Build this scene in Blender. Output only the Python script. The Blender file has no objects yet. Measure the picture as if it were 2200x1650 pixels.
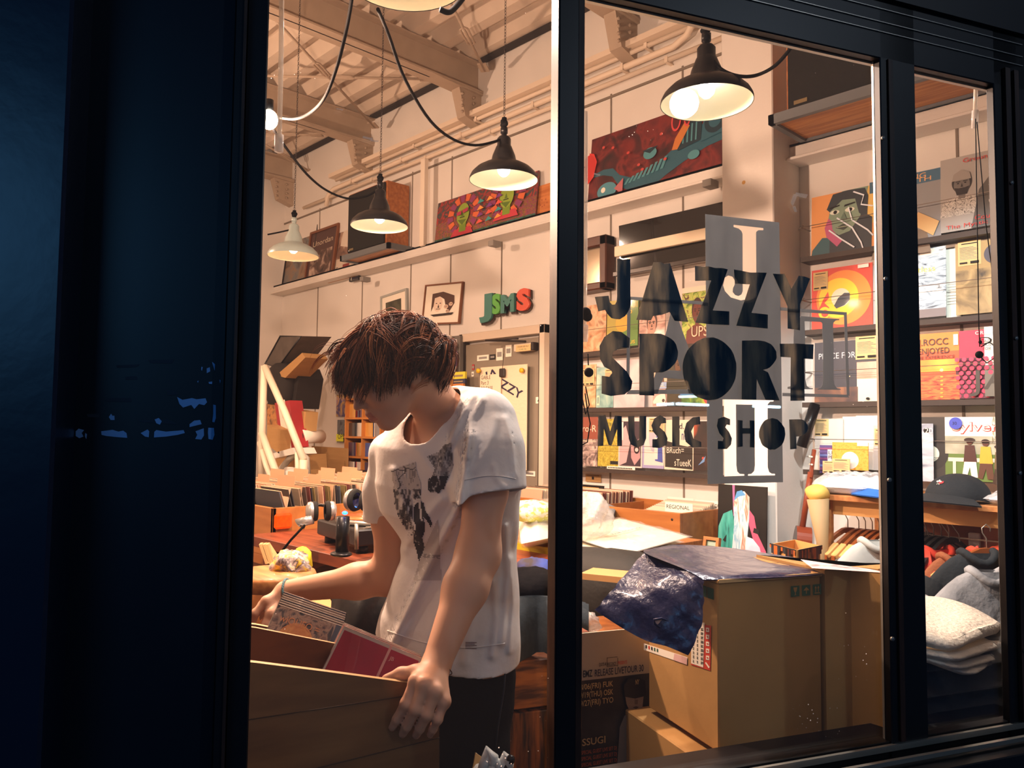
import bpy, math, random
import numpy as np
from mathutils import Vector, Matrix
random.seed(7); rng=np.random.RandomState(5)
SC=bpy.context.scene; COL=SC.collection
# ---------------------------------------------------------------- camera (solved from the vanishing points)
F=1665.;CX,CY=1100.,825.;CAMH=1.42
_up=np.array([280,-28580,1665.]);_up/=np.linalg.norm(_up)
_t=np.array([-1575/F,0,1.]);_t=_t-_up*_t.dot(_up);_t/=np.linalg.norm(_t)
RX=-_t;RZ=_up;RY=np.cross(RZ,RX)
R=np.array([RX,RY,RZ]); C0=np.array([0,0,CAMH])     # world: +X along the record wall, +Y into it, +Z up
cam=bpy.data.cameras.new('camera'); co=bpy.data.objects.new('camera',cam); COL.objects.link(co)
cam.sensor_width=36; cam.lens=36*F/2200; cam.clip_start=.02; cam.clip_end=60
M3=np.array([R[:,0],-R[:,1],-R[:,2]]).T
co.matrix_world=Matrix([[*M3[0],0],[*M3[1],0],[*M3[2],CAMH],[0,0,0,1]])
SC.camera=co
SC.cycles.max_bounces=8; SC.cycles.diffuse_bounces=4; SC.cycles.glossy_bounces=3; SC.cycles.transparent_max_bounces=16
SC.view_settings.view_transform='Standard'; SC.view_settings.look='None'
SC.view_settings.exposure=1.35; SC.view_settings.gamma=1; SC.view_settings.use_curve_mapping=False
# ---------------------------------------------------------------- night sky
wd=bpy.data.worlds.new('night'); SC.world=wd; wd.use_nodes=True
bg=wd.node_tree.nodes['Background']; bg.inputs[0].default_value=(.012,.022,.05,1); bg.inputs[1].default_value=.35
# ---------------------------------------------------------------- geometry helpers
def ray(px,py): return R@np.array([(px-CX)/F,(py-CY)/F,1.])
def wall(px,py,y=4.1):
    r=ray(px,py);return C0+r*(y/r[1])
_w=np.array([(5556-CX)/F,0,1.]);_w=_w-_up*_w.dot(_up);WD=R@(_w/np.linalg.norm(_w));WD[2]=0;WD/=np.linalg.norm(WD)
WN=np.array([-WD[1],WD[0],0.])                       # into the shop, square to the glass
ZZ=np.array([0,0,1.]); XX=np.array([1.,0,0]); YY=np.array([0,1.,0])
def win(px,py,d=1.2):
    r=ray(px,py);return C0+r*(d/(r@WN))
def hor(px,py,z):
    r=ray(px,py);return C0+r*((z-CAMH)/r[2])
def dep(px,py,d): return C0+ray(px,py)*d
def wp(u,d,z): return WD*u+WN*d+ZZ*z                  # point in window coordinates
def nrm(v): v=np.array(v,float); return v/np.linalg.norm(v)
def fr(o,ax,ay,az=None):
    ax=nrm(ax); ay=np.array(ay,float); az=nrm(np.cross(ax,ay)) if az is None else nrm(az); ay=nrm(np.cross(az,ax)) if True else ay
    return (np.array(o,float),ax,ay,az)
WF=lambda x,z,y=4.1: (np.array([x,y,z]),XX,ZZ,-YY)    # frame on the record wall
GF=lambda u,z,d=1.2: (wp(u,d,z),WD,ZZ,-WN)            # frame on the glass
ID=(np.zeros(3),XX,YY,ZZ)
def fz(o,ang): a=math.radians(ang); return (np.array(o,float),np.array([math.cos(a),math.sin(a),0]),np.array([-math.sin(a),math.cos(a),0]),ZZ)
class MB:
    def __init__(s): s.v=[];s.f=[];s.m=[];s.s=[];s.mats=[]
    def mi(s,m):
        if m not in s.mats: s.mats.append(m)
        return s.mats.index(m)
    def add(s,vs,fs,m,smooth=False,f=None):
        b=len(s.v); vs=np.asarray(vs,float)
        if f is not None: vs=f[0]+vs[:,:1]*f[1]+vs[:,1:2]*f[2]+vs[:,2:3]*f[3]
        s.v.extend(map(tuple,vs)); k=s.mi(m)
        for q in fs: s.f.append(tuple(b+i for i in q)); s.m.append(k); s.s.append(smooth)
        return s
    def box(s,x0,x1,y0,y1,z0,z1,m,f=None,b=0):
        if b<=0:
            v=[(x,y,z) for x in (x0,x1) for y in (y0,y1) for z in (z0,z1)]
            return s.add(v,[(0,1,3,2),(4,6,7,5),(0,4,5,1),(2,3,7,6),(0,2,6,4),(1,5,7,3)],m,False,f)
        b=min(b,abs(x1-x0)/2.01,abs(y1-y0)/2.01,abs(z1-z0)/2.01)
        cs=[];fs=[];idx={}
        for i,x in enumerate((x0,x1)):
            for j,y in enumerate((y0,y1)):
                for k,z in enumerate((z0,z1)):
                    sx,sy,sz=(1-2*i),(1-2*j),(1-2*k)
                    for a,p in enumerate([(x,y+sy*b,z+sz*b),(x+sx*b,y,z+sz*b),(x+sx*b,y+sy*b,z)]): idx[(i,j,k,a)]=len(cs);cs.append(p)
        for i in (0,1): q=[idx[(i,0,0,0)],idx[(i,1,0,0)],idx[(i,1,1,0)],idx[(i,0,1,0)]];fs.append(q)
        for j in (0,1): q=[idx[(0,j,0,1)],idx[(1,j,0,1)],idx[(1,j,1,1)],idx[(0,j,1,1)]];fs.append(q)
        for k in (0,1): q=[idx[(0,0,k,2)],idx[(1,0,k,2)],idx[(1,1,k,2)],idx[(0,1,k,2)]];fs.append(q)
        for i in (0,1):
            for j in (0,1): fs.append([idx[(i,j,0,0)],idx[(i,j,1,0)],idx[(i,j,1,1)],idx[(i,j,0,1)]])
            for k in (0,1): fs.append([idx[(i,0,k,0)],idx[(i,1,k,0)],idx[(i,1,k,2)],idx[(i,0,k,2)]])
        for j in (0,1):
            for k in (0,1): fs.append([idx[(0,j,k,1)],idx[(1,j,k,1)],idx[(1,j,k,2)],idx[(0,j,k,2)]])
        for i in (0,1):
            for j in (0,1):
                for k in (0,1): fs.append([idx[(i,j,k,0)],idx[(i,j,k,1)],idx[(i,j,k,2)]])
        return s.add(cs,fs,m,False,f)
    def prism(s,poly,z0,z1,m,f=None,side=None,caps=2):
        n=len(poly); v=[(p[0],p[1],z0) for p in poly]+[(p[0],p[1],z1) for p in poly]
        fs=[tuple(range(n,2*n))]
        if caps==2: fs.append(tuple(range(n-1,-1,-1)))
        s.add(v,fs,m,False,f); s.add(v,[(i,(i+1)%n,n+(i+1)%n,n+i) for i in range(n)],side or m,False,f); return s
    def poly(s,pts,z,m,f): return s.add([(p[0],p[1],z) for p in pts],[tuple(range(len(pts)))],m,False,f)
    def disc(s,cx,cy,r,z,m,f,n=40,ry=None,a0=0,a1=2*math.pi):
        full=abs(a1-a0-2*math.pi)<1e-6
        return s.poly([(cx+r*math.cos(a0+(a1-a0)*i/(n if full else n-1)),cy+(ry or r)*math.sin(a0+(a1-a0)*i/(n if full else n-1))) for i in range(n)],z,m,f)
    def tube(s,pts,r,m,n=8,f=None,closed=False,cap=True):
        P=[np.array(p,float) for p in pts]; N=len(P); rs=r if hasattr(r,'__len__') else [r]*N
        V=[];up=None
        for i in range(N):
            d=(P[(i+1)%N]-P[i-1]) if closed else P[min(i+1,N-1)]-P[max(i-1,0)]
            L=np.linalg.norm(d); d=d/L if L>1e-9 else ZZ
            if up is None: a=ZZ if abs(d[2])<.9 else XX; up=nrm(np.cross(d,a))
            up=up-d*up.dot(d); up=nrm(up); w=np.cross(d,up)
            for k in range(n): a=2*math.pi*k/n; V.append(P[i]+rs[i]*(math.cos(a)*up+math.sin(a)*w))
        fs=[]
        for i in range(N if closed else N-1):
            j=(i+1)%N
            for k in range(n): fs.append((i*n+k,i*n+(k+1)%n,j*n+(k+1)%n,j*n+k))
        if cap and not closed: fs+= [tuple(range(n-1,-1,-1)),tuple((N-1)*n+k for k in range(n))]
        return s.add(V,fs,m,True,f)
    def lathe(s,prof,m,f=None,n=32,mfun=None):
        V=[];N=len(prof)
        for (r,z) in prof:
            for k in range(n): a=2*math.pi*k/n; V.append((r*math.cos(a),r*math.sin(a),z))
        for i in range(N-1):
            s.add(V,[(i*n+k,i*n+(k+1)%n,(i+1)*n+(k+1)%n,(i+1)*n+k) for k in range(n)],(mfun(i) if mfun else m),True,f) if mfun else None
        if not mfun: s.add(V,[(i*n+k,i*n+(k+1)%n,(i+1)*n+(k+1)%n,(i+1)*n+k) for i in range(N-1) for k in range(n)],m,True,f)
        return s
    def grid(s,P,m,smooth=True,f=None,closed_u=False):
        a,b,_=P.shape; fs=[]
        for i in range(a-(0 if closed_u else 1)):
            for j in range(b-1): i2=(i+1)%a; fs.append((i*b+j,i2*b+j,i2*b+j+1,i*b+j+1))
        return s.add(P.reshape(-1,3),fs,m,smooth,f)
    def blob(s,c,r,m,f=None,n=16,k=10,noise=0.,seed=0,pw=1.):
        """closed lumpy ellipsoid, pw<1 gives a boxier pillow"""
        q=np.random.RandomState(seed); ph=q.rand(6)*6.28; V=[]
        def sp(v): return math.copysign(abs(v)**pw,v)
        for i in range(k+1):
            th=math.pi*i/k
            for j in range(n):
                a=2*math.pi*j/n; d=1+noise*(math.sin(3*a+ph[0]+2*th)+math.sin(5*a+ph[1])*math.sin(3*th+ph[2])+.6*math.sin(9*a+7*th+ph[3]))*math.sin(th)
                V.append((c[0]+r[0]*sp(math.sin(th))*sp(math.cos(a))*d,c[1]+r[1]*sp(math.sin(th))*sp(math.sin(a))*d,c[2]+r[2]*sp(math.cos(th))*(1 if noise==0 else d)))
        fs=[(i*n+j,(i+1)*n+j,(i+1)*n+(j+1)%n,i*n+(j+1)%n) for i in range(k) for j in range(n)]
        return s.add(V,fs,m,True,f)
    def text(s,body,h,x,y,z,m,f,width=None,align='LEFT',rot=0,shear=0,font=None,depth=0,bold=0):
        cu=bpy.data.curves.new('t','FONT'); cu.body=body; cu.size=1; cu.align_x=align; cu.shear=shear; cu.resolution_u=3; cu.offset=bold
        if depth: cu.extrude=depth/h
        ob=bpy.data.objects.new('t',cu); dg=bpy.context.evaluated_depsgraph_get()
        COL.objects.link(ob); dg.update(); me=bpy.data.meshes.new_from_object(ob.evaluated_get(dg))
        bpy.data.objects.remove(ob); bpy.data.curves.remove(cu)
        if len(me.vertices)==0: return s
        V=np.array([v.co for v in me.vertices]); fs=[tuple(p.vertices) for p in me.polygons]; bpy.data.meshes.remove(me)
        sx=sy=h/.72
        if width:
            w=V[:,0].max()-V[:,0].min(); sx=width/max(w,1e-6)
            if align=='LEFT': V[:,0]-=V[:,0].min()
        V=V*[sx,sy,sy]; a=math.radians(rot); V=np.stack([x+V[:,0]*math.cos(a)-V[:,1]*math.sin(a),y+V[:,0]*math.sin(a)+V[:,1]*math.cos(a),z+V[:,2]],1)
        return s.add(V,fs,m,False,f)
    def mesh(s,name):
        me=bpy.data.meshes.new(name); me.from_pydata([tuple(map(float,v)) for v in s.v],[],s.f)
        for m in s.mats: me.materials.append(m)
        me.polygons.foreach_set('material_index',s.m); me.polygons.foreach_set('use_smooth',s.s); me.update(); return me
    def obj(s,name,parent=None,label=None,cat=None,group=None,kind=None,origin=None):
        me=s.mesh(name); o=bpy.data.objects.new(name,me); COL.objects.link(o)
        if parent is not None:
            o.parent=parent; o.matrix_parent_inverse=parent.matrix_world.inverted()
        if parent is None:
            V=np.array(s.v); c=(V.min(0)+V.max(0))/2; c[2]=V[:,2].min()
            if origin is not None: c=np.array(origin,float)
            me.transform(Matrix.Translation(-Vector(c))); o.location=Vector(c)
        for k,v in (('label',label),('category',cat),('group',group),('kind',kind)):
            if v: o[k]=v
        return o
def thing(name,label,cat,loc=(0,0,0),group=None,kind=None):
    o=bpy.data.objects.new(name,None); COL.objects.link(o); o.empty_display_size=.05
    o.matrix_world=Matrix.Translation(Vector([float(a) for a in loc]))
    o['label']=label; o['category']=cat
    if group: o['group']=group
    if kind: o['kind']=kind
    return o
def copy_tree(o,label=None,loc=None,rotz=None,group=None):
    r=o.copy(); COL.objects.link(r)
    if loc is not None: r.location=Vector([float(a) for a in loc])
    if rotz is not None: r.rotation_euler=(0,0,rotz)
    if label: r['label']=label
    if group: r['group']=group
    def rec(a,b):
        for ch in a.children:
            c=ch.copy(); COL.objects.link(c); c.parent=b; rec(ch,c)
    rec(o,r); return r
# ---------------------------------------------------------------- materials
_M={}
def srgb(c):
    if isinstance(c,str): c=tuple(int(c[i:i+2],16)/255 for i in (0,2,4))
    return tuple((x/12.92 if x<=.04045 else ((x+.055)/1.055)**2.4) for x in c)+(1,)
def mat(name,col,rough=.6,metal=0,emit=0,ecol=None,alpha=1,trans=0,ior=1.45,noise=0,nscale=8,bump=0,bscale=30,stretch=None,col2=None,sss=0,spec=.5,coat=0,nlo=.35,nhi=.65,ndetail=4,kind='noise',coords='Object',bdist=.002):
    if name in _M: return _M[name]
    m=bpy.data.materials.new(name); m.use_nodes=True; nt=m.node_tree; b=nt.nodes['Principled BSDF']; I=b.inputs
    c=srgb(col); I['Base Color'].default_value=c; I['Roughness'].default_value=rough; I['Metallic'].default_value=metal
    I['IOR'].default_value=ior; I['Specular IOR Level'].default_value=spec
    if trans: I['Transmission Weight'].default_value=trans
    if coat: I['Coat Weight'].default_value=coat; I['Coat Roughness'].default_value=.08
    if alpha<1: I['Alpha'].default_value=alpha
    if sss: I['Subsurface Weight'].default_value=sss; I['Subsurface Radius'].default_value=(.9,.35,.2); I['Subsurface Scale'].default_value=.012
    if emit: I['Emission Color'].default_value=srgb(ecol or col); I['Emission Strength'].default_value=emit
    if noise or col2 or bump:
        tc=nt.nodes.new('ShaderNodeTexCoord'); mp=nt.nodes.new('ShaderNodeMapping'); nt.links.new(tc.outputs[coords],mp.inputs[0])
        if stretch: mp.inputs['Scale'].default_value=stretch
    if noise or col2:
        if kind=='wave':
            n=nt.nodes.new('ShaderNodeTexWave'); n.inputs['Scale'].default_value=nscale; n.inputs['Distortion'].default_value=6; n.inputs['Detail'].default_value=3; n.inputs['Detail Scale'].default_value=1.2
        elif kind=='voronoi':
            n=nt.nodes.new('ShaderNodeTexVoronoi'); n.inputs['Scale'].default_value=nscale
        else:
            n=nt.nodes.new('ShaderNodeTexNoise'); n.inputs['Scale'].default_value=nscale; n.inputs['Detail'].default_value=ndetail
        nt.links.new(mp.outputs[0],n.inputs['Vector'])
        cr=nt.nodes.new('ShaderNodeValToRGB'); e=cr.color_ramp.elements
        e[0].position=nlo; e[1].position=nhi
        d=srgb(col2) if col2 else tuple(x*(1-noise) for x in c[:3])+(1,)
        e[0].color=d; e[1].color=c; 
        nt.links.new(n.outputs[0],cr.inputs[0]); nt.links.new(cr.outputs[0],I['Base Color'])
    if bump:
        nb=nt.nodes.new('ShaderNodeTexNoise'); nb.inputs['Scale'].default_value=bscale; nb.inputs['Detail'].default_value=5
        nt.links.new(mp.outputs[0],nb.inputs['Vector']); bp=nt.nodes.new('ShaderNodeBump'); bp.inputs['Strength'].default_value=bump; bp.inputs['Distance'].default_value=bdist*10
        nt.links.new(nb.outputs[0],bp.inputs['Height']); nt.links.new(bp.outputs[0],I['Normal'])
    _M[name]=m; return m
def photo(name,cols,scale=9,detail=6,rough=.5,stretch=None,coat=0,distort=.6,tr=None):
    """a printed photograph or painting: blotches stepping through a list of inks"""
    if name in _M: return _M[name]
    m=bpy.data.materials.new(name); m.use_nodes=True; nt=m.node_tree; b=nt.nodes['Principled BSDF']; b.inputs['Roughness'].default_value=rough
    if coat: b.inputs['Coat Weight'].default_value=coat; b.inputs['Coat Roughness'].default_value=.1
    tc=nt.nodes.new('ShaderNodeTexCoord'); mp=nt.nodes.new('ShaderNodeMapping'); nt.links.new(tc.outputs['Object'],mp.inputs[0])
    if stretch: mp.inputs['Scale'].default_value=stretch
    n=nt.nodes.new('ShaderNodeTexNoise'); n.inputs['Scale'].default_value=scale; n.inputs['Detail'].default_value=detail; n.inputs['Distortion'].default_value=distort
    nt.links.new(mp.outputs[0],n.inputs['Vector']); cr=nt.nodes.new('ShaderNodeValToRGB'); e=cr.color_ramp.elements
    k=len(cols); lo,hi=.3,.7
    e[0].position=lo; e[0].color=srgb(cols[0]); e[1].position=hi; e[1].color=srgb(cols[-1])
    for i in range(1,k-1):
        q=e.new(lo+(hi-lo)*i/(k-1)); q.color=srgb(cols[i])
    nt.links.new(n.outputs[0],cr.inputs[0]); nt.links.new(cr.outputs[0],b.inputs['Base Color']); _M[name]=m; return m
def glassmat(name,dust=0.,tint=(1,1,1),refl=1.0,grime=0):
    if name in _M: return _M[name]
    m=bpy.data.materials.new(name); m.use_nodes=True; nt=m.node_tree; nt.nodes.clear(); L=nt.links.new
    out=nt.nodes.new('ShaderNodeOutputMaterial'); tr=nt.nodes.new('ShaderNodeBsdfTransparent'); tr.inputs[0].default_value=(*tint,1)
    gl=nt.nodes.new('ShaderNodeBsdfGlossy'); gl.inputs['Roughness'].default_value=.0; fn=nt.nodes.new('ShaderNodeFresnel'); ge=nt.nodes.new('ShaderNodeNewGeometry'); io=nt.nodes.new('ShaderNodeMath'); io.operation='MULTIPLY_ADD'; io.inputs[1].default_value=-.76; io.inputs[2].default_value=1.45; L(ge.outputs['Backfacing'],io.inputs[0]); L(io.outputs[0],fn.inputs[0])
    mu=nt.nodes.new('ShaderNodeMath'); mu.operation='MULTIPLY'; mu.inputs[1].default_value=refl; L(fn.outputs[0],mu.inputs[0])
    mx=nt.nodes.new('ShaderNodeMixShader'); L(mu.outputs[0],mx.inputs[0]); L(tr.outputs[0],mx.inputs[1]); L(gl.outputs[0],mx.inputs[2]); last=mx
    if dust:
        tc=nt.nodes.new('ShaderNodeTexCoord')
        vo=nt.nodes.new('ShaderNodeTexVoronoi'); vo.inputs['Scale'].default_value=95; L(tc.outputs['Object'],vo.inputs['Vector'])
        no=nt.nodes.new('ShaderNodeTexNoise'); no.inputs['Scale'].default_value=6; no.inputs['Detail'].default_value=3; L(tc.outputs['Object'],no.inputs['Vector'])
        a=nt.nodes.new('ShaderNodeMath'); a.operation='MULTIPLY_ADD'; a.inputs[1].default_value=1.0; a.inputs[2].default_value=-.60; L(no.outputs[0],a.inputs[0])
        lt=nt.nodes.new('ShaderNodeMath'); lt.operation='LESS_THAN'; L(vo.outputs['Distance'],lt.inputs[0]); L(a.outputs[0],lt.inputs[1])
        no2=nt.nodes.new('ShaderNodeTexNoise'); no2.inputs['Scale'].default_value=2.2; L(tc.outputs['Object'],no2.inputs['Vector'])
        m2=nt.nodes.new('ShaderNodeMath'); m2.operation='MULTIPLY'; m2.inputs[1].default_value=dust; L(lt.outputs[0],m2.inputs[0])
        df=nt.nodes.new('ShaderNodeBsdfTranslucent'); df.inputs[0].default_value=(.9,.88,.84,1); d2=nt.nodes.new('ShaderNodeBsdfDiffuse'); d2.inputs[0].default_value=(.8,.8,.8,1)
        mm=nt.nodes.new('ShaderNodeMixShader'); mm.inputs[0].default_value=.3; L(df.outputs[0],mm.inputs[1]); L(d2.outputs[0],mm.inputs[2])
        ad=nt.nodes.new('ShaderNodeMath'); ad.operation='ADD'; ad.inputs[1].default_value=grime; L(m2.outputs[0],ad.inputs[0])
        m3=nt.nodes.new('ShaderNodeMixShader'); L(ad.outputs[0],m3.inputs[0]); L(last.outputs[0],m3.inputs[1]); L(mm.outputs[0],m3.inputs[2]); last=m3
    L(last.outputs[0],out.inputs[0]); _M[name]=m; return m
def light(kind,name,loc,energy,col=(1,.8,.6),size=.05,rot=None,spot=None,blend=.5):
    l=bpy.data.lights.new(name,kind); l.energy=energy; l.color=col
    if kind=='AREA': l.size=size
    else: l.shadow_soft_size=size
    if kind=='SPOT': l.spot_size=spot; l.spot_blend=blend
    o=bpy.data.objects.new(name,l); COL.objects.link(o); o.location=Vector([float(a) for a in loc])
    if rot is not None: o.rotation_euler=Vector([float(a) for a in rot]).to_track_quat('-Z','Y').to_euler()
    return o
# ================================================================ street side light (blue area light added off to the left, its source unseen)
light('AREA','blue_fill',wp(-.75,-.6,2.0),2.0,(.12,.40,.80),.6,rot=(WN+WD*.1-ZZ*.1))
# ================================================================ THE SETTING
M_wall=mat('wall_paint','e4dfd8',.75,noise=.06,nscale=3,bump=.05,bscale=60)
M_deck=mat('deck_steel','d8c8b6',.6,noise=.12,nscale=5)
M_beam=mat('beam_paint','b3a08c',.65,noise=.10,nscale=6)
M_seam=mat('seam_dark','7f7468',.9)
M_floor=mat('floor_boards','5b3d26',.5,col2='3a2516',nscale=3,stretch=(1,8,1))
M_dark=mat('frame_black','120f12',.4,noise=.3,nscale=20)
M_brown=mat('frame_brown','4a2a1b',.5,col2='2c1710',nscale=9,stretch=(6,6,1))
M_navy=mat('outer_panel','0c1a2e',.32,noise=.25,nscale=3,bump=.03,bscale=25)
M_alu=mat('aluminium','b8b2a6',.35,metal=.8)
M_wood=mat('pine','c98a4e',.5,col2='a8693a',nscale=4,stretch=(1,14,14),coat=.1)
M_glass=glassmat('window_glass',.85,(.97,.98,.98),1.1,grime=.003)
YW=4.1; XL=-8.12; ZC=4.44
def xfront(y): return WD[0]*((y-WN[1]*1.2)/WD[1])+WN[0]*1.2
b=MB().box(XL-.1,.55,YW,YW+.12,0,4.75,M_wall)
for x in (-7.33,-6.47,-5.67,-5.10,-4.46,-3.355,-2.77,-1.2,-.3): b.box(x-.006,x+.006,YW-.004,YW,0,3.75,M_seam)
b.box(XL,.5,YW-.012,YW,3.72,3.735,M_seam)
b.obj('wall_back',kind='structure')
MB().box(XL-.12,XL,-3.3,YW,0,4.75,M_wall).obj('wall_left',kind='structure')
MB().box(XL,-2.5,-3.4,-3.28,0,4.75,M_wall).obj('wall_rear',kind='structure')
MB().prism([(XL,-3.28),(xfront(-3.28),-3.28),(xfront(4.1),4.1),(XL,4.1)],-.08,0,M_floor).obj('floor',kind='structure')
# corrugated steel deck: ribs run along X, trapezoid section in Y
b=MB(); y=-3.3; prof=[]
while y<4.1: prof+=[(y,ZC),(y+.09,ZC),(y+.13,ZC+.12),(y+.25,ZC+.12),(y+.29,ZC)]; y+=.29
P=np.zeros((len(prof),2,3))
for i,(yy,zz) in enumerate(prof): P[i,0]=(XL,yy,zz); P[i,1]=(xfront(min(yy,4.1))+.05,yy,zz)
b.grid(P,M_deck,False); b.box(XL,.5,-3.3,4.1,ZC+.3,ZC+.34,M_deck); b.obj('ceiling',kind='structure')
def beam(x,y0=-3.2):
    b=MB(); z0=4.18; z1=ZC-.01
    y0=max(y0,(x+1.104)/.391*.92+.6) if x>-1.1 else y0
    b.box(x-.075,x+.075,y0,4.1,z0,z0+.014,M_beam); b.box(x-.075,x+.075,y0,4.1,z1-.014,z1,M_beam); b.box(x-.006,x+.006,y0,4.1,z0,z1,M_beam)
    b.prism([(4.1,3.9),(3.93,3.95),(3.86,z0),(4.1,z0)],-.05,.05,M_beam,(np.array([x,0,0]),YY,ZZ,XX))
    b.prism([(4.1,z0-.02),(3.6,z0),(3.6,z0+.01),(4.1,z0+.01)],-.07,.07,M_beam,(np.array([x,0,0]),YY,ZZ,XX))
    for k in range(4):
        for s in (-1,1): b.tube([(x+.051,3.95+.06*s,3.97+.05*k),(x+.066,3.95+.06*s,3.97+.05*k)],.013,M_beam,6)
    return b
for x in (-7.98,-6.38,-4.78,-3.18,-1.58): beam(x).obj('ceiling_beam',kind='structure')
# tie rods with turnbuckles between beams, and dark slots along the eaves
def rod(p,q):
    b=MB(); p=np.array(p);q=np.array(q); d=nrm(q-p); L=np.linalg.norm(q-p); b.tube([p,q],.011,M_beam,8)
    m=p+(q-p)*.45; s=nrm(np.cross(d,ZZ)); b.tube([m-d*.12,m-d*.09+s*.028,m+d*.09+s*.028,m+d*.12],.008,M_beam,6); b.tube([m-d*.12,m-d*.09-s*.028,m+d*.09-s*.028,m+d*.12],.008,M_beam,6)
    b.box(-.06,.06,-.035,.035,-.006,.006,M_beam,(q-d*.05,d,s,np.cross(d,s))); return b
for (x0,y0,x1,y1) in ((560,8,806,274),(968,6,1042,152),(570,163,930,170),(560,305,672,372),(560,288,690,290)):
    rod(hor(x0,y0,4.26),hor(x1,y1,4.22)).obj('tie_rod',kind='structure')
b=MB()
M_slot=mat('slot_dark','2c2420',.9)
for x0,x1 in ((-4.68,-3.3),(-6.28,-4.9),(-7.88,-6.5),(-3.08,-1.7)): b.box(x0,x1,4.02,4.09,4.42,4.435,M_slot)
b.obj('trim_1',kind='structure')
# pillar on the record wall
b=MB().box(-2.31,-2.0,3.8,YW,0,4.4,M_wall,b=.006); M_knot=mat('amber_plug','c89a50',.5)
q=wall(1598,392,3.8); b.disc(q[0],q[2],.011,.001,M_knot,(np.array([0,3.8,0]),XX,ZZ,-YY),16); b.obj('wall_pillar',kind='structure')
# long steel ledge running the wall
b=MB()
for x0,x1 in ((XL,-2.31),(-2.0,.4)):
    b.box(x0,x1,3.985,YW,2.985,3.0,M_wall); b.box(x0,x1,3.985,3.995,2.93,3.0,M_wall); b.box(x0,x1,3.985,YW,2.915,2.93,M_wall); b.box(x0,x1,3.94,YW,2.9,2.915,M_wall,b=.003)
b.obj('trim_2',kind='structure')
# service pipes under the eaves
pm=mat('pipe_paint','e3d3bf',.55)
for (y,z,r,x0,x1,l) in ((4.05,3.80,.017,-7.6,-2.35,'lowest'),(4.04,3.865,.022,-7.1,-2.6,'middle'),(4.03,3.94,.016,-6.9,-2.35,'topmost')):
    b=MB(); pts=[(x0,y,z),(x1,y,z)]
    if l=='middle': pts=[(x0,y,z-.15),(x0+.04,y,z-.04),(x0+.14,y,z),(x1-.2,y,z),(x1-.08,y-.02,z+.03),(x1,y-.05,z+.1),(x1,y-.05,z+.4)]
    b.tube(pts,r,pm,10)
    for x in np.arange(x0+.5,x1-.2,.85): b.box(x-.012,x+.012,y-r-.004,YW,z-r-.005,z-r+.001,pm); b.box(x-.012,x+.012,y-r-.004,y-r,z-r,z+r,pm)
    b.obj('conduit_pipe',label='cream painted conduit pipe under the eaves, '+l+' of the three',cat='pipe',group='conduit pipes along the wall')
b=MB().box(-6.95,-2.35,3.97,4.0,3.985,4.0,pm); b.box(-6.95,-2.35,3.97,YW,3.96,3.985,pm); b.obj('trim_3',kind='structure')
# ---------------- shop front
def fbox(b,u0,u1,d0,d1,z0,z1,m,bv=.002): return b.box(u0,u1,d0,d1,z0,z1,m,(np.zeros(3),WD,WN,ZZ),b=bv)
ZS,ZT=.838,2.162
b=MB(); fbox(b,-4,4,1.14,1.26,ZT+.12,4.75,M_dark,0); fbox(b,-4,-.1,1.22,1.30,0,ZT+.12,M_dark,0); fbox(b,-.1,4,1.14,1.26,0,ZS-.05,M_dark,0); fbox(b,1.66,4,1.16,1.26,ZS-.06,ZT+.11,M_dark,0)
b.obj('wall_front',kind='structure')
def pxu(px,d,py=825): return float(win(px,py,d)@WD)
# posts
fb=MB(); uA0,uA1=pxu(480,1.14),.046
fbox(fb,uA0,uA1-.03,1.13,1.26,0,2.3,M_dark); fbox(fb,uA1-.03,uA1,1.15,1.178,0,2.3,M_dark); fbox(fb,uA0+.012,uA0+.016,1.127,1.14,0,2.3,M_brown,0)
fb.obj('trim_4',kind='structure')
fb=MB(); um0,um1=pxu(1197,1.15),pxu(1254,1.15)
fbox(fb,um0,um1,1.15,1.18,0,2.3,M_dark); fbox(fb,um0-.0015,um0,1.1505,1.18,0,2.3,M_brown,0); fbox(fb,um1-.012,um1-.002,1.1495,1.1505,0,2.3,M_brown,0)
fb.obj('trim_5',kind='structure')
fb=MB(); ur0,ur1=pxu(1903,1.15),pxu(1980,1.15)
fbox(fb,ur0,ur1,1.15,1.170,0,2.3,M_dark); fbox(fb,ur0-.001,ur0,1.166,1.171,ZS,ZT,M_alu,0); fbox(fb,ur0+.018,ur0+.03,1.146,1.15,ZS,ZT,M_brown,0)
for z in (1.03,1.33,1.72,2.0): fb.tube([wp(ur0+.003,1.15,z),wp(ur0+.003,1.146,z)],.004,M_alu,10)
fb.obj('trim_6',kind='structure')
fb=MB(); uq0=pxu(2152,1.15)
fbox(fb,uq0,1.70,1.15,1.168,0,2.31,M_dark); fbox(fb,uq0+.005,1.70,1.168,1.172,0,2.31,M_dark); fbox(fb,uq0+.026,uq0+.04,1.142,1.15,ZS,2.2,M_brown,0); fbox(fb,uq0+.055,uq0+.068,1.144,1.15,ZS,2.2,M_brown,0)
for z in (.98,1.34,1.62,1.95): fb.tube([wp(uq0+.033,1.142,z),wp(uq0+.033,1.138,z)],.004,M_alu,10)
fb.obj('trim_7',kind='structure')
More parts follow.
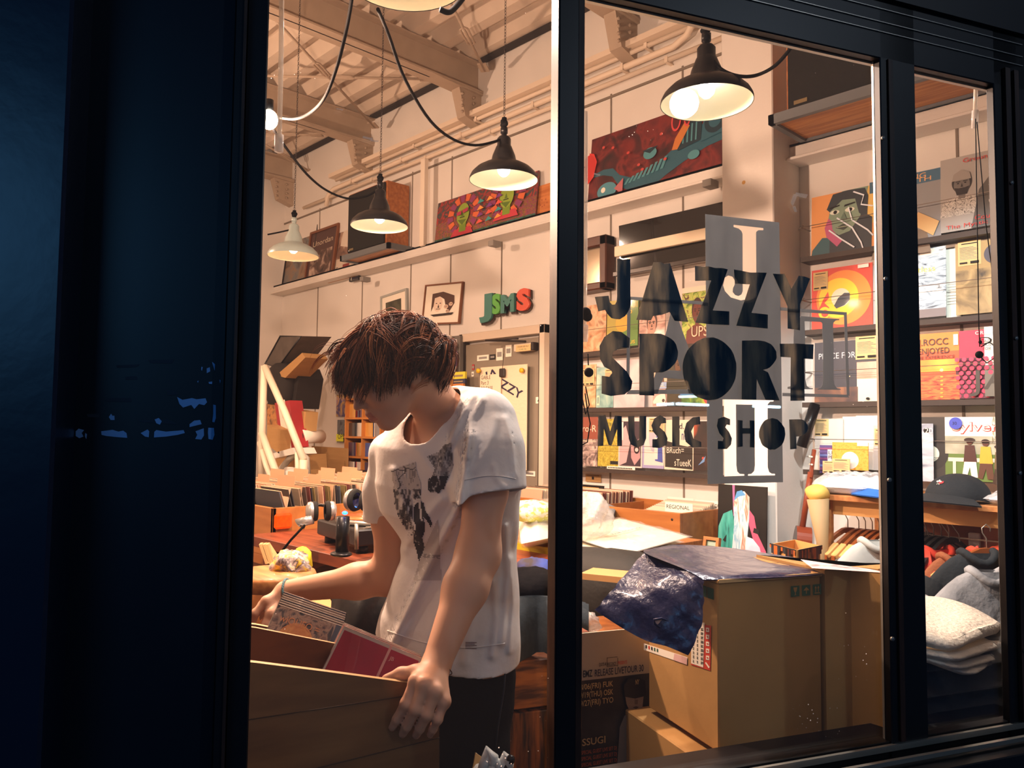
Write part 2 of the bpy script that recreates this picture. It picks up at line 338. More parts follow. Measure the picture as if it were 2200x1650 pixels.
# head and sill
fb=MB(); fbox(fb,uA0,1.66,1.15,1.18,ZT,2.3,M_dark); fbox(fb,uA1,1.6,1.171,1.179,ZT-.003,ZT,M_alu,0)
for z in (2.215,2.235,2.262): fbox(fb,um1,1.6,1.147,1.15,z,z+.0012,M_alu,0)
fb.obj('trim_8',kind='structure')
fb=MB(); fbox(fb,uA0,1.66,1.08,1.30,ZS-.07,ZS-.028,M_dark)
fbox(fb,uA1,1.6,1.145,1.152,ZS-.014,ZS-.003,M_alu,0); fbox(fb,uA1,1.6,1.112,1.120,ZS-.022,ZS-.014,M_alu,0); fbox(fb,uA1,1.6,1.155,1.18,ZS-.03,ZS,M_dark,0)
fb.obj('trim_9',kind='structure')
for n,(a,c,d) in enumerate(((uA1,um0,1.172),(um1,ur0,1.168),(ur1,uq0,1.166))):
    fb=MB(); fbox(fb,a,c,d-.002,d+.002,ZS-.01,ZT,M_glass,0); fb.obj('window_%d'%(n+1),kind='structure')
# dark outer panels to the left of the shop window
b=MB(); fbox(b,-.9,pxu(150,1.10),1.02,1.16,0,4.4,M_navy,.004); b.obj('wall_outer',kind='structure')
b=MB(); u0,u1=pxu(150,1.18)-.08,pxu(503,1.15); fbox(b,u0,u1,1.15,1.2,0,3.2,mat('outer_door_panel','0a1420',.38,noise=.3,nscale=2.5),.002); fbox(b,u1-.004,u1-.002,1.148,1.15,0,3.2,M_alu,0)
b.obj('door_1',kind='structure')
# scraps of old tape left on the dark panel
M_tape=mat('tape_scrap','6f9fd8',.7); M_tape2=mat('old_tape_haze','1b2a3a',.8)
def pane_poly(b,pts,m,th=.0012,d=1.15):
    Q=[win(x,y,d) for x,y in pts]; f=(np.array([0,0,0]),WD,ZZ,-WN); b.prism([(q@WD,q[2]) for q in Q],-d,-d+th,m,f,caps=1)
Z5=lambda L:[(x*560/2200,700+y*560/2200) for x,y in L]
res=[[(570,610),(600,590),(620,625),(622,690),(600,760),(592,835),(570,800),(565,720),(580,650)],[(640,890),(665,868),(710,880),(690,905),(705,935),(670,948),(640,930)],[(720,905),(735,915),(728,955),(718,930)],
[(570,1015),(610,992),(628,995),(600,1025),(575,1045)],[(855,890),(950,878),(1000,893),(1040,885),(1068,905),(1074,945),(1000,940),(900,930),(858,920)],[(920,770),(938,742),(950,760),(966,758),(968,795),(935,795)],
[(1188,905),(1245,875),(1260,890),(1256,940),(1225,935)],[(1303,895),(1320,880),(1400,893),(1500,885),(1550,880),(1560,905),(1500,920),(1400,935),(1300,942)],[(1495,600),(1540,625),(1620,610),(1660,620),(1735,612),(1748,645),(1725,670),(1680,660),(1640,702),(1615,668),(1545,690),(1515,660)],
[(1600,830),(1640,800),(1690,795),(1702,830),(1660,840),(1600,855)],[(1650,890),(1720,865),(1722,925),(1700,960),(1648,955),(1665,920)],[(1758,860),(1805,862),(1810,920),(1795,962),(1760,955),(1755,900)],[(1800,665),(1822,670),(1822,780),(1810,815),(1792,810),(1800,740)],
[(1306,790),(1340,778),(1365,805),(1350,835),(1320,822)],[(1745,360),(1770,350),(1775,385),(1745,400)],[(1790,305),(1815,325),(1812,380),(1800,340)],[(1700,345),(1712,350),(1705,380),(1698,370)],[(1760,475),(1792,470),(1790,492),(1765,490)],[(1852,455),(1862,460),(1858,488)],[(1664,470),(1676,462),(1672,482)]]
t=thing('tape_residue','torn pale blue tape scraps stuck on the dark panel left of the window','tape',win(300,900,1.15))
for r_ in res: b=MB(); pane_poly(b,Z5(r_),M_tape); b.obj('tape_scrap',t)
for r_ in ([(980,335),(1180,325),(1150,350),(990,355)],[(1250,290),(1470,285),(1450,318),(1270,315)],[(1060,430),(1150,425),(1165,455),(1060,455)],[(890,612),(1105,608),(1110,642),(900,640)],[(1410,540),(1490,545),(1505,582),(1415,588)],[(1160,795),(1420,790),(1500,830),(1200,815)],[(730,745),(840,742),(840,775),(740,770)]): b=MB(); pane_poly(b,Z5(r_),M_tape2,.0006); b.obj('glue_mark',t)
# cool street light falling on the shop front from across the road
light('POINT','street_light',WD*3.6-WN*3.2+ZZ*4.2,40,(.72,.84,1.0),.12)
# tubes of a lit arcade across the street (they show as blue streaks in the glass)
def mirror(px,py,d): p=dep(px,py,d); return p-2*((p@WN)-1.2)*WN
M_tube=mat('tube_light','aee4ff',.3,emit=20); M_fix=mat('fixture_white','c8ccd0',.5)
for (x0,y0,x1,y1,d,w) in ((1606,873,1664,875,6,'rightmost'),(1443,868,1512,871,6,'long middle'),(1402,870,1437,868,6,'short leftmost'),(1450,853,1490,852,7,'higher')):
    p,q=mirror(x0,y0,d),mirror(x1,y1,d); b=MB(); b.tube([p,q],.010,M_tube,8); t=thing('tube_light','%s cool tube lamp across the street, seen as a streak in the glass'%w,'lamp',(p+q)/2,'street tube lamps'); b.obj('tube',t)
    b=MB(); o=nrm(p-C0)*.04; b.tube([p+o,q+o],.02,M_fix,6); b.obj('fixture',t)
# ================================================================ PENDANT LAMPS
M_blk=mat('enamel_black','0e0e10',.35,coat=.12,spec=.3); M_gry=mat('enamel_grey','8d9a96',.35,coat=.3); M_crm=mat('enamel_cream','f4efcf',.45,spec=.3)
M_cable=mat('black_cable','060607',.8,spec=.1); M_chain=mat('chain','3a3230',.4,metal=.6)
def lamp(p,ecol,energy,label,shade=M_blk,top=4.1,s=1.0,rot=0,bemit=40):
    p=np.array(p,float); t=thing('pendant_lamp',label,'lamp',p,'enamel pendant lamps'); f=(p,XX,YY,ZZ)
    out=[(.150,.0),(.149,.012),(.140,.03),(.118,.052),(.090,.068),(.062,.078),(.055,.086),(.050,.11),(.040,.135),(.034,.15),(.030,.155),(.030,.185),(.022,.195),(.012,.20),(.012,.212)]
    inn=[(.148,.001),(.146,.012),(.137,.028),(.115,.049),(.088,.064),(.060,.073),(.030,.078),(.0,.078)]
    sc=lambda L:[(r*s,z*s) for r,z in L]
    MB().lathe(sc(out),shade,f,40).obj('lamp_shade',t)
    MB().lathe(sc(inn),M_crm,f,40).obj('shade_lining',t,label='cream inside of the shade')
    MB().lathe(sc([(.0,.018),(.012,.02),(.024,.032),(.028,.048),(.024,.062),(.014,.072),(.0,.075)]),mat('bulb_%s'%label[:6]+str(bemit),ecol,.3,emit=6),f,20).obj('bulb',t,label='glowing bulb')
    b=MB().tube([p+ZZ*.21,p+ZZ*.235],.016,shade,10); b.blob(p+ZZ*.25,(.022,.013,.012),M_cable); b.blob(p+ZZ*.26,(.012,.02,.014),M_cable); b.tube([p+ZZ*.235,p+ZZ*.28],.011,M_cable,8); b.obj('cord_knot',t)
    b=MB(); z=.285; k=0
    while p[2]+z<top:
        a=k%2; r=.0045; pts=[p+ZZ*(z+.008)+(XX if a else YY)*r*math.cos(q)+ZZ*.009*math.sin(q) for q in np.linspace(0,6.283,7)[:-1]]
        b.tube(pts,.0014,M_chain,4,closed=True); z+=.0125 if z<.4 else .014; k+=1
    b.obj('chain',t)
    light('SPOT','lamp_light',p+ZZ*.006,energy,ecol_rgb(ecol),.035,rot=(0,0,-1),spot=math.radians(165),blend=.25)
    return t
def ecol_rgb(h): return srgb(h)[:3]
WARM='ffd0b0'; MID='ffdcc8'; COOL='fff3ec'
P0=dep(870,-47,1.85); P1=dep(1518,222,2.55); P2=dep(1082,388,3.38); P3=dep(815,487,4.05); P4=dep(630,551,4.65)
lamp(P0,MID,26,'nearest pendant lamp overhead, only its bright cream underside showing',bemit=60)
lamp(P1,COOL,34,'black pendant lamp hanging before the white pillar')
lamp(P2,MID,30,'black pendant lamp hanging in front of the green-faced painting')
lamp(P3,WARM,28,'black pendant lamp hanging in front of the wooden speaker')
lamp(P4,WARM,28,'pale grey pendant lamp at far left over the framed posters',shade=M_gry)
lamp((-5.2,.9,2.5),WARM,28,'black pendant lamp deeper in the shop to the left'); lamp((-3.9,-.6,2.5),WARM,28,'black pendant lamp over the hidden aisle')  # two extra pendants added out of view to light the room
# bare globe by the left jamb
PB=dep(578,257,2.7); t=thing('globe_bulb','bare bright globe bulb half hidden by the left window jamb','lamp',PB)
MB().blob(PB,(.03,.03,.034),mat('globe_glow','fff0d8',.3,emit=30)).obj('globe',t); MB().tube([PB+ZZ*.03,PB+ZZ*.07],.014,M_blk,10).obj('socket',t)
light('POINT','globe_light',PB-ZZ*.06-YY*.02,115,(1,.62,.43),.04)
PG=np.array([-5.6,1.0,3.2]); t=thing('globe_bulb','bare warm globe bulb added deeper in the shop, out of the glass view','lamp',PG); MB().blob(PG,(.05,.05,.055),mat('globe_glow','fff0d8',.3,emit=30)).obj('globe',t); MB().tube([PG+ZZ*.05,PG+ZZ*1.2],.006,M_blk,8).obj('cord',t); light('POINT','globe_light',PG-ZZ*.09,85,(1,.60,.40),.05)  # unseen bulb added to brighten the ceiling at the left
# swagged cables between the lamps
def sag(p,q,drop,n=22):
    p=np.array(p);q=np.array(q); return [p+(q-p)*t-ZZ*drop*4*t*(1-t) for t in np.linspace(0,1,n)]
def pxcurve(L,n=40):
    """smooth curve through (px,py,depth) knots"""
    P=np.array([dep(*a) for a in L]); m=len(P)
    out=[]
    for i in range(m-1):
        p0=P[max(i-1,0)];p1=P[i];p2=P[i+1];p3=P[min(i+2,m-1)]
        for t in np.linspace(0,1,max(3,n//(m-1)),endpoint=False):
            out.append(.5*((2*p1)+(-p0+p2)*t+(2*p0-5*p1+4*p2-p3)*t*t+(-p0+3*p1-3*p2+p3)*t**3))
    out.append(P[-1]); return out
def cable(L,r,label,m=M_cable): return MB().tube(pxcurve(L),r,m,8).obj('hanging_cable',label=label,cat='cable',group='swagged lamp cables')
cable([(812,20,2.1),(835,75,2.3),(870,170,2.5),(925,260,2.8),(975,300,3.1),(1020,312,3.25),(1060,305,3.34),(1080,297,3.38)],.0055,'black cable swagging from the nearest lamp to the lamp by the green-faced painting')
cable([(757,-10,2.2),(745,60,2.3),(725,140,2.4),(700,205,2.5),(670,240,2.6),(635,255,2.65),(598,252,2.7)],.0055,'black cable swagging down to the bare globe bulb')
cable([(585,275,2.8),(620,325,3.2),(660,375,3.5),(700,408,3.8),(745,426,3.95),(785,422,4.02),(808,410,4.05)],.0055,'black cable swagging from the globe bulb to the lamp by the speaker')
cable([(1520,112,2.55),(1545,145,2.5),(1580,162,2.45),(1620,163,2.4),(1660,145,2.33),(1690,115,2.28),(1706,88,2.25),(1716,60,2.2)],.0055,'black cable swagging right from the lamp by the pillar')
cable([(945,20,1.85),(965,26,1.86),(985,8,1.88),(1000,-12,1.9)],.007,'black cable looping off the nearest lamp')
cable([(575,504,4.7),(600,499,4.7),(630,492,4.66)],.005,'black cable reaching the pale grey lamp')
# blind wands and pull cords hanging against the glass
M_clear=glassmat('clear_acrylic',0,(.93,.95,.94),2.5)
def wand(pts,d,label,cord=None):
    t=thing('blind_wand',label,'blind wand',win(*pts[0],d)); b=MB(); b.tube([win(x,y,d) for x,y in pts],.0045,mat('acrylic_rod','f1e6d6',.15,alpha=.55,spec=.8),6); b.obj('rod',t)
    x,y=pts[-1]; b=MB().tube([win(x,y-2,d),win(x-1,y+34,d)],.0075,mat('acrylic_cap','e9e2da',.1,alpha=.5),8); b.obj('end_cap',t)
    return t
wand([(605,-20),(604,120),(600,292)],1.30,'clear ribbed blind wand hanging at the left edge of the window')
wand([(1258,240),(1257,560),(1255,700)],1.26,'clear blind wand hanging beside the thick window mullion')
wand([(2097,176),(2095,240)],1.26,'short blind wand hanging at the top of the right pane')
def cord(segs,d,label,knobs=()):
    t=thing('pull_cord',label,'cord',win(*segs[0][0],d))
    for s in segs: MB().tube([win(x,y,d) for x,y in s],.0012,M_cable,5).obj('string',t)
    for (x,y,r) in knobs: MB().blob(win(x,y,d),(r,r,r),M_cable).obj('knob',t)
cord([[(2096,255),(2103,700),(2105,745)],[(2099,262),(2118,480),(2148,705)],[(2105,765),(2120,780),(2135,770),(2140,745),(2125,735),(2108,745)]],1.25,'thin black pull cord with knob hanging in the right pane',[(2104,762,.0085),(2106,735,.004)])
cord([[(1257,845),(1262,880),(1268,910),(1262,950),(1252,955)],[(1250,850),(1258,890),(1266,870),(1258,830)],[(1263,760),(1264,785)]],1.24,'black pull cord with ball knob by the thick mullion',[(1265,800,.0085),(1262,680,.009),(1258,672,.01)])
# ================================================================ RECORD WALL
M_card=mat('kraft','c39a63',.75,noise=.08,nscale=6); M_label=mat('price_card','d9bd86',.8); M_ink=mat('ink','1b1916',.7); M_white=mat('sleeve_white','e9e6dd',.45,coat=.25); M_paper=mat('paper','f1ebdc',.7)
M_grey=mat('art_grey','8e8c88',.6)
def cm(h,coat=.10): return mat('c_'+h,h,.45,coat=coat)
class Art:
    """draws flat print on a cover, in fractions of its width and height"""
    def __init__(s,b,f,w,h,z): s.b,s.f,s.w,s.h,s.z=b,f,w,h,z
    def up(s): s.z+=.0004; return s.z
    def rect(s,a,c,d,e,m): s.b.poly([(a*s.w,c*s.h),(d*s.w,c*s.h),(d*s.w,e*s.h),(a*s.w,e*s.h)],s.up(),m,s.f)
    def poly(s,P,m): s.b.poly([(x*s.w,y*s.h) for x,y in P],s.up(),m,s.f)
    def disc(s,x,y,r,m,ry=None,n=40): s.b.disc(x*s.w,y*s.h,r*s.w,s.up(),m,s.f,n,(ry*s.h if ry else None))
    def text(s,t,x,y,h,m,w=None,**k): s.b.text(t,h*s.h,x*s.w,y*s.h,s.up(),m,s.f,width=(w*s.w if w else None),**k)
    def card(s,x,y,w=.27,h=.34,m=None):
        s.rect(x,y,x+w,y+h,m or M_label); z=s.up()
        s.rect(x+.15*w,y+.88*h,x+.85*w,y+.92*h,M_ink)
        for k in range(9): s.rect(x+.08*w,y+(.26+.06*k)*h,x+(.9-.1*((k*7)%3))*w,y+(.275+.06*k)*h,M_grey)
        s.rect(x+.08*w,y+.08*h,x+.42*w,y+.14*h,M_ink); s.rect(x+.55*w,y+.06*h,x+.92*w,y+.16*h,M_ink)
    def bust(s,cx,cy,r,skin,hair,cloth,beard=False,cap=None,side=0):
        A=s; A.poly([(cx-2.2*r,cy-3.2*r),(cx-1.9*r,cy-1.7*r),(cx-.6*r,cy-1.2*r),(cx+.6*r,cy-1.2*r),(cx+1.9*r,cy-1.7*r),(cx+2.2*r,cy-3.2*r)],cloth)
        A.rect(cx-.35*r,cy-1.5*r,cx+.35*r,cy-.7*r,skin); A.disc(cx,cy+.22*r,1.0*r,hair,ry=1.12*r); A.disc(cx+side*r*.2,cy-.05*r,.8*r,skin,ry=1.02*r)
        if beard: A.poly([(cx-.75*r,cy-.3*r),(cx-.3*r,cy-.4*r),(cx+.3*r,cy-.4*r),(cx+.75*r,cy-.3*r),(cx+.5*r,cy-1.1*r),(cx-.5*r,cy-1.1*r)],hair)
        for k in (-1,1):
            A.poly([(cx+k*.15*r+side*r*.2,cy+.22*r),(cx+k*.6*r+side*r*.2,cy+.25*r),(cx+k*.6*r+side*r*.2,cy+.32*r),(cx+k*.15*r+side*r*.2,cy+.33*r)],hair)
            A.disc(cx+k*.36*r+side*r*.2,cy+.1*r,.11*r,M_ink,ry=.07*r,n=12)
        A.poly([(cx-.1*r+side*r*.25,cy-.3*r),(cx+.12*r+side*r*.3,cy-.3*r),(cx+.02*r+side*r*.2,cy+.1*r)],hair); A.rect(cx-.25*r+side*r*.2,cy-.55*r,cx+.25*r+side*r*.2,cy-.48*r,hair)
        if cap: A.poly([(cx-.95*r,cy+.4*r),(cx+.95*r,cy+.4*r),(cx+.8*r,cy+1.1*r),(cx,cy+1.5*r),(cx-.8*r,cy+1.1*r)],cap)
def cover(name,box,base,draw,label,cat='record',group=None,Y=4.05,th=.004,lean=0.03,rim=None,tilt=0,parent=None):
    x0,yT,x1,yB=box; a=wall(x0,yB,Y); c=wall(x0,yT,Y); d=wall(x1,(yT+yB)/2,Y); w=d[0]-a[0]; h=c[2]-a[2]
    ax=XX*math.cos(math.radians(tilt))+ZZ*math.sin(math.radians(tilt)); ay=-XX*math.sin(math.radians(tilt))+ZZ*math.cos(math.radians(tilt)); ay=ay+YY*lean
    f=(a-YY*(lean*h),ax,nrm(ay),-nrm(np.cross(ay,-ax))); 
    f=(f[0],f[1],f[2],np.cross(f[1],f[2]))
    b=MB(); b.box(0,w,0,h,-th,0,rim or base,f); b.poly([(0,0),(w,0),(w,h),(0,h)],.0002,base,f)
    A=Art(b,f,w,h,.0006); draw(A); return b.obj(name,label=label,cat=cat,group=group)
g1='records displayed on the rails left of the pillar'; g2='records displayed on the rails right of the pillar'
M_rail=mat('rail_dark','3b302a',.6); M_wire=mat('steel_wire','8a8078',.4,metal=.7)
def rail(x0,x1,z,label,wz=.16):
    t=thing('record_rail',label,'shelf',(x0,4.05,z)); MB().box(x0,x1,4.0,4.1,z-.018,z,M_rail).box(x0,x1,3.995,4.0,z-.018,z+.008,M_rail).obj('shelf_board',t)
    MB().tube([(x0+.01,3.985,z+wz),(x1,3.98,z+wz+.004)],.0018,M_wire,5).obj('retaining_wire',t)
    b=MB(); b.tube([(x0+.012,4.09,z+wz),(x0+.012,3.975,z+wz)],.004,M_wire,6); b.tube([(x0-.005,3.985,z+wz-.01),(x0+.025,3.985,z+wz+.01)],.003,M_wire,6); b.obj('wire_hook',t); return t
zA,zB,zC=[wall(1252,y,4.03)[2] for y in (762,880,1006)]
rail(-3.8,-2.33,zA,'dark record rail left of the pillar, topmost of three'); rail(-3.8,-2.33,zB,'dark record rail left of the pillar, middle of three'); rail(-3.8,-2.33,zC,'dark record rail left of the pillar, lowest of three')
r1,r2,r3=[wall(x,y,4.03)[2] for x,y in ((1745,556),(1748,713),(1752,868))]
rail(-1.95,.38,r1,'dark record rail right of the pillar, topmost of three',.17); rail(-1.95,.38,r2,'dark record rail right of the pillar, middle of three',.17); rail(-1.95,.38,r3,'dark record rail right of the pillar, lowest of three',.17)
rail(-1.95,.38,wall(1752,1012,4.03)[2],'dark record rail just above the clothes cabinet',.17)
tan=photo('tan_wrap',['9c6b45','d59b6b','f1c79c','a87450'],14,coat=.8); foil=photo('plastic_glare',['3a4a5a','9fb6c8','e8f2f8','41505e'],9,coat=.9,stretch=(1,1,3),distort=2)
sep=photo('sepia_crowd',['3d2f2c','7c6a66','b7a39b','d8c6ba'],22,distort=1.2); grn=photo('green_leaves',['3d5a1e','8fae3d','c9cf6a','5a3a2a'],26,distort=1.5)
# left block, top row
cover('record',(1240,660,1303,758),tan,lambda A:None,'brown plastic-wrapped record at left end of the top rail',group=g1)
def d1(A): A.rect(0,0,.5,1,cm('b9ab48')); A.rect(.5,0,1,1,cm('5f8a3a')); A.disc(.52,.5,.23,cm('e8b23a')); A.text('EGUI',.55,.8,.12,cm('f2c22e'),.42); A.text('UUS',.62,.05,.07,cm('f2c22e'),.3); A.text('P',.7,.62,.14,cm('f2c22e'))
cover('record',(1305,648,1372,748),cm('5f8a3a'),d1,'green and olive record with orange disc and yellow title',group=g1)
cover('record',(1374,660,1430,760),photo('pink_photo',['6b4a44','b78d80','e0b8a8','8c6a62'],10,coat=.5),lambda A:A.bust(.5,.6,.2,cm('c79a86'),cm('4a3230'),cm('8c6a62')),'dusky pink photo record half behind the painted letters',group=g1)
cover('record',(1431,655,1466,762),photo('grey_photo',['6a625e','a89a94','cbb8ae'],10,coat=.4),lambda A:None,'narrow grey-pink record beside the green jungle one',group=g1)
def d2(A): A.bust(.45,.62,.16,cm('6b2f22'),cm('3a1a14'),cm('6b2f22')); A.text('UPSE',.3,.25,.16,cm('f0c9a8'),.62); A.rect(0,.92,1,1,cm('e8e0cc'))
cover('record',(1467,620,1540,762),grn,d2,'leafy green record with pale lettering under a clear sleeve',group=g1)
# middle row
cover('record',(1240,785,1281,876),tan,lambda A:(A.card(.0,.5,.45,.4),A.card(.5,.5,.45,.4)),'brown plastic-wrapped record with two tan price cards',group=g1)
cover('record',(1282,790,1319,876),photo('teal_fog',['4f7f80','8fb5ad','c9d8c0'],9),lambda A:(A.rect(.04,.06,.2,.3,cm('e9d9b8')),A.rect(.09,.1,.15,.26,cm('4f7f80')),A.card(.5,.55,.45,.4)),'pale teal record in the middle row',group=g1)
cover('record',(1320,775,1386,876),photo('blush',['bfa0a4','d8c0c2','ead9d6'],5,coat=.5),lambda A:None,'plain pale pink sleeve in the middle row',group=g1)
def d3(A): A.rect(0,.5,1,.85,cm('d9b49a')); A.bust(.6,.78,.1,cm('7a5a48'),cm('3a2a24'),cm('5a4840')); A.rect(0,.38,1,.52,cm('8fa6c8')); A.text('TISL',.1,.41,.09,cm('ead9c0'),.8); A.poly([(.05,.1),(.3,.22),(.9,.3),(.98,.14),(.9,.06),(.1,.05)],cm('ead4c4')); A.disc(.8,.12,.1,cm('4a3a3a'))
cover('record',(1404,775,1434,873),cm('b99a90'),d3,'record with a pale car and small portrait, middle row',group=g1)
def d4(A): A.rect(0,.0,.32,1,cm('3a331e')); A.bust(.3,.75,.16,cm('5a3a22'),cm('1d1a12'),cm('2c2a18')); A.disc(.6,.6,.12,cm('d9c43a')); A.disc(.9,.12,.1,cm('c24a4a')); A.rect(.3,.2,1,.3,cm('4a7fb8'))
cover('record',(1435,760,1535,872),photo('dark_green',['1f2a16','4f7a2a','a8b83a'],14),d4,'dark green record with yellow spots, middle row',group=g1)
# bottom row
def d5(A): A.rect(0,.55,1,1,cm('8c4a38')); A.text('Fro-R',.08,.7,.14,cm('e8cdb4'),.85); A.rect(.08,.5,.92,.52,cm('d8c0a8'))
cover('record',(1241,896,1285,1000),sep,d5,'sepia collage record with lettered band, bottom row',group=g1)
cover('record',(1286,900,1330,1001),photo('olive_cloth',['8a7a1e','b0a032','c9bb4a'],30,distort=2.5,coat=.4),lambda A:(A.text('EEN',.4,.86,.06,cm('3a4a1e'),.5),A.rect(.62,.05,1,.12,M_ink)),'mustard olive record with creased sheen, bottom row',group=g1)
def d6(A): A.rect(.05,.03,.95,.93,cm('3d2e38')); A.poly([(.05,.7),(.3,.85),(.5,.5),(.35,.1),(.05,.03)],cm('c4a4a6')); A.poly([(.5,.93),(.7,.5),(.9,.6),(.93,.2),(.7,.05),(.55,.2)],cm('b48e92')); A.disc(.78,.38,.12,cm('2a1c22'),ry=.1); A.disc(.78,.36,.07,cm('d9c4c0'),ry=.04); A.rect(-.05,.55,.2,.92,M_paper)
cover('record',(1330,898,1381,1003),cm('d9cbc4'),d6,'record with an open mouth photograph, bottom row',group=g1)
def d7(A): A.rect(0,0,.07,1,cm('9c98c0')); A.rect(0,0,1,.06,cm('9c98c0')); A.disc(.5,.62,.2,cm('b4aebc'),ry=.3); A.poly([(.6,.15),(.95,.12),(.9,.55),(.8,.75),(.62,.6)],cm('4a56a4')); A.rect(.56,.18,.72,.6,cm('e4d4cc')); A.card(.3,.7,.3,.28); A.card(.75,.62,.3,.36)
cover('record',(1382,896,1428,1005),cm('e0cfc8'),d7,'pale record with a blue shape and lilac border, bottom row',group=g1)
def d8(A):
    A.poly([(.03,.05),(.98,.02),(.97,.5),(.8,.47),(.5,.5),(.3,.54),(.02,.58)],cm('2f2a26')); A.text('BRuch=',.08,.33,.13,cm('e0d6c4'),.6); A.text('sTueeK',.36,.08,.14,cm('e0d6c4'),.58); A.text('d ndKs',.45,.6,.2,cm('3a4a7a'),.5); A.text('d.',.5,.82,.12,cm('2b2b3a'))
cover('record',(1429,902,1491,1008),cm('dcd0b8'),d8,'cream record with scratchy lettering on black, bottom row',group=g1)
cover('record',(1491,905,1545,1010),photo('dark_spark',['1a1412','2e1d18','b3502a'],6),lambda A:(A.text('NIM',.55,.55,.12,M_paper,.5),A.disc(.4,.25,.05,cm('c84a3a')),A.poly([(.2,.1),(.5,.3),(.45,.18)],cm('6a90c0'))),'near-black record with an orange flare, bottom row',group=g1)
cover('price_strip',(1304,1001,1364,1007),M_paper,lambda A:[A.rect(.04+.06*i,.3,.08+.06*i,.7,M_ink) for i in range(15)],'white lettered strip stuck on the lowest left rail',cat='label',Y=3.99,lean=0)
cover('notice_card',(1258,1018,1291,1034),M_card,lambda A:(A.rect(.42,.3,.56,.7,M_ink),A.rect(.1,.8,.9,.88,M_ink)),'small kraft card pinned below the record rails',cat='card',Y=4.09,lean=0)
# right block, row one
def e1(A):
    A.rect(0,0,1,1,cm('e8a05c')); A.poly([(.65,.45),(1,.4),(1,1),(.6,1)],cm('e2c06a')); A.poly([(0,0),(.02,.12),(.18,.3),(.35,.28),(.4,0)],cm('2f5f6a')); A.poly([(.3,0),(.95,0),(.96,.5),(.8,.62),(.5,.6),(.3,.25)],cm('2b3640')); A.poly([(.25,.45),(.32,.8),(.5,1),(.9,1),(.78,.55),(.62,.34),(.45,.3)],cm('7f9a86'))
    A.poly([(.25,.75),(.35,.98),(.6,1),(.85,.98),(.9,.85),(.88,.5),(.76,.6),(.7,.84),(.5,.86),(.3,.7)],cm('26333c')); A.poly([(.28,.6),(.22,.45),(.25,.3),(.42,.12),(.5,.2),(.35,.4),(.33,.55)],cm('c05a86'))
    for x in (.38,.62): A.disc(x,.68,.075,cm('dfe6d8'),ry=.035); A.disc(x+.01,.68,.03,M_ink); A.poly([(x-.09,.74),(x+.08,.77),(x+.08,.79),(x-.08,.77)],M_ink)
    A.poly([(.46,.52),(.58,.53),(.53,.66)],cm('5f7a6a')); A.poly([(.4,.42),(.52,.47),(.63,.43),(.52,.37)],cm('37423e')); A.rect(.42,.418,.6,.428,cm('aab89a'))
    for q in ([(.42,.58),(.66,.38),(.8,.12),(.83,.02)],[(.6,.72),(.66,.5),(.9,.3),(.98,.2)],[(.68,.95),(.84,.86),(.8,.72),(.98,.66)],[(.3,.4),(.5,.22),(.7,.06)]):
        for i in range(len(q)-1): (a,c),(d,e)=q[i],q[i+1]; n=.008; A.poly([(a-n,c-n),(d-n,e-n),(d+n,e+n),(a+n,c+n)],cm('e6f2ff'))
cover('record',(1746,425,1882,556),cm('e8a05c'),e1,'orange record with a painted teal and blue face, glare on its wrap',group=g2,lean=.05)
def e2(A): A.rect(0,.84,1,1,cm('3f6a86')); A.text('LING',.5,.91,.07,cm('e8b47a'),.3); A.text('SMITH',.45,.86,.06,cm('e8b47a'),.42); A.bust(.45,.5,.19,cm('b58468'),cm('3a2a20'),cm('7a6a5a'),side=-.3); A.poly([(.6,.3),(.9,.1),(.98,.28),(.7,.45)],cm('d8b47c')); A.rect(0,0,1,.05,cm('7a2a22'))
cover('record',(1871,392,2024,545),cm('8f9296'),e2,'grey portrait record with blue band lettered in orange',group=g2,lean=.05)
def e3(A):
    A.bust(.28,.62,.13,cm('6f6a66'),cm('262322'),photo('patterned',['2a2826','d8d4cc','4a4644'],60,distort=2),beard=True,cap=cm('9a948e')); A.poly([(.4,.0),(1,0),(1,.75),(.75,.8),(.5,.5)],cm('5a5856')); A.disc(.8,.72,.14,cm('7a7876'),ry=.16)
    A.text('Grounation',.3,.9,.06,cm('c8322e'),.55)
    for i,t in enumerate(('BEHOLD','D AND T','IT IS I','TO DWELL','TOGETHER','BROTHERS','DOWN','BEARD')): A.text(t,.62+.05*(i%3),.7-.065*i,.035,cm('ecebe6'))
    A.text('Count O',.45,.1,.06,cm('c8322e'),.4); A.text('The Mystic Rev',.08,.03,.05,cm('c8322e'),.75)
cover('record',(2024,345,2195,503),cm('a9a6a2'),e3,'grey record with bearded seated man in a knit cap and red script',group=g2,lean=.05)
# row two
def e4(A):
    A.rect(0,0,1,1,cm('d8402e')); A.disc(.53,.5,.45,cm('ee8a32'),n=60); A.disc(.45,.5,.33,cm('f6c92a'),n=60); A.disc(.49,.5,.155,cm('e3d4b6'),n=40); A.poly([(.38,.38),(.45,.5),(.55,.57),(.64,.56),(.64,.45),(.55,.37),(.42,.33)],cm('2a3440'))
    A.poly([(.1,.3),(.2,.5),(.28,.62),(.3,.52),(.22,.44),(.3,.36),(.26,.22),(.16,.22)],cm('d8402e')); A.disc(.22,.28,.1,cm('f6c92a')); A.disc(.23,.27,.06,cm('d8402e')); A.card(.03,.66,.25,.3); A.rect(.78,.93,.95,.985,M_paper)
cover('record',(1746,582,1876,712),cm('d8402e'),e4,'red record with orange and yellow rings round a centre hole',group=g2)
cover('record',(1878,570,1896,706),M_white,lambda A:None,'white record sleeve edge beside the red ringed record',group=g2,Y=4.07)
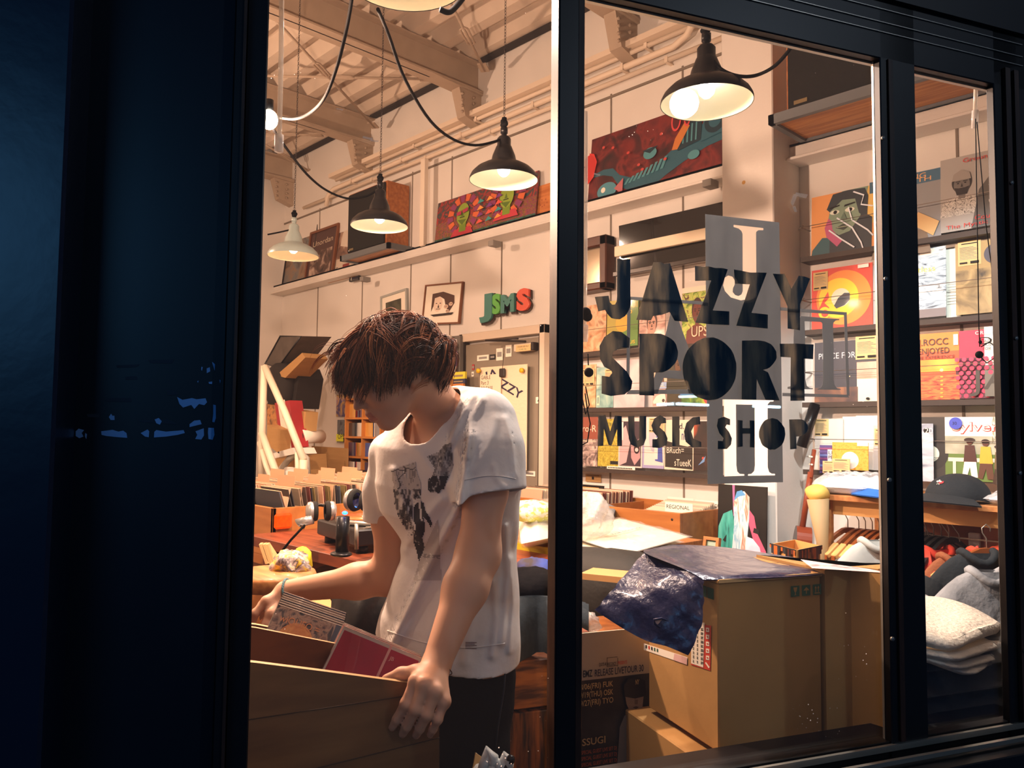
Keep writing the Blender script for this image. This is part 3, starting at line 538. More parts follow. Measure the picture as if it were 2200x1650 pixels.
def e5(A): A.text('Mr Restless',-.0,.66,.085,cm('e6cf6a'),.82); A.disc(.2,.3,.18,cm('b86a3a'),ry=.12); A.rect(.55,.9,.88,.99,M_paper); A.rect(0,0,1,.12,cm('7a7478'))
cover('record',(1915,545,2034,690),foil,e5,'dark glossy wrapped record with yellow script title',group=g2,lean=.05)
cover('record',(2035,536,2064,688),cm('d5dcd2'),lambda A:[A.rect(.1,.5-.04*i,.9,.495-.04*i,M_grey) for i in range(8)],'pale green sleeve with small print between dark records',group=g2,Y=4.07)
def e6(A): A.rect(0,.0,1,.62,photo('brown_duo',['3a3228','8a744c','b79c6a','4a4030'],8,coat=.5)); A.disc(.72,.8,.2,cm('4a4a58'),n=30); A.text('O',.66,.72,.2,cm('b8a070')); A.card(.05,.68,.42,.34)
cover('record',(2056,525,2175,678),cm('a98f5e'),e6,'tan record with dark round emblem and price card',group=g2)
# row three
def e7(A): A.text('PEACE FOR',.1,.72,.1,cm('c8ccd0'),.85); A.rect(0,0,1,.25,photo('dusk',['1e2430','6a4a3e','d08a50'],6)); A.disc(.82,.42,.012,cm('ffd9a0'))
cover('record',(1752,737,1844,866),cm('2c3340'),e7,'dark slate record with spaced pale capitals over a dusk horizon',group=g2)
def e8(A): A.rect(0,.6,1,1,cm('2f3640')); A.rect(0,.36,1,.62,photo('cloud',['c8705a','e8b09a','d8d0bc'],5)); A.text('ihr',.75,.84,.1,cm('d8d8d8')); A.card(-.03,.66,.6,.36); A.disc(.3,.05,.05,M_ink,ry=.02)
cover('record',(1843,726,1925,864),cm('ddd8c4'),e8,'cream record with sunset cloud and price card',group=g2)
def e9(A):
    A.rect(0,0,1,1,cm('e0562e')); A.rect(0,.72,1,1,cm('f0812e')); A.rect(0,.42,1,.6,photo('sunset_glow',['e8502a','f8a43a','ffd24a'],4)); A.rect(0,0,1,.36,photo('sunset_sea',['6a1e1a','d84a2a','f87a3a','a02c22'],18,stretch=(1,1,5)))
    A.disc(.66,.44,.035,cm('fff2a0')); [A.disc(.66,.34-.06*i,.03,cm('f8a840'),ry=.012) for i in range(6)]; A.text('J.ROCC',.2,.82,.1,cm('3a1c18'),.6,bold=.012); A.text('ENJOYED',.2,.69,.09,cm('3a1c18'),.62,bold=.012); A.text('THE EXPERIENCE',.12,.61,.05,cm('3a1c18'),.8); A.rect(.9,.8,.99,.96,M_paper)
cover('record',(1955,720,2062,860),cm('f0812e'),e9,'orange sunset record with bold dark lettering',group=g2)
def e10(A):
    A.rect(0,0,1,.6,cm('5a2438')); 
    for j in range(9):
        for i in range(7): A.disc(.06+.15*i+(.075 if j%2 else 0),.04+.066*j,.05,cm('e8365a'),n=14)
    A.text('ORIGINA',.45,.92,.05,M_paper,.5); A.text('JAZZ\nDUSTY\nFOR',.6,.8,.04,M_ink)
cover('record',(2056,712,2160,857),cm('e0264a'),e10,'hot pink record with pink polka dots below',group=g2)
def e11(A): A.text('DIASF',-.1,.75,.11,M_ink,1.0); A.rect(0,0,1,.45,cm('6a675f')); A.text('JAZ',-.3,.1,.3,cm('3a3632'),1.4)
cover('record',(2118,702,2230,852),M_white,e11,'white record with thin serif capitals, grey lower half',group=g2,Y=4.035)
# row four
cover('record',(1752,900,1812,1008),cm('dcd6ce'),lambda A:A.card(.0,.66,.5,.34),'white sleeve with kraft price card at left end, bottom right row',group=g2)
cover('record',(1812,895,1842,1006),M_white,lambda A:None,'narrow white sleeve second in the bottom right row',group=g2,Y=4.06)
cover('record',(1841,893,1897,1008),M_white,lambda A:None,'wide plain white sleeve in the bottom right row',group=g2)
cover('record',(1878,914,1925,1010),cm('c8c4c0'),lambda A:A.card(.05,.55,.5,.38),'grey sleeve with price card beside the dark window post',group=g2,Y=4.04)
def e12(A): 
    for i in range(8): A.rect(0,.12*i,1,.12*i+.07,cm(('5a4a8a','8a4a7a','6a7ab8')[i%3]))
    A.rect(.4,.3,1,.85,cm('d8d4e0')); A.text('LIPS',.45,.68,.12,M_ink,.5); A.text('PE-PE',.45,.52,.12,M_ink,.5)
cover('record',(1762,956,1806,1016),cm('5a4a8a'),e12,'small purple and blue striped record behind the orange one',group=g2,Y=4.0)
def e13(A): A.rect(0,0,1,1,photo('orange_scales',['e89a2a','f0b04a','d88a1e'],60)); A.disc(.5,.35,.24,M_white); A.rect(.7,.88,1,1,M_paper); A.rect(0,.74,1,.75,cm('a8641a'))
cover('record',(1789,950,1866,1008),cm('e89a2a'),e13,'small orange patterned single with a white centre',group=g2,Y=3.97)
cover('price_card',(1768,990,1795,1016),M_label,lambda A:A.card(0,0,1,1),'kraft price card leaning before the striped single, left one',cat='card',Y=3.94)
cover('price_card',(1789,985,1826,1014),M_label,lambda A:A.card(0,0,1,1),'kraft price card leaning before the orange single, right one',cat='card',Y=3.93)
def e14(A): A.disc(.75,.88,.11,M_ink); A.text('20',.68,.83,.1,M_paper)
cover('record',(1950,910,2006,1032),photo('clear_vinyl',['5a6474','9aa4b4','c8ced8','6a7484'],5,coat=.9,stretch=(1,1,4)),e14,'silvery wrapped record with round number badge',group=g2,Y=3.98)
def e15(A): A.disc(.0,.42,.85,cm('2a2a2a'),n=60); A.disc(-.05,.42,.42,cm('dfe3d2'),n=50); A.text('EXCEPT',-.1,.3,.06,M_ink,.35); A.disc(-.03,.42,.03,M_ink)
def e15(A): A.disc(.5,.42,.48,cm('262626'),n=60); A.disc(.5,.42,.24,cm('dfe3d2'),n=50); A.text('EXCEPT',.52,.32,.05,M_ink,.2); A.disc(.5,.42,.02,M_ink)
cover('record',(1962,896,2040,1030),cm('34322f'),e15,'black record with a round cream label',group=g2,Y=4.0)
def e16(A):
    A.rect(0,.0,1,.42,cm('5f7a3a')); A.rect(0,.42,1,.7,photo('hill_haze',['6a7a5a','a8a894','d8d0b8'],5)); A.rect(0,.7,1,1,cm('e6e2da')); A.rect(.6,.6,1,1,photo('willow',['e6e2da','6a6a40','e6e2da','8a8a5a'],40,stretch=(3,1,.6)))
    A.rect(.04,.3,.95,.36,cm('d8ccc0')); A.rect(.1,.1,.14,.32,cm('d8ccc0')); A.text('Sylvers',.1,.78,.14,cm('c83a34'),.68,bold=.03); A.text('Sylvers',.105,.785,.135,M_paper,.66)
    for i,(x,y,c1,c2) in enumerate(((.32,.58,'4a2a24','e8e0d8'),(.52,.56,'c8a83a','5a3a2a'),(.7,.48,'6a5a3a','3a2a20'),(.78,.6,'7a5a4a','4a3a2a'),(.92,.55,'a8604a','c89a5a'))):
        A.poly([(x-.08,y-.28),(x-.06,y-.02),(x+.06,y-.02),(x+.09,y-.28)],cm(c1)); A.poly([(x-.07,y-.28),(x+.08,y-.28),(x+.1,y-.52),(x+.02,y-.52),(x-.0,y-.36),(x-.04,y-.52),(x-.1,y-.5)],cm(c2)); A.disc(x,y+.03,.04,cm('5a3426')); A.disc(x,y+.06,.07 if i!=1 else .05,cm('2a1a16'),ry=.035)
    A.disc(.15,.9,.085,cm('3f4fb8')); A.text('30',.105,.875,.05,M_ink)
cover('record',(2033,896,2205,1031),cm('8a9a6a'),e16,'record with a group in wide hats sitting on a fence, red script',group=g2,Y=4.0)
# paintings and posters standing on the ledge
M_blackfr=mat('black_frame','1c1916',.45); M_fwood=mat('frame_wood','7a4a2c',.5)
def picture(name,box,Y,base,draw,label,frame=None,fw=.018,cat='picture',lean=.12,tilt=0,glassy=False,matw=0):
    x0,yT,x1,yB=box; a=wall(x0,yB,Y); c=wall(x0,yT,Y); d=wall(x1,(yT+yB)/2,Y); w=d[0]-a[0]; h=c[2]-a[2]; T=math.radians(tilt)
    ax=XX*math.cos(T)+ZZ*math.sin(T); ay=nrm(-XX*math.sin(T)+ZZ*math.cos(T)+YY*lean); az=np.cross(ax,ay); f=(a,ax,ay,az)
    t=thing(name,label,cat,a+ax*w/2)
    if frame:
        b=MB(); b.box(0,w,0,fw,-.012,.012,frame,f); b.box(0,w,h-fw,h,-.012,.012,frame,f); b.box(0,fw,fw,h-fw,-.012,.012,frame,f); b.box(w-fw,w,fw,h-fw,-.012,.012,frame,f); b.obj('frame',t)
        g=(a+ax*fw+ay*fw,ax,ay,az); W,H=w-2*fw,h-2*fw
    else: g=f; W,H=w,h
    b=MB(); b.box(0,W,0,H,-.01,0,base,g); b.poly([(0,0),(W,0),(W,H),(0,H)],.0004,base,g); draw(Art(b,g,W,H,.001)); b.obj('print' if frame else 'canvas',t)
    return t
mur=photo('mural_mix',['1f4a4a','a83a3a','3a5a2a','a8602a','5a2a5a','a83a44','1f6a6a'],16,detail=3,distort=3)
def m1(A):
    A.rect(0,.55,1,1,photo('mural_red',['4a1a1c','a83a34','7a2422','1f4a4a','5a1e1e'],9,detail=2,distort=3)); A.rect(0,0,1,.22,photo('mural_teal',['12302e','2f5a24','1f6a78','5a6a22'],20,detail=3,distort=2))
    for cx,cy in ((.3,.6),(.74,.68)):
        for k in range(16): a=k*math.pi/8; A.poly([(cx+.11*math.cos(a),cy+.26*math.sin(a)),(cx+.17*math.cos(a),cy+.4*math.sin(a)),(cx+.17*math.cos(a+.3),cy+.4*math.sin(a+.3)),(cx+.11*math.cos(a+.3),cy+.26*math.sin(a+.3))],cm(('8a3a6a','d86a3a')[k%2]))
        A.poly([(cx-.12,cy-.42),(cx+.12,cy-.42),(cx+.09,cy-.28),(cx-.08,cy-.28)],cm('c83a4a')); A.rect(cx-.03,cy-.35,cx+.04,cy-.1,cm('7a9a2a')); A.disc(cx,cy+.0,.065,cm('93ad3a'),ry=.22); A.poly([(cx-.05,cy-.1),(cx+.04,cy-.12),(cx,cy-.22)],cm('5a7a22'))
        A.rect(cx-.03,cy-.07,cx+.02,cy-.05,cm('2c3a1a')); A.poly([(cx-.02,cy-.04),(cx+.01,cy-.04),(cx-.005,cy+.06)],cm('5a7a22'))
    A.poly([(.24,.65),(.29,.67),(.29,.59),(.245,.58)],cm('b8345a')); A.poly([(.3,.67),(.36,.7),(.36,.63),(.31,.6)],cm('b8345a')); A.poly([(.67,.8),(.68,.95),(.76,1),(.81,.92),(.81,.84)],cm('c8383a'))
    for i in range(9): x=.05+.11*i; A.poly([(x,.1),(x+.03,.17),(x+.06,.1),(x+.02,.06)],cm(('2fa8a8','d86a5a','a83a4a')[i%3]))
    for k in range(12): x=.46+.09*(k%3); y=.3+.13*(k//3); A.poly([(x,y),(x+.07,y+.02),(x+.03,y+.09)],cm(('e85a4a','3a9a9a','f0a04a','7a3a8a')[k%4]))
picture('painting',(932,435,1148,540),4.02,mur,m1,'bright mural painting of two green faces leaning on the ledge',lean=.1)
picture('wood_panel',(1132,404,1200,487),4.05,mat('ply_panel','d88a4a',.6,col2='b86a30',nscale=5,stretch=(1,1,6)),lambda A:[A.disc(.5+.1*math.cos(k),.5+.1*math.sin(2*k),.02,cm('a85a2a')) for k in range(6)],'plain orange plywood board beside the green-faced painting',lean=.1)
def m2(A):
    A.rect(0,0,1,1,photo('crimson_space',['2a0c10','4f1418','7a2420','36100f'],6,detail=5,distort=1)); B=[]
    teal=cm('2a5e70'); dk=cm('143442'); tl2=cm('4f8f9a')
    pts=[(.02,.42),(.12,.44),(.2,.40),(.26,.25),(.36,.14),(.5,.12),(.62,.28),(.75,.42),(.9,.55),(1,.6)]
    for i in range(len(pts)-1):
        (a,c),(d,e)=pts[i],pts[i+1]; t0=.02+.02*i; t1=.02+.02*(i+1); A.poly([(a,c-t0),(d,e-t1),(d,e+t1),(a,c+t0)],teal)
    for i in range(9): x=.3+.035*i; A.poly([(x,.16+.01*i),(x+.02,.16+.01*i),(x+.05,.24+.02*i),(x+.03,.24+.02*i)],tl2)
    A.poly([(.7,.42),(.86,.48),(.86,.8),(.72,.74)],dk); [A.rect(.73+.03*i,.5,.74+.03*i,.74,tl2) for i in range(4)]
    A.poly([(.86,.45),(1,.5),(1,.9),(.88,.86)],teal); A.disc(.95,.68,.07,dk,ry=.16); A.disc(.95,.68,.04,teal,ry=.09)
    A.poly([(.66,.45),(.7,.44),(.78,.72),(.74,.78),(.68,.6)],cm('c87a3a')); A.disc(.68,.84,.035,cm('d84a4a'),ry=.14); A.disc(.68,.84,.025,cm('5a1a20'),ry=.11); A.disc(.76,.86,.025,cm('d84a4a'),ry=.14); A.disc(.76,.86,.016,cm('5a1a20'),ry=.11)
    A.disc(.17,.14,.08,cm('4f8fa0'),ry=.12); A.poly([(.23,.14),(.3,.26),(.3,.03)],cm('b86a70')); A.disc(.14,.16,.018,M_paper); A.disc(.5,.5,.05,tl2,ry=.08); A.poly([(.44,.56),(.5,.5),(.56,.58)],dk); A.disc(.82,.3,.04,tl2,ry=.06)
    A.poly([(0,.3),(.05,.4),(.07,.62),(.04,.75),(0,.78)],cm('d83a34')); A.disc(.0,.55,.06,cm('c83430'),ry=.2)
    for x,y in ((.12,.8),(.2,.75),(.45,.3),(.42,.38),(.58,.72),(.33,.6),(.62,.35)): A.disc(x,y,.012,cm('c84a44'),ry=.02,n=12)
picture('painting',(1262,296,1549,443),4.02,cm('7a2024'),m2,'wide crimson painting of a teal turntable creature on the ledge',lean=.1)
gp='framed posters at the left end of the ledge'
def m3(A): A.rect(.1,.1,.9,.62,photo('dark_show',['1e1612','5a4034','c8b0a0'],10)); A.text('Unordan',.12,.72,.11,cm('c8b8a0'),.76,rot=2); A.rect(.15,.03,.8,.06,cm('8a6a5a'))
t_=picture('framed_poster',(652,498,714,618),4.02,cm('4a2a22'),m3,'brown framed dark poster with blackletter title on the ledge',frame=M_fwood,fw=.025)
picture('framed_poster',(704,458,764,608),4.04,cm('cdbfae'),lambda A:(A.rect(.08,.3,.95,.95,photo('stage_photo',['3a2a26','8a6a5a','d8c4b0'],6)),A.poly([(.3,.5),(.6,.45),(.75,.8),(.5,.9),(.35,.7)],cm('d8cbbc')),A.rect(.5,.1,.75,.2,cm('8a2a22')),A.text('LIVE',.1,.12,.06,M_ink)),'pale framed photo poster half behind the wooden speaker',frame=mat('pale_frame','b98a5c',.5))
picture('framed_poster',(604,480,668,632),4.03,photo('aged_print',['4a3a2a','8a6a4a','6a6a68','3a3430'],6,coat=.6),lambda A:None,'dark aged framed picture at the far left of the ledge',frame=M_blackfr,fw=.014)
picture('framed_poster',(752,588,772,606),4.05,M_paper,lambda A:A.rect(.1,.1,.9,.7,cm('2a2a3a')),'tiny framed card at the foot of the speaker shelf',frame=M_blackfr,fw=.008)
# big wall pieces under the ledge
def m5(A):
    A.rect(.17,.25,.85,.78,M_paper); k=cm('2a1c18')
    A.disc(.38,.5,.13,cm('e6d2c0'),ry=.2); A.poly([(.2,.3),(.2,.78),(.5,.82),(.82,.7),(.84,.5),(.7,.25),(.6,.45),(.55,.62),(.42,.7),(.28,.66),(.26,.45)],cm('4a2c20'))
    for x,y in ((.34,.52),(.45,.52)): A.disc(x,y,.025,k,ry=.012)
    A.poly([(.38,.4),(.43,.4),(.4,.5)],k); A.rect(.34,.36,.46,.375,k)
    for x,y,r in ((.62,.42,.06),(.75,.48,.055),(.68,.3,.05)): A.disc(x,y,r,cm('d8bca6'),ry=r*.9); A.disc(x-.02,y+.01,.01,k); A.disc(x+.02,y+.01,.01,k); A.rect(x-.02,y-.03,x+.02,y-.024,k)
    A.poly([(.2,.22),(.85,.26),(.8,.2),(.3,.17)],k)
picture('framed_print',(907,613,988,698),4.07,M_paper,m5,'wood framed print of brown faces hanging tilted beside the letters',frame=M_fwood,fw=.012,lean=.05,tilt=-4)
picture('framed_print',(819,637,876,690),4.08,M_paper,lambda A:A.rect(.15,.0,.8,.72,photo('dim_scene',['1a1a14','3a3a2a','5a5a44'],8)),'silver framed print half hidden behind the hair',frame=mat('silver_frame','b4bab8',.35,metal=.5),fw=.02,lean=.02,tilt=4)
# foam letters on the wall
LT=(('J','3f7f76',1032,678,.185,28,-.004),('S','5cb04a',1058,673,.165,19,.0),('M','3f7f76',1078,671,.15,30,-.006),('S','d8553a',1112,666,.175,26,.008))
t=thing('letter_sign','painted cutout letters in teal, green and red on the wall above the grey door','sign',wall(1087,680,4.07))
for ch,c,px,py,h,wpx,zo in LT:
    p=wall(px,py,4.06+zo); wd_=wall(px+wpx,py,4.06)[0]-p[0]; b=MB()
    b.text(ch,h*.86,0,0,0,cm(c,0),(p,XX,ZZ,-YY),width=wd_,depth=.010,bold=.06); o=b.obj('letter',t,label='%s letter'%{'3f7f76':'teal','5cb04a':'green','d8553a':'red'}[c])
    b=MB(); b.text(ch,h*.88,-.012,-.010,-.012,cm('3a2418',0),(p,XX,ZZ,-YY),width=wd_+.022,depth=.004,bold=.085); b.obj('backing',o)
# dark glazed panel hanging over the rails
t=thing('glazed_panel','long dark glossy glass panel with a pale bar, mounted beside the pillar','panel',wall(1440,590,4.0))
a=wall(1324,568,4.0); z0=a[2]; x0=a[0]; z1=wall(1324,490,4.0)[2]; zm0=wall(1324,552,4.0)[2]; zm1=wall(1324,530,4.0)[2]
M_glz=mat('dark_glaze','14120f',.02,spec=1.0,coat=.6)
tz=math.tan(math.radians(3.4)); MB().box(0,-2.33-x0,0,z1+.08-z0,-.03,0,M_glz,(np.array([x0,4.045,z0-.06]),XX,nrm(ZZ-YY*tz),nrm(-YY-ZZ*tz))).obj('dark_glass',t); MB().box(x0-.01,-2.33,3.99,4.02,zm0,zm1,mat('pale_bar','efe0c4',.4),b=.003).obj('pale_bar',t)
MB().box(x0-.01,-2.33,3.975,4.0,z0-.085,z0-.055,mat('panel_lip','2a211a',.3),b=.003).obj('lower_lip',t)
# framed mirror at the left edge of the middle pane
t=thing('wall_mirror','dark wood framed mirror by the thick window mullion','mirror',wall(1285,630,4.05)); a=wall(1240,632,4.03); b_=wall(1312,505,4.03)
b=MB(); fr_=mat('mirror_wood','5a3322',.4,noise=.3,nscale=12)
for q in ((a[0],b_[0],a[2],a[2]+.05),(a[0],b_[0],b_[2]-.07,b_[2])): b.box(q[0],q[1],3.98,4.08,q[2],q[3],fr_,b=.008)
b.box(b_[0]-.06,b_[0],3.98,4.08,a[2],b_[2],fr_,b=.008); b.obj('frame',t); MB().box(a[0],b_[0]-.055,4.02,4.04,a[2]+.04,b_[2]-.05,mat('old_mirror','b8a890',.12,metal=.8)).obj('mirror_glass',t)
# junction boxes on the ledge
for (x,y) in ((1060,526),(782,602),(1524,398)):
    a=wall(x,y,3.93); MB().box(a[0]-.03,a[0]+.03,3.9,3.985,a[2]-.012,a[2]+.03,mat('clip_grey','8a8680',.5),b=.002).obj('cable_clip',label={1060:'grey clip on the ledge under the green-faced painting',782:'grey clip on the ledge below the speaker',1524:'grey clip on the ledge next to the pillar'}[x],cat='clip',group='clips on the ledge')
t_=wall(912,345,3.98); MB().box(t_[0]-.03,t_[0]+.03,3.96,4.0,2.99,wall(912,342,3.98)[2],mat('batten','e8dccb',.6),b=.003).obj('batten',label='white upright batten standing on the ledge between speaker and painting',cat='batten')
# ---------------- speakers on hung shelves
M_cloth=mat('speaker_cloth','15130f',.85,bump=.2,bscale=300); M_spk=mat('speaker_wood','b5713a',.45,col2='9a5a2c',nscale=6,stretch=(1,6,6)); M_iron=mat('angle_iron','6f7478',.45,metal=.3)
def shelf_spk(label,ls,X0,X1,y0,y1,z,sx0,sx1,sy0,sy1,h,mt):
    s=thing('wall_shelf',ls,'shelf',((X0+X1)/2,(y0+y1)/2,z-.05)); b=MB()
    b.box(X0,X1,y0,y0+.03,z-.05,z,mt); b.box(X0,X1,y1-.03,y1,z-.05,z,mt); b.box(X0,X0+.03,y0,y1,z-.05,z,mt); b.box(X1-.03,X1,y0,y1,z-.05,z,mt); b.obj('shelf_frame',s)
    MB().box(X0+.03,X1-.03,y0+.03,y1-.03,z-.035,z-.015,M_wood).obj('shelf_board',s)
    t=thing('loudspeaker',label,'speaker',((sx0+sx1)/2,(sy0+sy1)/2,z)); MB().box(sx0,sx1,sy0+.02,sy1,z+.001,z+h,M_spk,b=.004).obj('cabinet',t); MB().box(sx0+.015,sx1-.015,sy0,sy0+.02,z+.015,z+h-.015,M_cloth,b=.006).obj('grille',t)
    MB().box(sx0+.05,sx0+.12,sy0-.003,sy0,z+.03,z+.05,mat('badge','8a7a5a',.4,metal=.6)).obj('badge',t)
    return t
shelf_spk('large loudspeaker with dark grille on the hung shelf near the right window post','grey steel shelf with pine board under the large loudspeaker',-1.93,-.15,3.62,4.0,3.04,-1.86,-.95,3.66,4.0,.55,M_iron)
shelf_spk('wooden loudspeaker with dark grille and orange side, above the head','wooden shelf with steel edge under the orange-sided loudspeaker',-6.40,-5.60,3.80,4.09,3.04,-6.32,-5.69,3.82,4.08,.58,M_iron)
# ================================================================ SHOP FURNITURE AND STOCK
def pillow(b,Q,th,m,nu=14,nv=14,puff=.5,noise=0.,seed=0,crease=0,up=None,sag=0,wr=9):
    """closed cushion-like slab spanned by four corners (bottom sheet), thickness th upwards"""
    Q=[np.array(q,float) for q in Q]; n=nrm(np.cross(Q[1]-Q[0],Q[3]-Q[0])) if up is None else np.array(up,float); q=np.random.RandomState(seed); ph=q.rand(8)*6.28
    T=np.zeros((nu+1,nv+1,3)); B=np.zeros((nu+1,nv+1,3))
    for i in range(nu+1):
        for j in range(nv+1):
            u,v=i/nu,j/nv; p=(1-u)*(1-v)*Q[0]+u*(1-v)*Q[1]+u*v*Q[2]+(1-u)*v*Q[3]
            e=min(1,8*u*(1-u))*min(1,8*v*(1-v)); e=e**puff if e>0 else 0
            w=noise*(math.sin(wr*u+ph[0]+4*v)*math.sin(wr*1.3*v+ph[1])+.6*math.sin(wr*2.3*(u+v*.6)+ph[2])+.5*math.sin(wr*3.1*(v-u*.7)+ph[3]))
            s_=-sag*((2*u-1)**2+(2*v-1)**2)*.5
            T[i,j]=p+n*(th*e*(1+w)+th*.5*(1-e)*.9+s_); B[i,j]=p+n*(th*.45*(1-e)+s_)
    b.grid(T,m); b.grid(B[::-1],m)
    for k in range(nu): b.add([T[k,0],T[k+1,0],B[k+1,0],B[k,0]],[(0,1,2,3)],m,True); b.add([T[k,nv],T[k+1,nv],B[k+1,nv],B[k,nv]],[(3,2,1,0)],m,True)
    for k in range(nv): b.add([T[0,k],T[0,k+1],B[0,k+1],B[0,k]],[(3,2,1,0)],m,True); b.add([T[nu,k],T[nu,k+1],B[nu,k+1],B[nu,k]],[(0,1,2,3)],m,True)
    return T
M_board=mat('card_board','b98f58',.8,noise=.08,nscale=7,stretch=(1,1,8)); M_boxd=mat('card_edge','8f6b3e',.85); M_bin=mat('bin_wood','b9773c',.45,col2='a5652f',nscale=3,stretch=(1,8,8),coat=.15); M_bolt=mat('bolt_dark','2a211c',.5)
M_plas=mat('cellophane','f4f6f6',.08,alpha=.22,spec=1.0); M_yel=mat('yellow_edge','d9bd2a',.5,noise=.25,nscale=30,stretch=(1,1,10)); M_cott=mat('cotton_cream','efe8cf',.8,bump=.3,bscale=14,bdist=.003)
M_cloth_w=mat('towel_white','ebe3d3',.95,bump=.35,bscale=90)
# ---- wall bins (long wooden record bins along the back wall)
b0=thing('record_bin','long orange-brown wooden record bin with empty compartments along the back wall','bin',(-3.1,3.8,0))
b=MB(); X0,X1,Y0,Y1,ZB=-3.93,-2.37,3.47,4.06,.985
b.box(X0,X1,Y0,Y0+.02,.62,ZB,M_bin,b=.002); b.box(X0,X1,Y1-.02,Y1,.62,ZB,M_bin,b=.002); b.box(X1-.02,X1,Y0+.02,Y1-.02,.62,ZB,M_bin,b=.002); b.box(X0,X0+.02,Y0+.02,Y1-.02,.62,ZB,M_bin,b=.002); b.box(X0,X1,Y0,Y1,.60,.62,M_bin); b.box(X0+.05,X1-.05,Y0+.05,Y1-.05,0,.6,M_bin)
b.obj('bin_case',b0)
for x in (-3.42,-3.05,-2.72): MB().box(x,x+.018,Y0+.02,Y1-.02,.62,ZB-.015,M_bin).obj('divider',b0)
for x,z in ((-2.42,.95),(-2.42,.86),(-2.9,.91),(-3.27,.955),(-3.27,.85)): MB().tube([(x,Y0-.001,z),(x,Y0+.004,z)],.007,M_bolt,10).obj('screw',b0)
# ---- left LP bin
LB=(-4.78,-3.77,1.88,3.36)
b1=thing('record_bin','wooden record bin packed with upright records beside the turntable desk','bin',(-4.3,2.6,0)); b=MB()
b.box(LB[0],LB[1],LB[2],LB[2]+.02,.75,1.0,M_bin,b=.002); b.box(LB[1]-.02,LB[1],LB[2],LB[3],.72,1.0,M_bin,b=.002); b.box(LB[0],LB[0]+.02,LB[2],LB[3],.75,1.0,M_bin); b.box(LB[0],LB[1],LB[3]-.02,LB[3],.75,1.0,M_bin); b.box(LB[0],LB[1],LB[2],LB[3],.70,.75,M_bin); b.box(LB[0]+.05,LB[1]-.05,LB[2]+.05,LB[3]-.05,0,.7,M_bin); b.obj('bin_case',b1)
cols=['c9a184','3c3834','8a7a66','5a4a42','b5ab9a','6a3a34','4a5058','d8c8b0','7a6a40','2c2a30']
edge_m=[mat('sleeve_'+c,c,.6) for c in cols]; top_m=mat('sleeve_top','d9b08a',.6,noise=.15,nscale=40)
def lp(m,name='record_sleeve'):
    b=MB(); b.box(-.157,.157,-.0022,.0022,0,.315,m); b.box(-.157,.157,-.0022,.0022,.3151,.3155,top_m); return b
protos=[lp(m) for m in edge_m]; pmesh=[p.mesh('record_sleeve') for p in protos]
def put_lp(k,loc,rx,label,group,rz=0):
    o=bpy.data.objects.new('record_sleeve',pmesh[k]); COL.objects.link(o); o.location=loc; o.rotation_euler=(rx,0,rz); o['label']=label; o['category']='record'; o['group']=group; return o
for r,xc in enumerate((-3.945,-4.275,-4.605)):
    y=LB[2]+(.14 if r==0 else .06); k=0; n=72 if r==0 else 60
    step=(LB[3]-.12-y)/n
    for i in range(n):
        lean=-.30*math.exp(-i/9)-.03+.02*rng.randn()
        put_lp(rng.randint(len(cols)) if r==0 else rng.choice([0,7,4]),(xc+.004*rng.randn(),y+step*i,.782+.008*rng.rand()),-lean,'record sleeve filed upright in the packed wooden bin','records in the packed bin')
tabm=mat('divider_card','c9a07c',.7)
for r,xc in enumerate((-3.945,-4.275,-4.605)):
    for k in range(7):
        y=LB[2]+.14+.19*k+.03*r; h=.36+.018*rng.rand(); w=.07+.03*rng.rand(); s=rng.uniform(-.06,.06)
        b=MB(); b.prism([(-.155,0),(.155,0),(.155,.325),(s+w,.325),(s+w,h),(s-w,h),(s-w,.325),(-.155,.325)],-.0008,.0008,tabm,(np.array([xc,y+.008,.78]),XX,nrm(ZZ+.08*YY),-YY)); b.obj('divider_card',label='kraft divider card with raised tab between the packed records',cat='divider',group='divider cards in the packed bin')
b=MB(); f=(np.array([-3.945,LB[2]+.045,.785]),XX,nrm(ZZ+.2*YY),nrm(-YY+.2*ZZ)); b.box(-.155,.155,0,.318,-.002,.002,mat('plain_sleeve','d9b79a',.6),f); b.poly([(-.15,.01),(-.1,.01),(-.1,.3),(-.15,.3)],.0025,mat('sleeve_band','c98f5c',.6),f); b.obj('record_sleeve',label='plain buff sleeve facing out at the front of the packed bin',cat='record')
b=MB(); f=(np.array([-4.275,LB[2]+.03,.785]),XX,nrm(ZZ+.12*YY),nrm(-YY+.12*ZZ)); b.box(-.155,.155,0,.31,-.002,.002,mat('rose_sleeve','b98474',.5),f); b.poly([(-.02,.2),(.06,.2),(.06,.26),(-.02,.26)],.0025,M_paper,f); b.obj('record_sleeve',label='rose sleeve with a white price sticker at the front of the packed bin',cat='record')
b=MB(); p=wall(605,1120,1.9); 
am=mat('amber_lens','c83c00',.25,emit=.35,ecol='ff4a00',noise=.6,nscale=60,coat=.6); pc=hor(606,1120,.93)
pc=C0+ray(606,1119)*((-3.765)/ray(606,1119)[0]); b.box(-.05,.05,-.04,.04,0,.022,am,(pc,YY,ZZ,XX),b=.012); b.obj('amber_lamp',label='glowing amber reflector lamp fixed to the wooden bin front',cat='lamp')
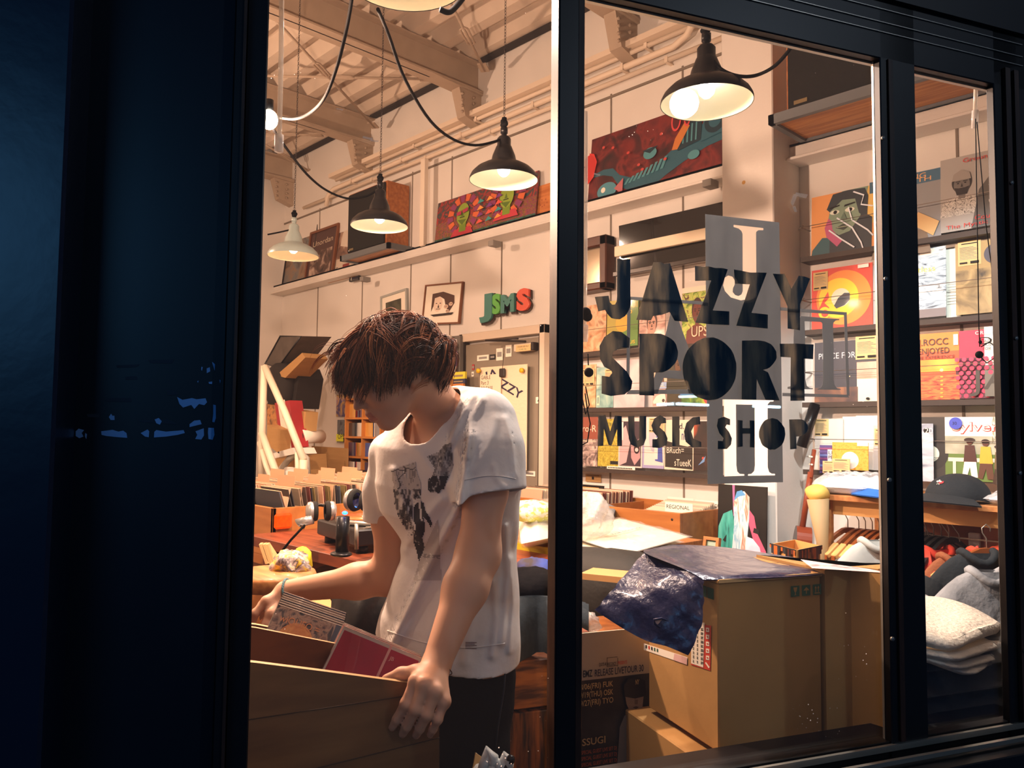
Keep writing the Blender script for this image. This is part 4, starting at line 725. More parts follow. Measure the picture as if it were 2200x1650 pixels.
# records in the wall bin
for i in range(34): put_lp(rng.choice([0,7,0,4,1]),(-3.62+.003*rng.randn(),3.53+.0135*i,.715+.01*rng.rand()),-.08,'record sleeve filed in the long wall bin','records in the long wall bin')
for i in range(34): put_lp(rng.choice([0,7,5]),(-3.25+.003*rng.randn(),3.53+.0135*i,.715+.01*rng.rand()),-.08,'record sleeve filed in the long wall bin','records in the long wall bin')
b=MB(); f=(np.array([-3.4,3.505,.69]),XX,nrm(ZZ+.2*YY),nrm(-YY+.2*ZZ)); b.box(-.0,.31,0,.315,-.002,.002,photo('sunset_orange',['8a4a3a','e88a4a','f0b080'],8,coat=.6),f); b.obj('record_sleeve',label='glossy orange sleeve facing out in the long wall bin',cat='record')
for i in range(14): put_lp(rng.choice([7,0,4]),(-2.55,3.56+.018*i,.655+.004*i),-.12,'record sleeve low in the right end of the long wall bin','records in the right compartment')
for (x,y,t_) in ((-2.66,3.9,'HIP HOP/TECH'),(-2.48,3.62,'REGIONAL'),(-2.44,3.86,'NU JAZZ/TOU')):
    b=MB(); f=(np.array([x,y,.98]),XX,ZZ,-YY); b.box(-.09,.09,-.1,.045,-.001,.001,M_paper,f); b.text(t_,.022,-.08,.01,.0015,M_ink,f,width=.15); b.obj('divider_card',label='white lettered divider card reading %s in the wall bin'%t_.split()[0].lower(),cat='divider')
# framed face print on the wall bin and rolled kraft behind
picture('record',(1244,1040,1294,1068),3.95,cm('2a1a18'),lambda A:(A.rect(.05,.1,.85,.9,cm('e8a05a')),A.poly([(.1,.1),(.12,.6),(.4,.75),(.5,.5),(.8,.55),(.85,.15)],cm('6a2a1e')),A.disc(.3,.55,.06,M_ink),A.disc(.62,.5,.06,M_ink)),'small orange and black face record standing on the wall bin',frame=M_blackfr,fw=.008)
a=wall(1262,1062,4.0); c=wall(1340,1064,4.0); b=MB(); b.tube([a-ZZ*.0,c],.035,mat('kraft_roll','b98548',.6),16); b.tube([c+XX*.001,c+XX*.003],.026,M_bolt,14); b.obj('kraft_roll',label='rolled kraft paper lying behind the wall bin',cat='roll')
# small framed green photo and leaning portrait poster
picture('framed_photo',(1510,1152,1543,1195),3.4,photo('green_photo',['3a5a44','7a9a84','c8d8c0'],9),lambda A:A.rect(.1,.6,.9,.9,cm('a8c0b0')),'small wood framed green photo at the end of the wall bin',frame=M_wood,fw=.016,tilt=0,lean=.2)
def px1(A):
    A.rect(0,0,1,1,cm('15120f')); A.poly([(.3,1),(.35,1),(.36,.62),(.33,.6)],cm('b06a9a')); A.poly([(0,.05),(.02,.45),(.12,.62),(.3,.68),(.36,.5),(.4,.05)],photo('teal_scarf',['1a5a54','3fa89a','6ac8b8'],8,stretch=(3,1,.6)))
    A.poly([(.3,.0),(.35,.5),(.33,.78),(.4,.9),(.55,.93),(.66,.86),(.66,.6),(.62,.3),(.55,.0)],photo('striped_scarf',['e8f0ee','8ab8d0','f4f4f0','c87a5a','dfe8e4'],10,stretch=(4,1,.7))); A.poly([(.34,.8),(.4,.92),(.5,.94),(.58,.88),(.45,.86)],cm('5a9ad0'))
    A.poly([(.66,.7),(.76,.62),(.82,.42),(1,.2),(1,.0),(.9,.05),(.76,.3),(.66,.5)],cm('c85a78')); A.poly([(.74,.42),(.86,.4),(.86,.46),(.76,.48)],M_ink); A.poly([(.55,.0),(.62,.36),(.74,.34),(.88,.24),(.96,.0)],photo('white_cloth',['a8a0c0','e8e4f0','c8c0d8'],8)); A.poly([(.12,.28),(.2,.36),(.18,.26)],M_ink)
picture('photo_poster',(1541,1040,1645,1205),3.72,cm('15120f'),px1,'unframed poster of a draped scarf figure leaning on the white pillar',lean=.04)
# ---- grey door with its clutter
M_door=mat('door_grey','8b8070',.5,noise=.08,nscale=4); M_jamb=mat('jamb_cream','d8c8b4',.55)
t=thing('grey_door','grey metal door with stickers and a closer arm in the back wall','door',(-4.4,4.05,0),kind='structure')
del t['label'];del t['category'];t.name='door_2'
MB().box(-4.83,-3.985,4.05,4.099,0,2.1,M_door,b=.004).obj('door_leaf',t)
b=MB(); b.box(-4.895,-4.85,4.03,4.099,0,2.19,M_jamb,b=.003); b.box(-3.97,-3.92,4.03,4.099,0,2.19,M_jamb,b=.003); b.box(-4.895,-3.92,4.03,4.099,2.125,2.19,M_jamb,b=.003); b.box(-4.85,-4.83,4.04,4.09,0,2.125,M_bolt); b.box(-3.985,-3.97,4.04,4.09,0,2.125,M_bolt); b.obj('door_frame',t)
b=MB(); b.box(-4.2,-4.02,3.99,4.05,2.0,2.055,M_jamb,b=.004); b.box(-4.02,-3.995,3.99,4.05,2.0,2.06,M_bolt,b=.004); b.tube([(-4.08,4.0,2.07),(-4.45,3.93,2.10)],.008,M_bolt,8); b.tube([(-4.45,3.93,2.10),(-4.12,3.96,2.09)],.006,M_bolt,8); b.obj('door_closer',t)
def sticker(x0,y0,x1,y1,m,label,draw=None,Y=4.045):
    return cover('sticker',(x0,y0,x1,y1),m,draw or (lambda A:A.rect(.15,.3,.85,.7,M_grey)),label,cat='sticker',Y=Y,lean=0,th=.001)
sticker(1025,764,1050,776,M_paper,'long white sticker at top left of the grey door'); sticker(1052,762,1064,773,M_ink,'small black printed sticker near the door top'); sticker(1066,749,1080,775,M_paper,'tall white sticker below the door closer arm'); sticker(1086,742,1099,767,M_paper,'curled white sticker right of the tall one on the door'); sticker(1014,783,1019,795,cm('a83a3a'),'tiny red and black sticker at the door edge'); sticker(1013,799,1018,809,M_paper,'small white oval sticker at the door edge')
sticker(1108,742,1140,756,M_label,'yellowed lettered tag on the door closer',lambda A:(A.text('FAKIE/U',.15,.62,.2,M_ink,.7),A.text('CAR AL',.25,.2,.2,mat('green_ink','2f7a4a'),.5)),Y=3.985)
sticker(1151,853,1163,867,M_paper,'white triangle sticker low on the grey door',lambda A:A.poly([(.3,.3),(.7,.3),(.5,.7)],M_bolt)); sticker(1125,1011,1150,1022,M_paper,'white strip sticker at the bottom of the grey door')
def tow(A):
    nv=mat('navy_print','2a2440',.7); A.text('ZZY',.42,.8,.09,nv,.5,rot=-24,bold=.02); A.text('JA',.1,.86,.09,nv,.3,rot=12,bold=.02); A.disc(.5,.5,.22,nv,ry=.18); A.disc(.5,.48,.15,M_paper,ry=.13); A.disc(.52,.47,.1,nv,ry=.1); A.rect(.44,.42,.56,.55,M_paper); A.text('SPORT',.05,.24,.08,nv,.8,bold=.02); A.text('THINGS',.2,.06,.08,nv,.7,rot=8,bold=.02)
b_=cover('printed_towel',(1030,790,1132,1004),mat('tote_cream','e8d2b4',.85,bump=.2,bscale=40),tow,'cream printed towel with dark lettering pinned on the grey door',cat='towel',Y=4.0,lean=0)
def gig(A): A.text('GABLE\nPart 3\nRELEASE\nLive in Tokyo',.05,.84,.14,M_ink,.85); A.poly([(.1,.1),(.5,.3),(.9,.22),(.92,.05)],cm('b8453a'))
cover('flyer',(1031,806,1076,866),mat('flyer_paper','ecd6ba',.7),gig,'small flyer with release text clipped over the towel',cat='flyer',Y=3.985,lean=0)
for x,y,l in ((1030,797,'left'),(1123,796,'right')):
    p=wall(x,y,3.985); MB().tube([p,p-YY*.02],.018,mat('yellow_plastic','e6b81e',.35),14).tube([p+YY*.03,p],.01,M_alu,10).obj('magnet_hook',label='yellow round magnet holding the %s corner of the towel'%l,cat='magnet')
p=wall(1079,800,3.98); t=thing('bulldog_clip','steel bulldog clip hanging above the flyer on the door','clip',p); MB().box(-.03,.03,-.01,.01,-.035,.03,M_bolt,(p,XX,YY,ZZ),b=.006).obj('clip_body',t); MB().tube([p+ZZ*.03,p+ZZ*.08+XX*.01,wall(1082,760,3.98)],.002,M_bolt,5).obj('string',t)
# narrow stack of tins and skate wheels beside the door
b=thing('sticker_rack','narrow wall shelf with stickered panels left of the grey door','shelf',wall(985,860,4.0)); a=wall(962,860,4.0)[0]; c=wall(986,860,4.0)[0]
MB().box(a,c,4.0,4.09,1.2,wall(975,722,4.0)[2],mat('rack_grey','6f6a64',.6),b=.004).obj('panel',b)
for i,(yy0,yy1,x0,x1,cc) in enumerate(((722,788,950,966,'e8dcc8'),(755,795,962,978,'6a4a7a'),(788,812,962,976,'e9e4d8'),(800,815,972,999,'d8c83a'),(815,825,970,999,'2a2a44'),(825,870,970,995,'b8743a'),(815,870,950,970,'c88a4a'))):
    cover('sticker_box',(x0,yy0,x1,yy1),cm(cc),lambda A:(A.disc(.5,.6,.25,M_paper),A.disc(.5,.6,.12,M_ink)) if cc in('b8743a','e9e4d8') else A.rect(.15,.3,.85,.6,cm('8a7a5a')),['striped pale sign leaning highest on the rack by the door','purple tinted box on the rack by the door','diamond shaped white tag on the rack by the door','yellow tin lid sitting on the rack by the door','dark blue tin side on the rack by the door','brown box with two round badges on the rack by the door','orange box with rough lettering behind the neck'][i],cat='box',Y=3.96-.008*i,th=.02)
p=wall(974,742,3.97); MB().blob(p,(.035,.03,.03),mat('tan_ball','b08a5a',.6),n=18,noise=.03).obj('wooden_ball',label='round tan wooden knob at the top of the rack by the door',cat='ball')
# ---- compact disc shelf
sx=[wall(x,900,3.9)[0] for x in (742,778,817,862)]; sz=[wall(742,y,3.9)[2] for y in (1022,981,939,899,858,815)]
t=thing('disc_shelf','orange wooden compact disc shelf behind the chin','shelf',((sx[0]+sx[3])/2,4.0,sz[0])); b=MB(); W_=mat('disc_wood','c9813a',.5,noise=.15,nscale=9)
b.box(sx[0]-.01,sx[3]+.01,4.08,4.095,sz[0]-.3,sz[5]+.02,W_)
for x in sx: b.box(x-.009,x+.009,3.9,4.085,sz[0]-.3,sz[5]+.02,W_)
for z in sz+[sz[0]-.28]: b.box(sx[0]-.012,sx[3]+.012,3.895,4.085,z-.009,z+.009,W_)
b.obj('shelf_case',t)
dcol=['c83a2a','3a2a5a','2a3a6a','b8b0a8','1f1f24','d8a04a','7a2a3a','4a6a7a','e8e0d4','6a4a3a','2a5aa8','8a8a90']
dm=[mat('disc_'+c,c,.3,coat=.6) for c in dcol]
def cdp(m):
    b=MB(); b.box(-.005,.005,-.071,.071,0,.125,m); return b.mesh('compact_disc')
cdm=[cdp(m) for m in dm]; q=np.random.RandomState(3)
for ci in range(3):
    for ri in range(5):
        x=sx[ci]+.02; z=sz[ri]+.0095
        if ri<4:
            k=q.randint(2,4)
            for j in range(k):
                if x+.13>sx[ci+1]-.01: break
                o=bpy.data.objects.new('compact_disc',cdm[q.randint(len(dm))]); COL.objects.link(o); o.location=(x+.05,3.93+.01*j,z); o.rotation_euler=(0,0,math.pi/2-.12*q.rand()-.1); x+=.115; o['label']='compact disc shown face out in the wooden disc shelf'; o['category']='disc'; o['group']='face-out discs in the disc shelf'
        x=sx[ci]+.02
        while x<sx[ci+1]-.02:
            o=bpy.data.objects.new('compact_disc',cdm[q.randint(len(dm))]); COL.objects.link(o); o.location=(x,4.01,z); x+=.0125; o['label']='compact disc filed spine out in the wooden disc shelf'; o['category']='disc'; o['group']='spine-out discs in the disc shelf'
# clutter under the disc shelf
for i,(x,y,dx,c,l) in enumerate(((752,1026,.09,'c8344a','crumpled red and pink packet under the disc shelf'),(778,1018,.1,'3a3230','dark folded pouch under the disc shelf'),(790,1028,.12,'6a4a34','brown pouch bundle under the disc shelf'))):
    p=wall(x,y,3.85); MB().blob(p,(dx,.06,.035),mat('pouch_'+c,c,.5,coat=.3),noise=.12,seed=i).obj('pouch',label=l,cat='pouch')
# posters at the wall by the shelf, yellow tag
cover('poster',(722,848,741,895),photo('night_print',['1a1820','4a3a7a','c8a04a','8a6ab0'],10),lambda A:None,'narrow dark print with purple blooms left of the disc shelf',cat='poster',Y=4.08,lean=0)
cover('poster',(724,902,741,950),photo('slate_print',['2a3038','6a727a','3a4048'],8),lambda A:None,'narrow slate print below the purple one, left of the disc shelf',cat='poster',Y=4.08,lean=0)
t=thing('hanging_tag','fluorescent yellow tag hanging left of the disc shelf','tag',wall(731,940,4.05)); a=wall(723,948,4.05); c=wall(738,933,4.05); b=MB(); b.box(a[0],c[0],4.045,4.05,a[2],c[2],mat('fluo_yellow','e8f01e',.5)); b.text('OPS',.05,a[0]+.03,a[2]+.025,0,M_ink,(np.array([0,4.044,0]),XX,ZZ,-YY)); b.obj('tag_card',t); MB().tube([(a[0]+.02,4.047,c[2]),((a[0]+c[0])/2,4.07,c[2]+.05),(c[0]-.02,4.047,c[2])],.002,M_wire,5).obj('string',t)
# open carton by the wall
t=thing('open_carton','opened cardboard carton with raised flaps by the white wall','carton',wall(700,1030,3.75)); b=MB()
a,c,d,e=[wall(x,y,Y) for x,y,Y in ((663,1040,3.7),(668,978,3.7),(704,986,3.78),(702,1040,3.78))]; b.prism([(0,0),(a[0]*0+.45,0),(.45,.33),(.03,.36)],-.004,.004,M_board,(a,nrm(e-a),ZZ,-YY)); b.obj('flap',t)
g=wall(740,990,3.82); h_=wall(738,1036,3.82); b=MB(); b.add([e,h_,g,d,e+YY*.006,h_+YY*.006,g+YY*.006,d+YY*.006],[(0,1,2,3),(7,6,5,4),(0,3,7,4),(3,2,6,7)],M_board); b.obj('flap',t); b=MB(); b.box(a[0],h_[0],3.8,4.0,a[2]-.3,a[2]+.0,M_board); b.obj('carton_body',t)
# ---- the heap in the far left corner
def boxpx(name,quad,Y,th,m,label,cat,draw=None,rz=0):
    P=[wall(x,y,Y) for x,y in quad]; b=MB(); n=YY*th; b.add([*P,*[p+n for p in P]],[(0,1,2,3),(7,6,5,4),(0,4,5,1),(1,5,6,2),(2,6,7,3),(3,7,4,0)],m)
    if draw: ax=nrm(P[1]-P[0]); ay=nrm(P[3]-P[0]); draw(Art(b,(P[0]-YY*.001,ax,ay,-YY),np.linalg.norm(P[1]-P[0]),np.linalg.norm(P[3]-P[0]),.001))
    return b.obj(name,label=label,cat=cat)
gs=mat('grey_mesh_cloth','5f564e',.8,noise=.25,nscale=9,bump=.2,bscale=200)
t=thing('tilted_monitor','grey meshed monitor speaker tilted high on the corner heap','speaker',wall(605,760,3.4))
P=[wall(x,y,3.35) for x,y in ((570,782),(598,790),(648,722),(603,722))]; b=MB(); n=YY*.30+ZZ*.02; b.add([*P,*[p+n for p in P]],[(0,1,2,3),(7,6,5,4),(0,4,5,1),(1,5,6,2),(2,6,7,3),(3,7,4,0)],gs); b.obj('cabinet',t); b=MB(); b.tube([P[0]-YY*.004,P[1]-YY*.004,P[2]-YY*.004,P[3]-YY*.004],.008,M_blk,6,closed=True); b.obj('rim',t)
boxpx('kraft_carton',((594,806),(613,812),(656,768),(649,758)),3.3,.22,M_board,'small kraft carton tilted under the grey monitor speaker','carton')
boxpx('black_case',((574,868),(632,878),(642,812),(634,790)),3.4,.25,mat('case_black','26211e',.8),'black soft case in the middle of the corner heap','case')
MB().blob(wall(605,830,3.38),(.2,.1,.22),mat('case_black','26211e',.8),noise=.04,seed=4,pw=.7).obj('black_bag',label='black bag slumped in front of the case in the corner heap',cat='bag')
def arch(A): A.rect(.22,0,.72,1,M_paper); A.disc(.55,.72,.14,cm('b8743a'),ry=.12); A.text('Archive 17',.62,.05,.06,M_ink,.5,rot=90)
boxpx('red_box',((604,968),(636,960),(622,860),(590,866)),3.2,.12,cm('a82a30'),'tall red and white box lettered Archive, leaning in the corner heap','box',arch)
boxpx('guitar_pedal_box',((574,922),(600,930),(592,872),(573,868)),3.25,.1,photo('leopard_tan',['2a1c14','c88a4a','2a1c14'],12),'orange and black patterned box left of the red box','box')
boxpx('kraft_carton',((573,955),(600,975),(603,925),(574,912)),3.1,.2,M_board,'kraft carton standing left of the red Archive box','carton')
boxpx('kraft_bag',((630,925),(653,926),(657,885),(631,880)),3.3,.12,M_card,'brown paper bag gaping open right of the red box','bag')
t=thing('paper_tube','white paper tube with dark open end right of the heap','tube',wall(648,940,3.3)); p=wall(648,938,3.28); MB().tube([p+YY*.25-XX*.12,p],.06,M_paper,18).obj('tube_wall',t); MB().tube([p-YY*.001,p-YY*.004],.035,M_ink,16).obj('tube_mouth',t)
boxpx('white_box',((588,985),(634,975),(628,962),(586,974)),3.1,.2,M_white,'flat white box under the red Archive box','box')
boxpx('kraft_carton',((590,1035),(640,1035),(636,976),(590,986)),3.35,.3,M_board,'large kraft carton at the bottom of the corner heap','carton')
MB().tube([wall(x,y,3.15) for x,y in ((600,1030),(606,1005),(622,985),(645,972),(658,985),(660,1020))],.028,mat('pale_hose','b9b4a6',.5),12).obj('hose',label='pale grey hose looped at the foot of the corner heap',cat='hose')
MB().blob(wall(632,1028,3.1),(.16,.1,.09),M_white,noise=.18,seed=2,n=30,k=18).obj('plastic_bag',label='crumpled white plastic bag behind the packed records',cat='bag')
MB().box(-7.75,-6.2,2.75,4.06,.80,.86,M_board).box(-7.7,-7.6,2.8,4.0,0,.8,M_board).box(-6.35,-6.25,2.8,4.0,0,.8,M_board).obj('low_bench',label='low bench hidden behind the packed bin, carrying the corner heap',cat='bench')
t=thing('steel_stand','cream painted tube stand with a long slanted bar at far left','stand',wall(620,1030,2.9)); cr=mat('stand_cream','e9dcc4',.45)
for P_,r in ((((568,786),(563,930),(560,1040)),.028),(((569,788),(612,885),(652,988)),.028),(((652,988),(652,1040)),.03),(((640,972),(641,1040)),.024),(((562,930),(582,985),(602,1040)),.03),(((558,950),(572,1000),(588,1040)),.024)):
    MB().tube([wall(x,y,2.9) for x,y in P_],r,cr,10).obj('tube_bar',t)
# ---- desk with turntable
t=thing('wooden_desk','reddish wooden desk plank carrying the turntable','desk',(-3.0,2.0,0)); W2=mat('desk_wood','8a4526',.45,col2='6a3018',nscale=4,stretch=(1,8,8),coat=.1)
MB().box(-3.75,-2.2,1.74,2.45,.83,.88,W2,b=.003).obj('desk_top',t)
for x in (-3.7,-2.3):
    for y in (1.8,2.36): MB().box(x,x+.05,y,y+.05,0,.83,W2).obj('leg',t)
tt=thing('turntable','black turntable with silver dotted platter and orange record','turntable',(-3.0,2.0,.88)); f=fz((-3.06,2.02,.88),-9)
MB().box(-.23,.23,-.18,.18,.035,.105,mat('deck_black','121214',.35),f,b=.006).obj('plinth',tt)
for a in (-.18,.18):
    for c in (-.13,.13): MB().tube([(f[0]+f[1]*a+f[2]*c),(f[0]+f[1]*a+f[2]*c+ZZ*.036)],.028,M_blk,14).obj('foot',tt)
b=MB(); b.lathe([(0,.107),(.164,.107),(.168,.112),(.166,.124),(.158,.128),(0,.128)],M_alu,f,48); b.obj('platter',tt)
b=MB(); b.lathe([(.0,.130),(.152,.130),(.152,.132),(.0,.132)],mat('orange_vinyl','e0652a',.35,coat=.5),f,48); b.lathe([(0,.1325),(.05,.1325)],M_paper,f,24); b.obj('vinyl_record',tt)
b=MB(); b.tube([f[0]+f[1]*.19+f[2]*.12+ZZ*.15,f[0]+f[1]*.19-f[2]*.06+ZZ*.15,f[0]+f[1]*.13-f[2]*.1+ZZ*.142],.005,M_alu,8); b.tube([f[0]+f[1]*.19+f[2]*.12+ZZ*.105,f[0]+f[1]*.19+f[2]*.12+ZZ*.16],.022,M_blk,12); b.obj('tonearm',tt)
MB().box(.19,.21,-.12,.0,.106,.112,M_alu,f).obj('pitch_fader',tt)
blue=mat('blue_led','1a4aff',.3,emit=6)
# headphones
def phones(px,py,d,label,ang,s=1.0,band=True,led=True):
    c=dep(px,py,d); t=thing('headphones',label,'headphones',c); A=math.radians(ang); ax=np.array([math.cos(A),math.sin(A),0]); ay=np.cross(ZZ,ax)
    for k,sg in enumerate((-1,1)):
        o=c+ax*.045*sg*s; g=(o,ay,ZZ,ax*sg); MB().lathe([(0,.018),(.026*s,.018),(.032*s,.014),(.040*s,.010),(.042*s,.0),(.040*s,-.008)],mat('phone_silver','b9b4ae',.3,metal=.6),g,28).obj('ear_cup',t); MB().lathe([(.040*s,-.008),(.044*s,-.015),(.040*s,-.028),(.028*s,-.028)],M_cloth,g,28).obj('ear_pad',t)
    P_=[c+ax*.052*s*math.cos(q)+ZZ*(.0+.085*s*math.sin(q)*.2)+ay*.10*s*math.sin(q) for q in np.linspace(0,math.pi,15)]
    MB().tube(P_,.007,M_blk,8).obj('headband',t)
    if led: MB().blob(c-ZZ*.03-ax*.03,(.008,.007,.004),blue).obj('led',t)
phones(690,1098,3.35,'silver and black headphones lying on the turntable',70,1.0)
phones(776,1075,3.1,'dark headphones hung tilted on a black stand by the turntable',20,1.05)
t=thing('headphone_stand','black headphone stand at the desk edge in front of the turntable','stand',dep(735,1190,3.0)); MB().tube([dep(735,1185,3.0),dep(737,1110,3.0)],.026,M_blk,14).obj('post',t); MB().blob(dep(733,1190,3.0),(.05,.04,.012),M_blk).obj('base',t); MB().tube([dep(766,1180,3.05),dep(766,1125,3.05)],.008,M_alu,8).obj('rod',t); MB().blob(dep(741,1102,2.98),(.012,.01,.007),blue).obj('led',t)
MB().tube([dep(x,y,3.0) for x,y in ((655,1128),(625,1160),(605,1185),(597,1195))],.005,M_cable,6).obj('audio_cable',label='black audio cable drooping from the turntable over the desk edge',cat='cable')
MB().tube([dep(655,1128,3.3),dep(640,1124,3.3),dep(672,1116,3.3)],.02,mat('phone_silver','b9b4ae',.3,metal=.6),12).obj('microphone',label='short silver microphone lying left of the headphones',cat='microphone')
# clutter below and in front of the desk
t=thing('paper_bag','folded kraft paper bag propped at the left window edge','bag',dep(575,1190,2.7))
for i,(x0,x1) in enumerate(((556,570),(564,578),(570,588))): P=[dep(x0,1170,2.7+.02*i),dep(x0+4,1166,2.78+.02*i),dep(x1+8,1200,2.78+.02*i),dep(x0+14,1212,2.7+.02*i)]; b=MB(); b.add([*P,*[p+YY*.01 for p in P]],[(0,1,2,3),(7,6,5,4),(0,4,5,1),(1,5,6,2),(2,6,7,3),(3,7,4,0)],M_card); b.obj('paper_fold',t)
t=thing('wooden_stool','round wooden stool top at the left window edge','stool',dep(585,1240,2.45)); o=dep(588,1228,2.5); MB().lathe([(0,0),(.13,0),(.135,-.01),(.135,-.045),(.12,-.05),(0,-.05)],M_wood,(o,XX,YY,ZZ),36).obj('seat',t)
for a in (0.5,2.6,4.7): MB().tube([o+np.array([.09*math.cos(a),.09*math.sin(a),-.05]),np.array([o[0]+.13*math.cos(a),o[1]+.13*math.sin(a),0])],.014,M_wood,8).obj('leg',t)
b=MB(); b.blob(dep(622,1215,2.55),(.07,.05,.05),photo('wrapped_toy',['e8c01e','3a3038','c8b8b0','e8d83a','8a5a5a'],24,coat=.9,detail=3),noise=.2,seed=3,n=28,k=16); b.obj('wrapped_packet',label='glossy yellow and silver wrapped packet beside the stool',cat='packet')
b=MB(); b.blob(dep(650,1205,2.7),(.045,.03,.05),mat('yellow_plush','e8c81e',.6),noise=.1,seed=8); b.obj('yellow_packet',label='plain yellow packet behind the wrapped packet',cat='packet')
for i,(q,l) in enumerate(((((625,1272),(690,1255),(735,1330),(700,1340)),'tan cardboard sheet lying behind the disc crate'),(((645,1235),(720,1205),(770,1250),(700,1280)),'tan cardboard sheet under the desk'))):
    P=[hor(x,y,.80-.06*i) for x,y in q]; b=MB(); b.add([*P,*[p-ZZ*.008 for p in P]],[(0,1,2,3),(7,6,5,4),(0,4,5,1),(1,5,6,2),(2,6,7,3),(3,7,4,0)],M_board); b.obj('cardboard_sheet',label=l,cat='cardboard')
# black armchair cushion behind the person
blk=mat('black_leather','16161a',.38,bump=.25,bscale=9,noise=.3,nscale=4)
t=thing('black_armchair','black leather armchair standing behind the person','chair',dep(800,1500,2.35)); c=dep(835,1345,2.35)
MB().blob(c,(.17,.17,.20),blk,noise=.05,seed=1,n=32,k=22,pw=.8).obj('backrest',t); MB().blob(c-ZZ*.33+XX*.05,(.22,.24,.10),blk,noise=.03,seed=2,pw=.6,n=28,k=16).obj('seat',t); MB().tube([c-ZZ*.48,np.array([c[0],c[1],.05])],.03,M_blk,10).obj('pedestal',t); MB().blob((c[0],c[1],.04),(.25,.25,.04),M_blk).obj('base',t)
# jacket heap and scorched crate right of the person
den=mat('charcoal_denim','4a555c',.9,bump=.4,bscale=14,noise=.3,nscale=6)
zc=hor(1100,1432,.80); cx=np.array([-1.55,1.62])
t=thing('pine_crate','scorched pine crate with dark stripes beside the person','crate',(-1.62,1.75,.0)); sc=mat('scorched_pine','b06a2c',.6,col2='4a2812',nscale=5,stretch=(1.2,1.2,7),nlo=.42,nhi=.62); sc2=mat('scorched_pine_v','9a5a24',.6,col2='2c1a10',nscale=6,stretch=(9,9,1),nlo=.4,nhi=.66)
o=dep(1085,1440,2.12); fc=fz(o,67); L=.55
MB().box(-.06,L,0,.4,-.11,.02,sc,fc,b=.003).obj('slat',t); MB().box(-.06,L,0,.4,-.30,-.12,sc2,fc,b=.003).obj('slat',t); MB().box(-.05,L-.01,.01,.4,-o[2]+.0,-.30,mat('shade_pine','6a4a20',.7),fc).obj('base_panel',t)
b=MB(); q=[(1052,1300),(1120,1283),(1180,1290),(1250,1300),(1250,1400),(1180,1375),(1135,1415),(1085,1440),(1050,1420)]
P=[dep(x,y,2.08) for x,y in q]; T=np.zeros((15,11,3)); rs=np.random.RandomState(6)
for i in range(15):
    for j in range(11):
        u,v=i/14,j/10; x=1040+225*u; y=(1300-18*math.sin(u*3)+ (105+45*math.sin(2.6*u+.5)-30*abs(math.sin(u*9)))*v); T[i,j]=dep(x,y,2.16-.10*math.sin(v*2.6)*(.6+.4*math.sin(7*u+1.2))+.03*math.sin(13*u+2*v))
b.grid(T,den); b.grid(T[::-1]+WN*.02,den); b.obj('denim_jacket',label='charcoal denim jacket thrown over the pine crate behind the person',cat='jacket')
MB().blob(dep(1140,1256,2.35),(.14,.10,.05),mat('black_fabric','0b0b0e',.95,bump=.3,bscale=20,spec=.1),noise=.1,seed=5,n=26,k=14).obj('black_bundle',label='black cloth bundle between the jacket and the yellow edged table',cat='cloth')
MB().blob(dep(1150,1232,2.5),(.08,.06,.05),mat('blue_fabric','2a4aa8',.7,col2='2a2024',nscale=12),noise=.15,seed=9).obj('blue_bundle',label='small blue and pale cloth bundle under the table edge',cat='cloth')
MB().blob(dep(1120,1335,2.4),(.12,.1,.03),mat('red_fabric','6a1a1e',.8),noise=.1,seed=10).obj('red_cloth',label='dark red cloth edge above the denim jacket',cat='cloth')
# ---- shirt table with the yellow edge
t=thing('shirt_table','table with a yellow painted front edge stacked with bagged shirts','table',(-2.6,2.85,0)); X1=-2.09
MB().box(-3.1,X1,2.49,3.25,.865,.9,M_wood,b=.002).obj('table_top',t); MB().box(-3.1,X1-.002,2.478,2.49,.862,.902,M_yel).obj('yellow_edge',t)
for x in (-3.05,X1-.07):
    for y in (2.55,3.15): MB().box(x,x+.05,y,y+.05,0,.865,M_blk).obj('leg',t)
def flat(pts,z,th,m,b=None,seed=0,noise=.08):
    P=[hor(x,y,z) for x,y in pts]; return pillow(b or MB(),P,th,m,16,12,.35,noise,seed,up=ZZ)
def bagged(name,pts,z,th,label,seed,txt=None,m=M_cott,group=None,cat='shirt'):
    c=hor(*pts[0],z); t=thing(name,label,cat,c,group); b=MB(); T=flat(pts,z,th,m,b,seed,.12); b.obj('folded_shirt',t)
    b=MB(); P=[hor(x,y,z-.002) for x,y in pts]; ce=sum(P)/4; P=[ce+(p-ce)*1.06 for p in P]; pillow(b,P,th*1.18,M_plas,20,16,.3,.14,seed+1,up=ZZ,wr=16); b.obj('clear_bag',t)
    if txt:
        b=MB(); o=T[4,5]+ZZ*(.004); ax=nrm(T[12,5]-T[4,5]); ay=nrm(T[4,9]-T[4,5]); az=np.cross(ax,ay); 
        if az[2]<0: ay=-ay; az=-az
        b.text(txt,.02,0,-.0,.006,mat('blue_ink','2a3a5a',.6),(o,ax,ay,az),width=float(np.linalg.norm(T[12,5]-T[4,5]))); b.obj('shirt_print',t)
    return t
bagged('bagged_shirt',[(1345,1196),(1480,1158),(1330,1118),(1200,1150)],.945,.022,'topmost bagged cream shirt with script print on the yellow edged table',1,'THE SOUNDS',group='bagged shirts on the yellow edged table')
bagged('bagged_shirt',[(1300,1206),(1400,1170),(1290,1130),(1190,1160)],.92,.02,'bagged cream shirt lying under the topmost one on the table',2,group='bagged shirts on the yellow edged table')
bagged('bagged_shirt',[(1340,1205),(1465,1168),(1350,1140),(1240,1165)],.903,.016,'lowest flat bagged shirt on the table near its wooden end',3,group='bagged shirts on the yellow edged table')
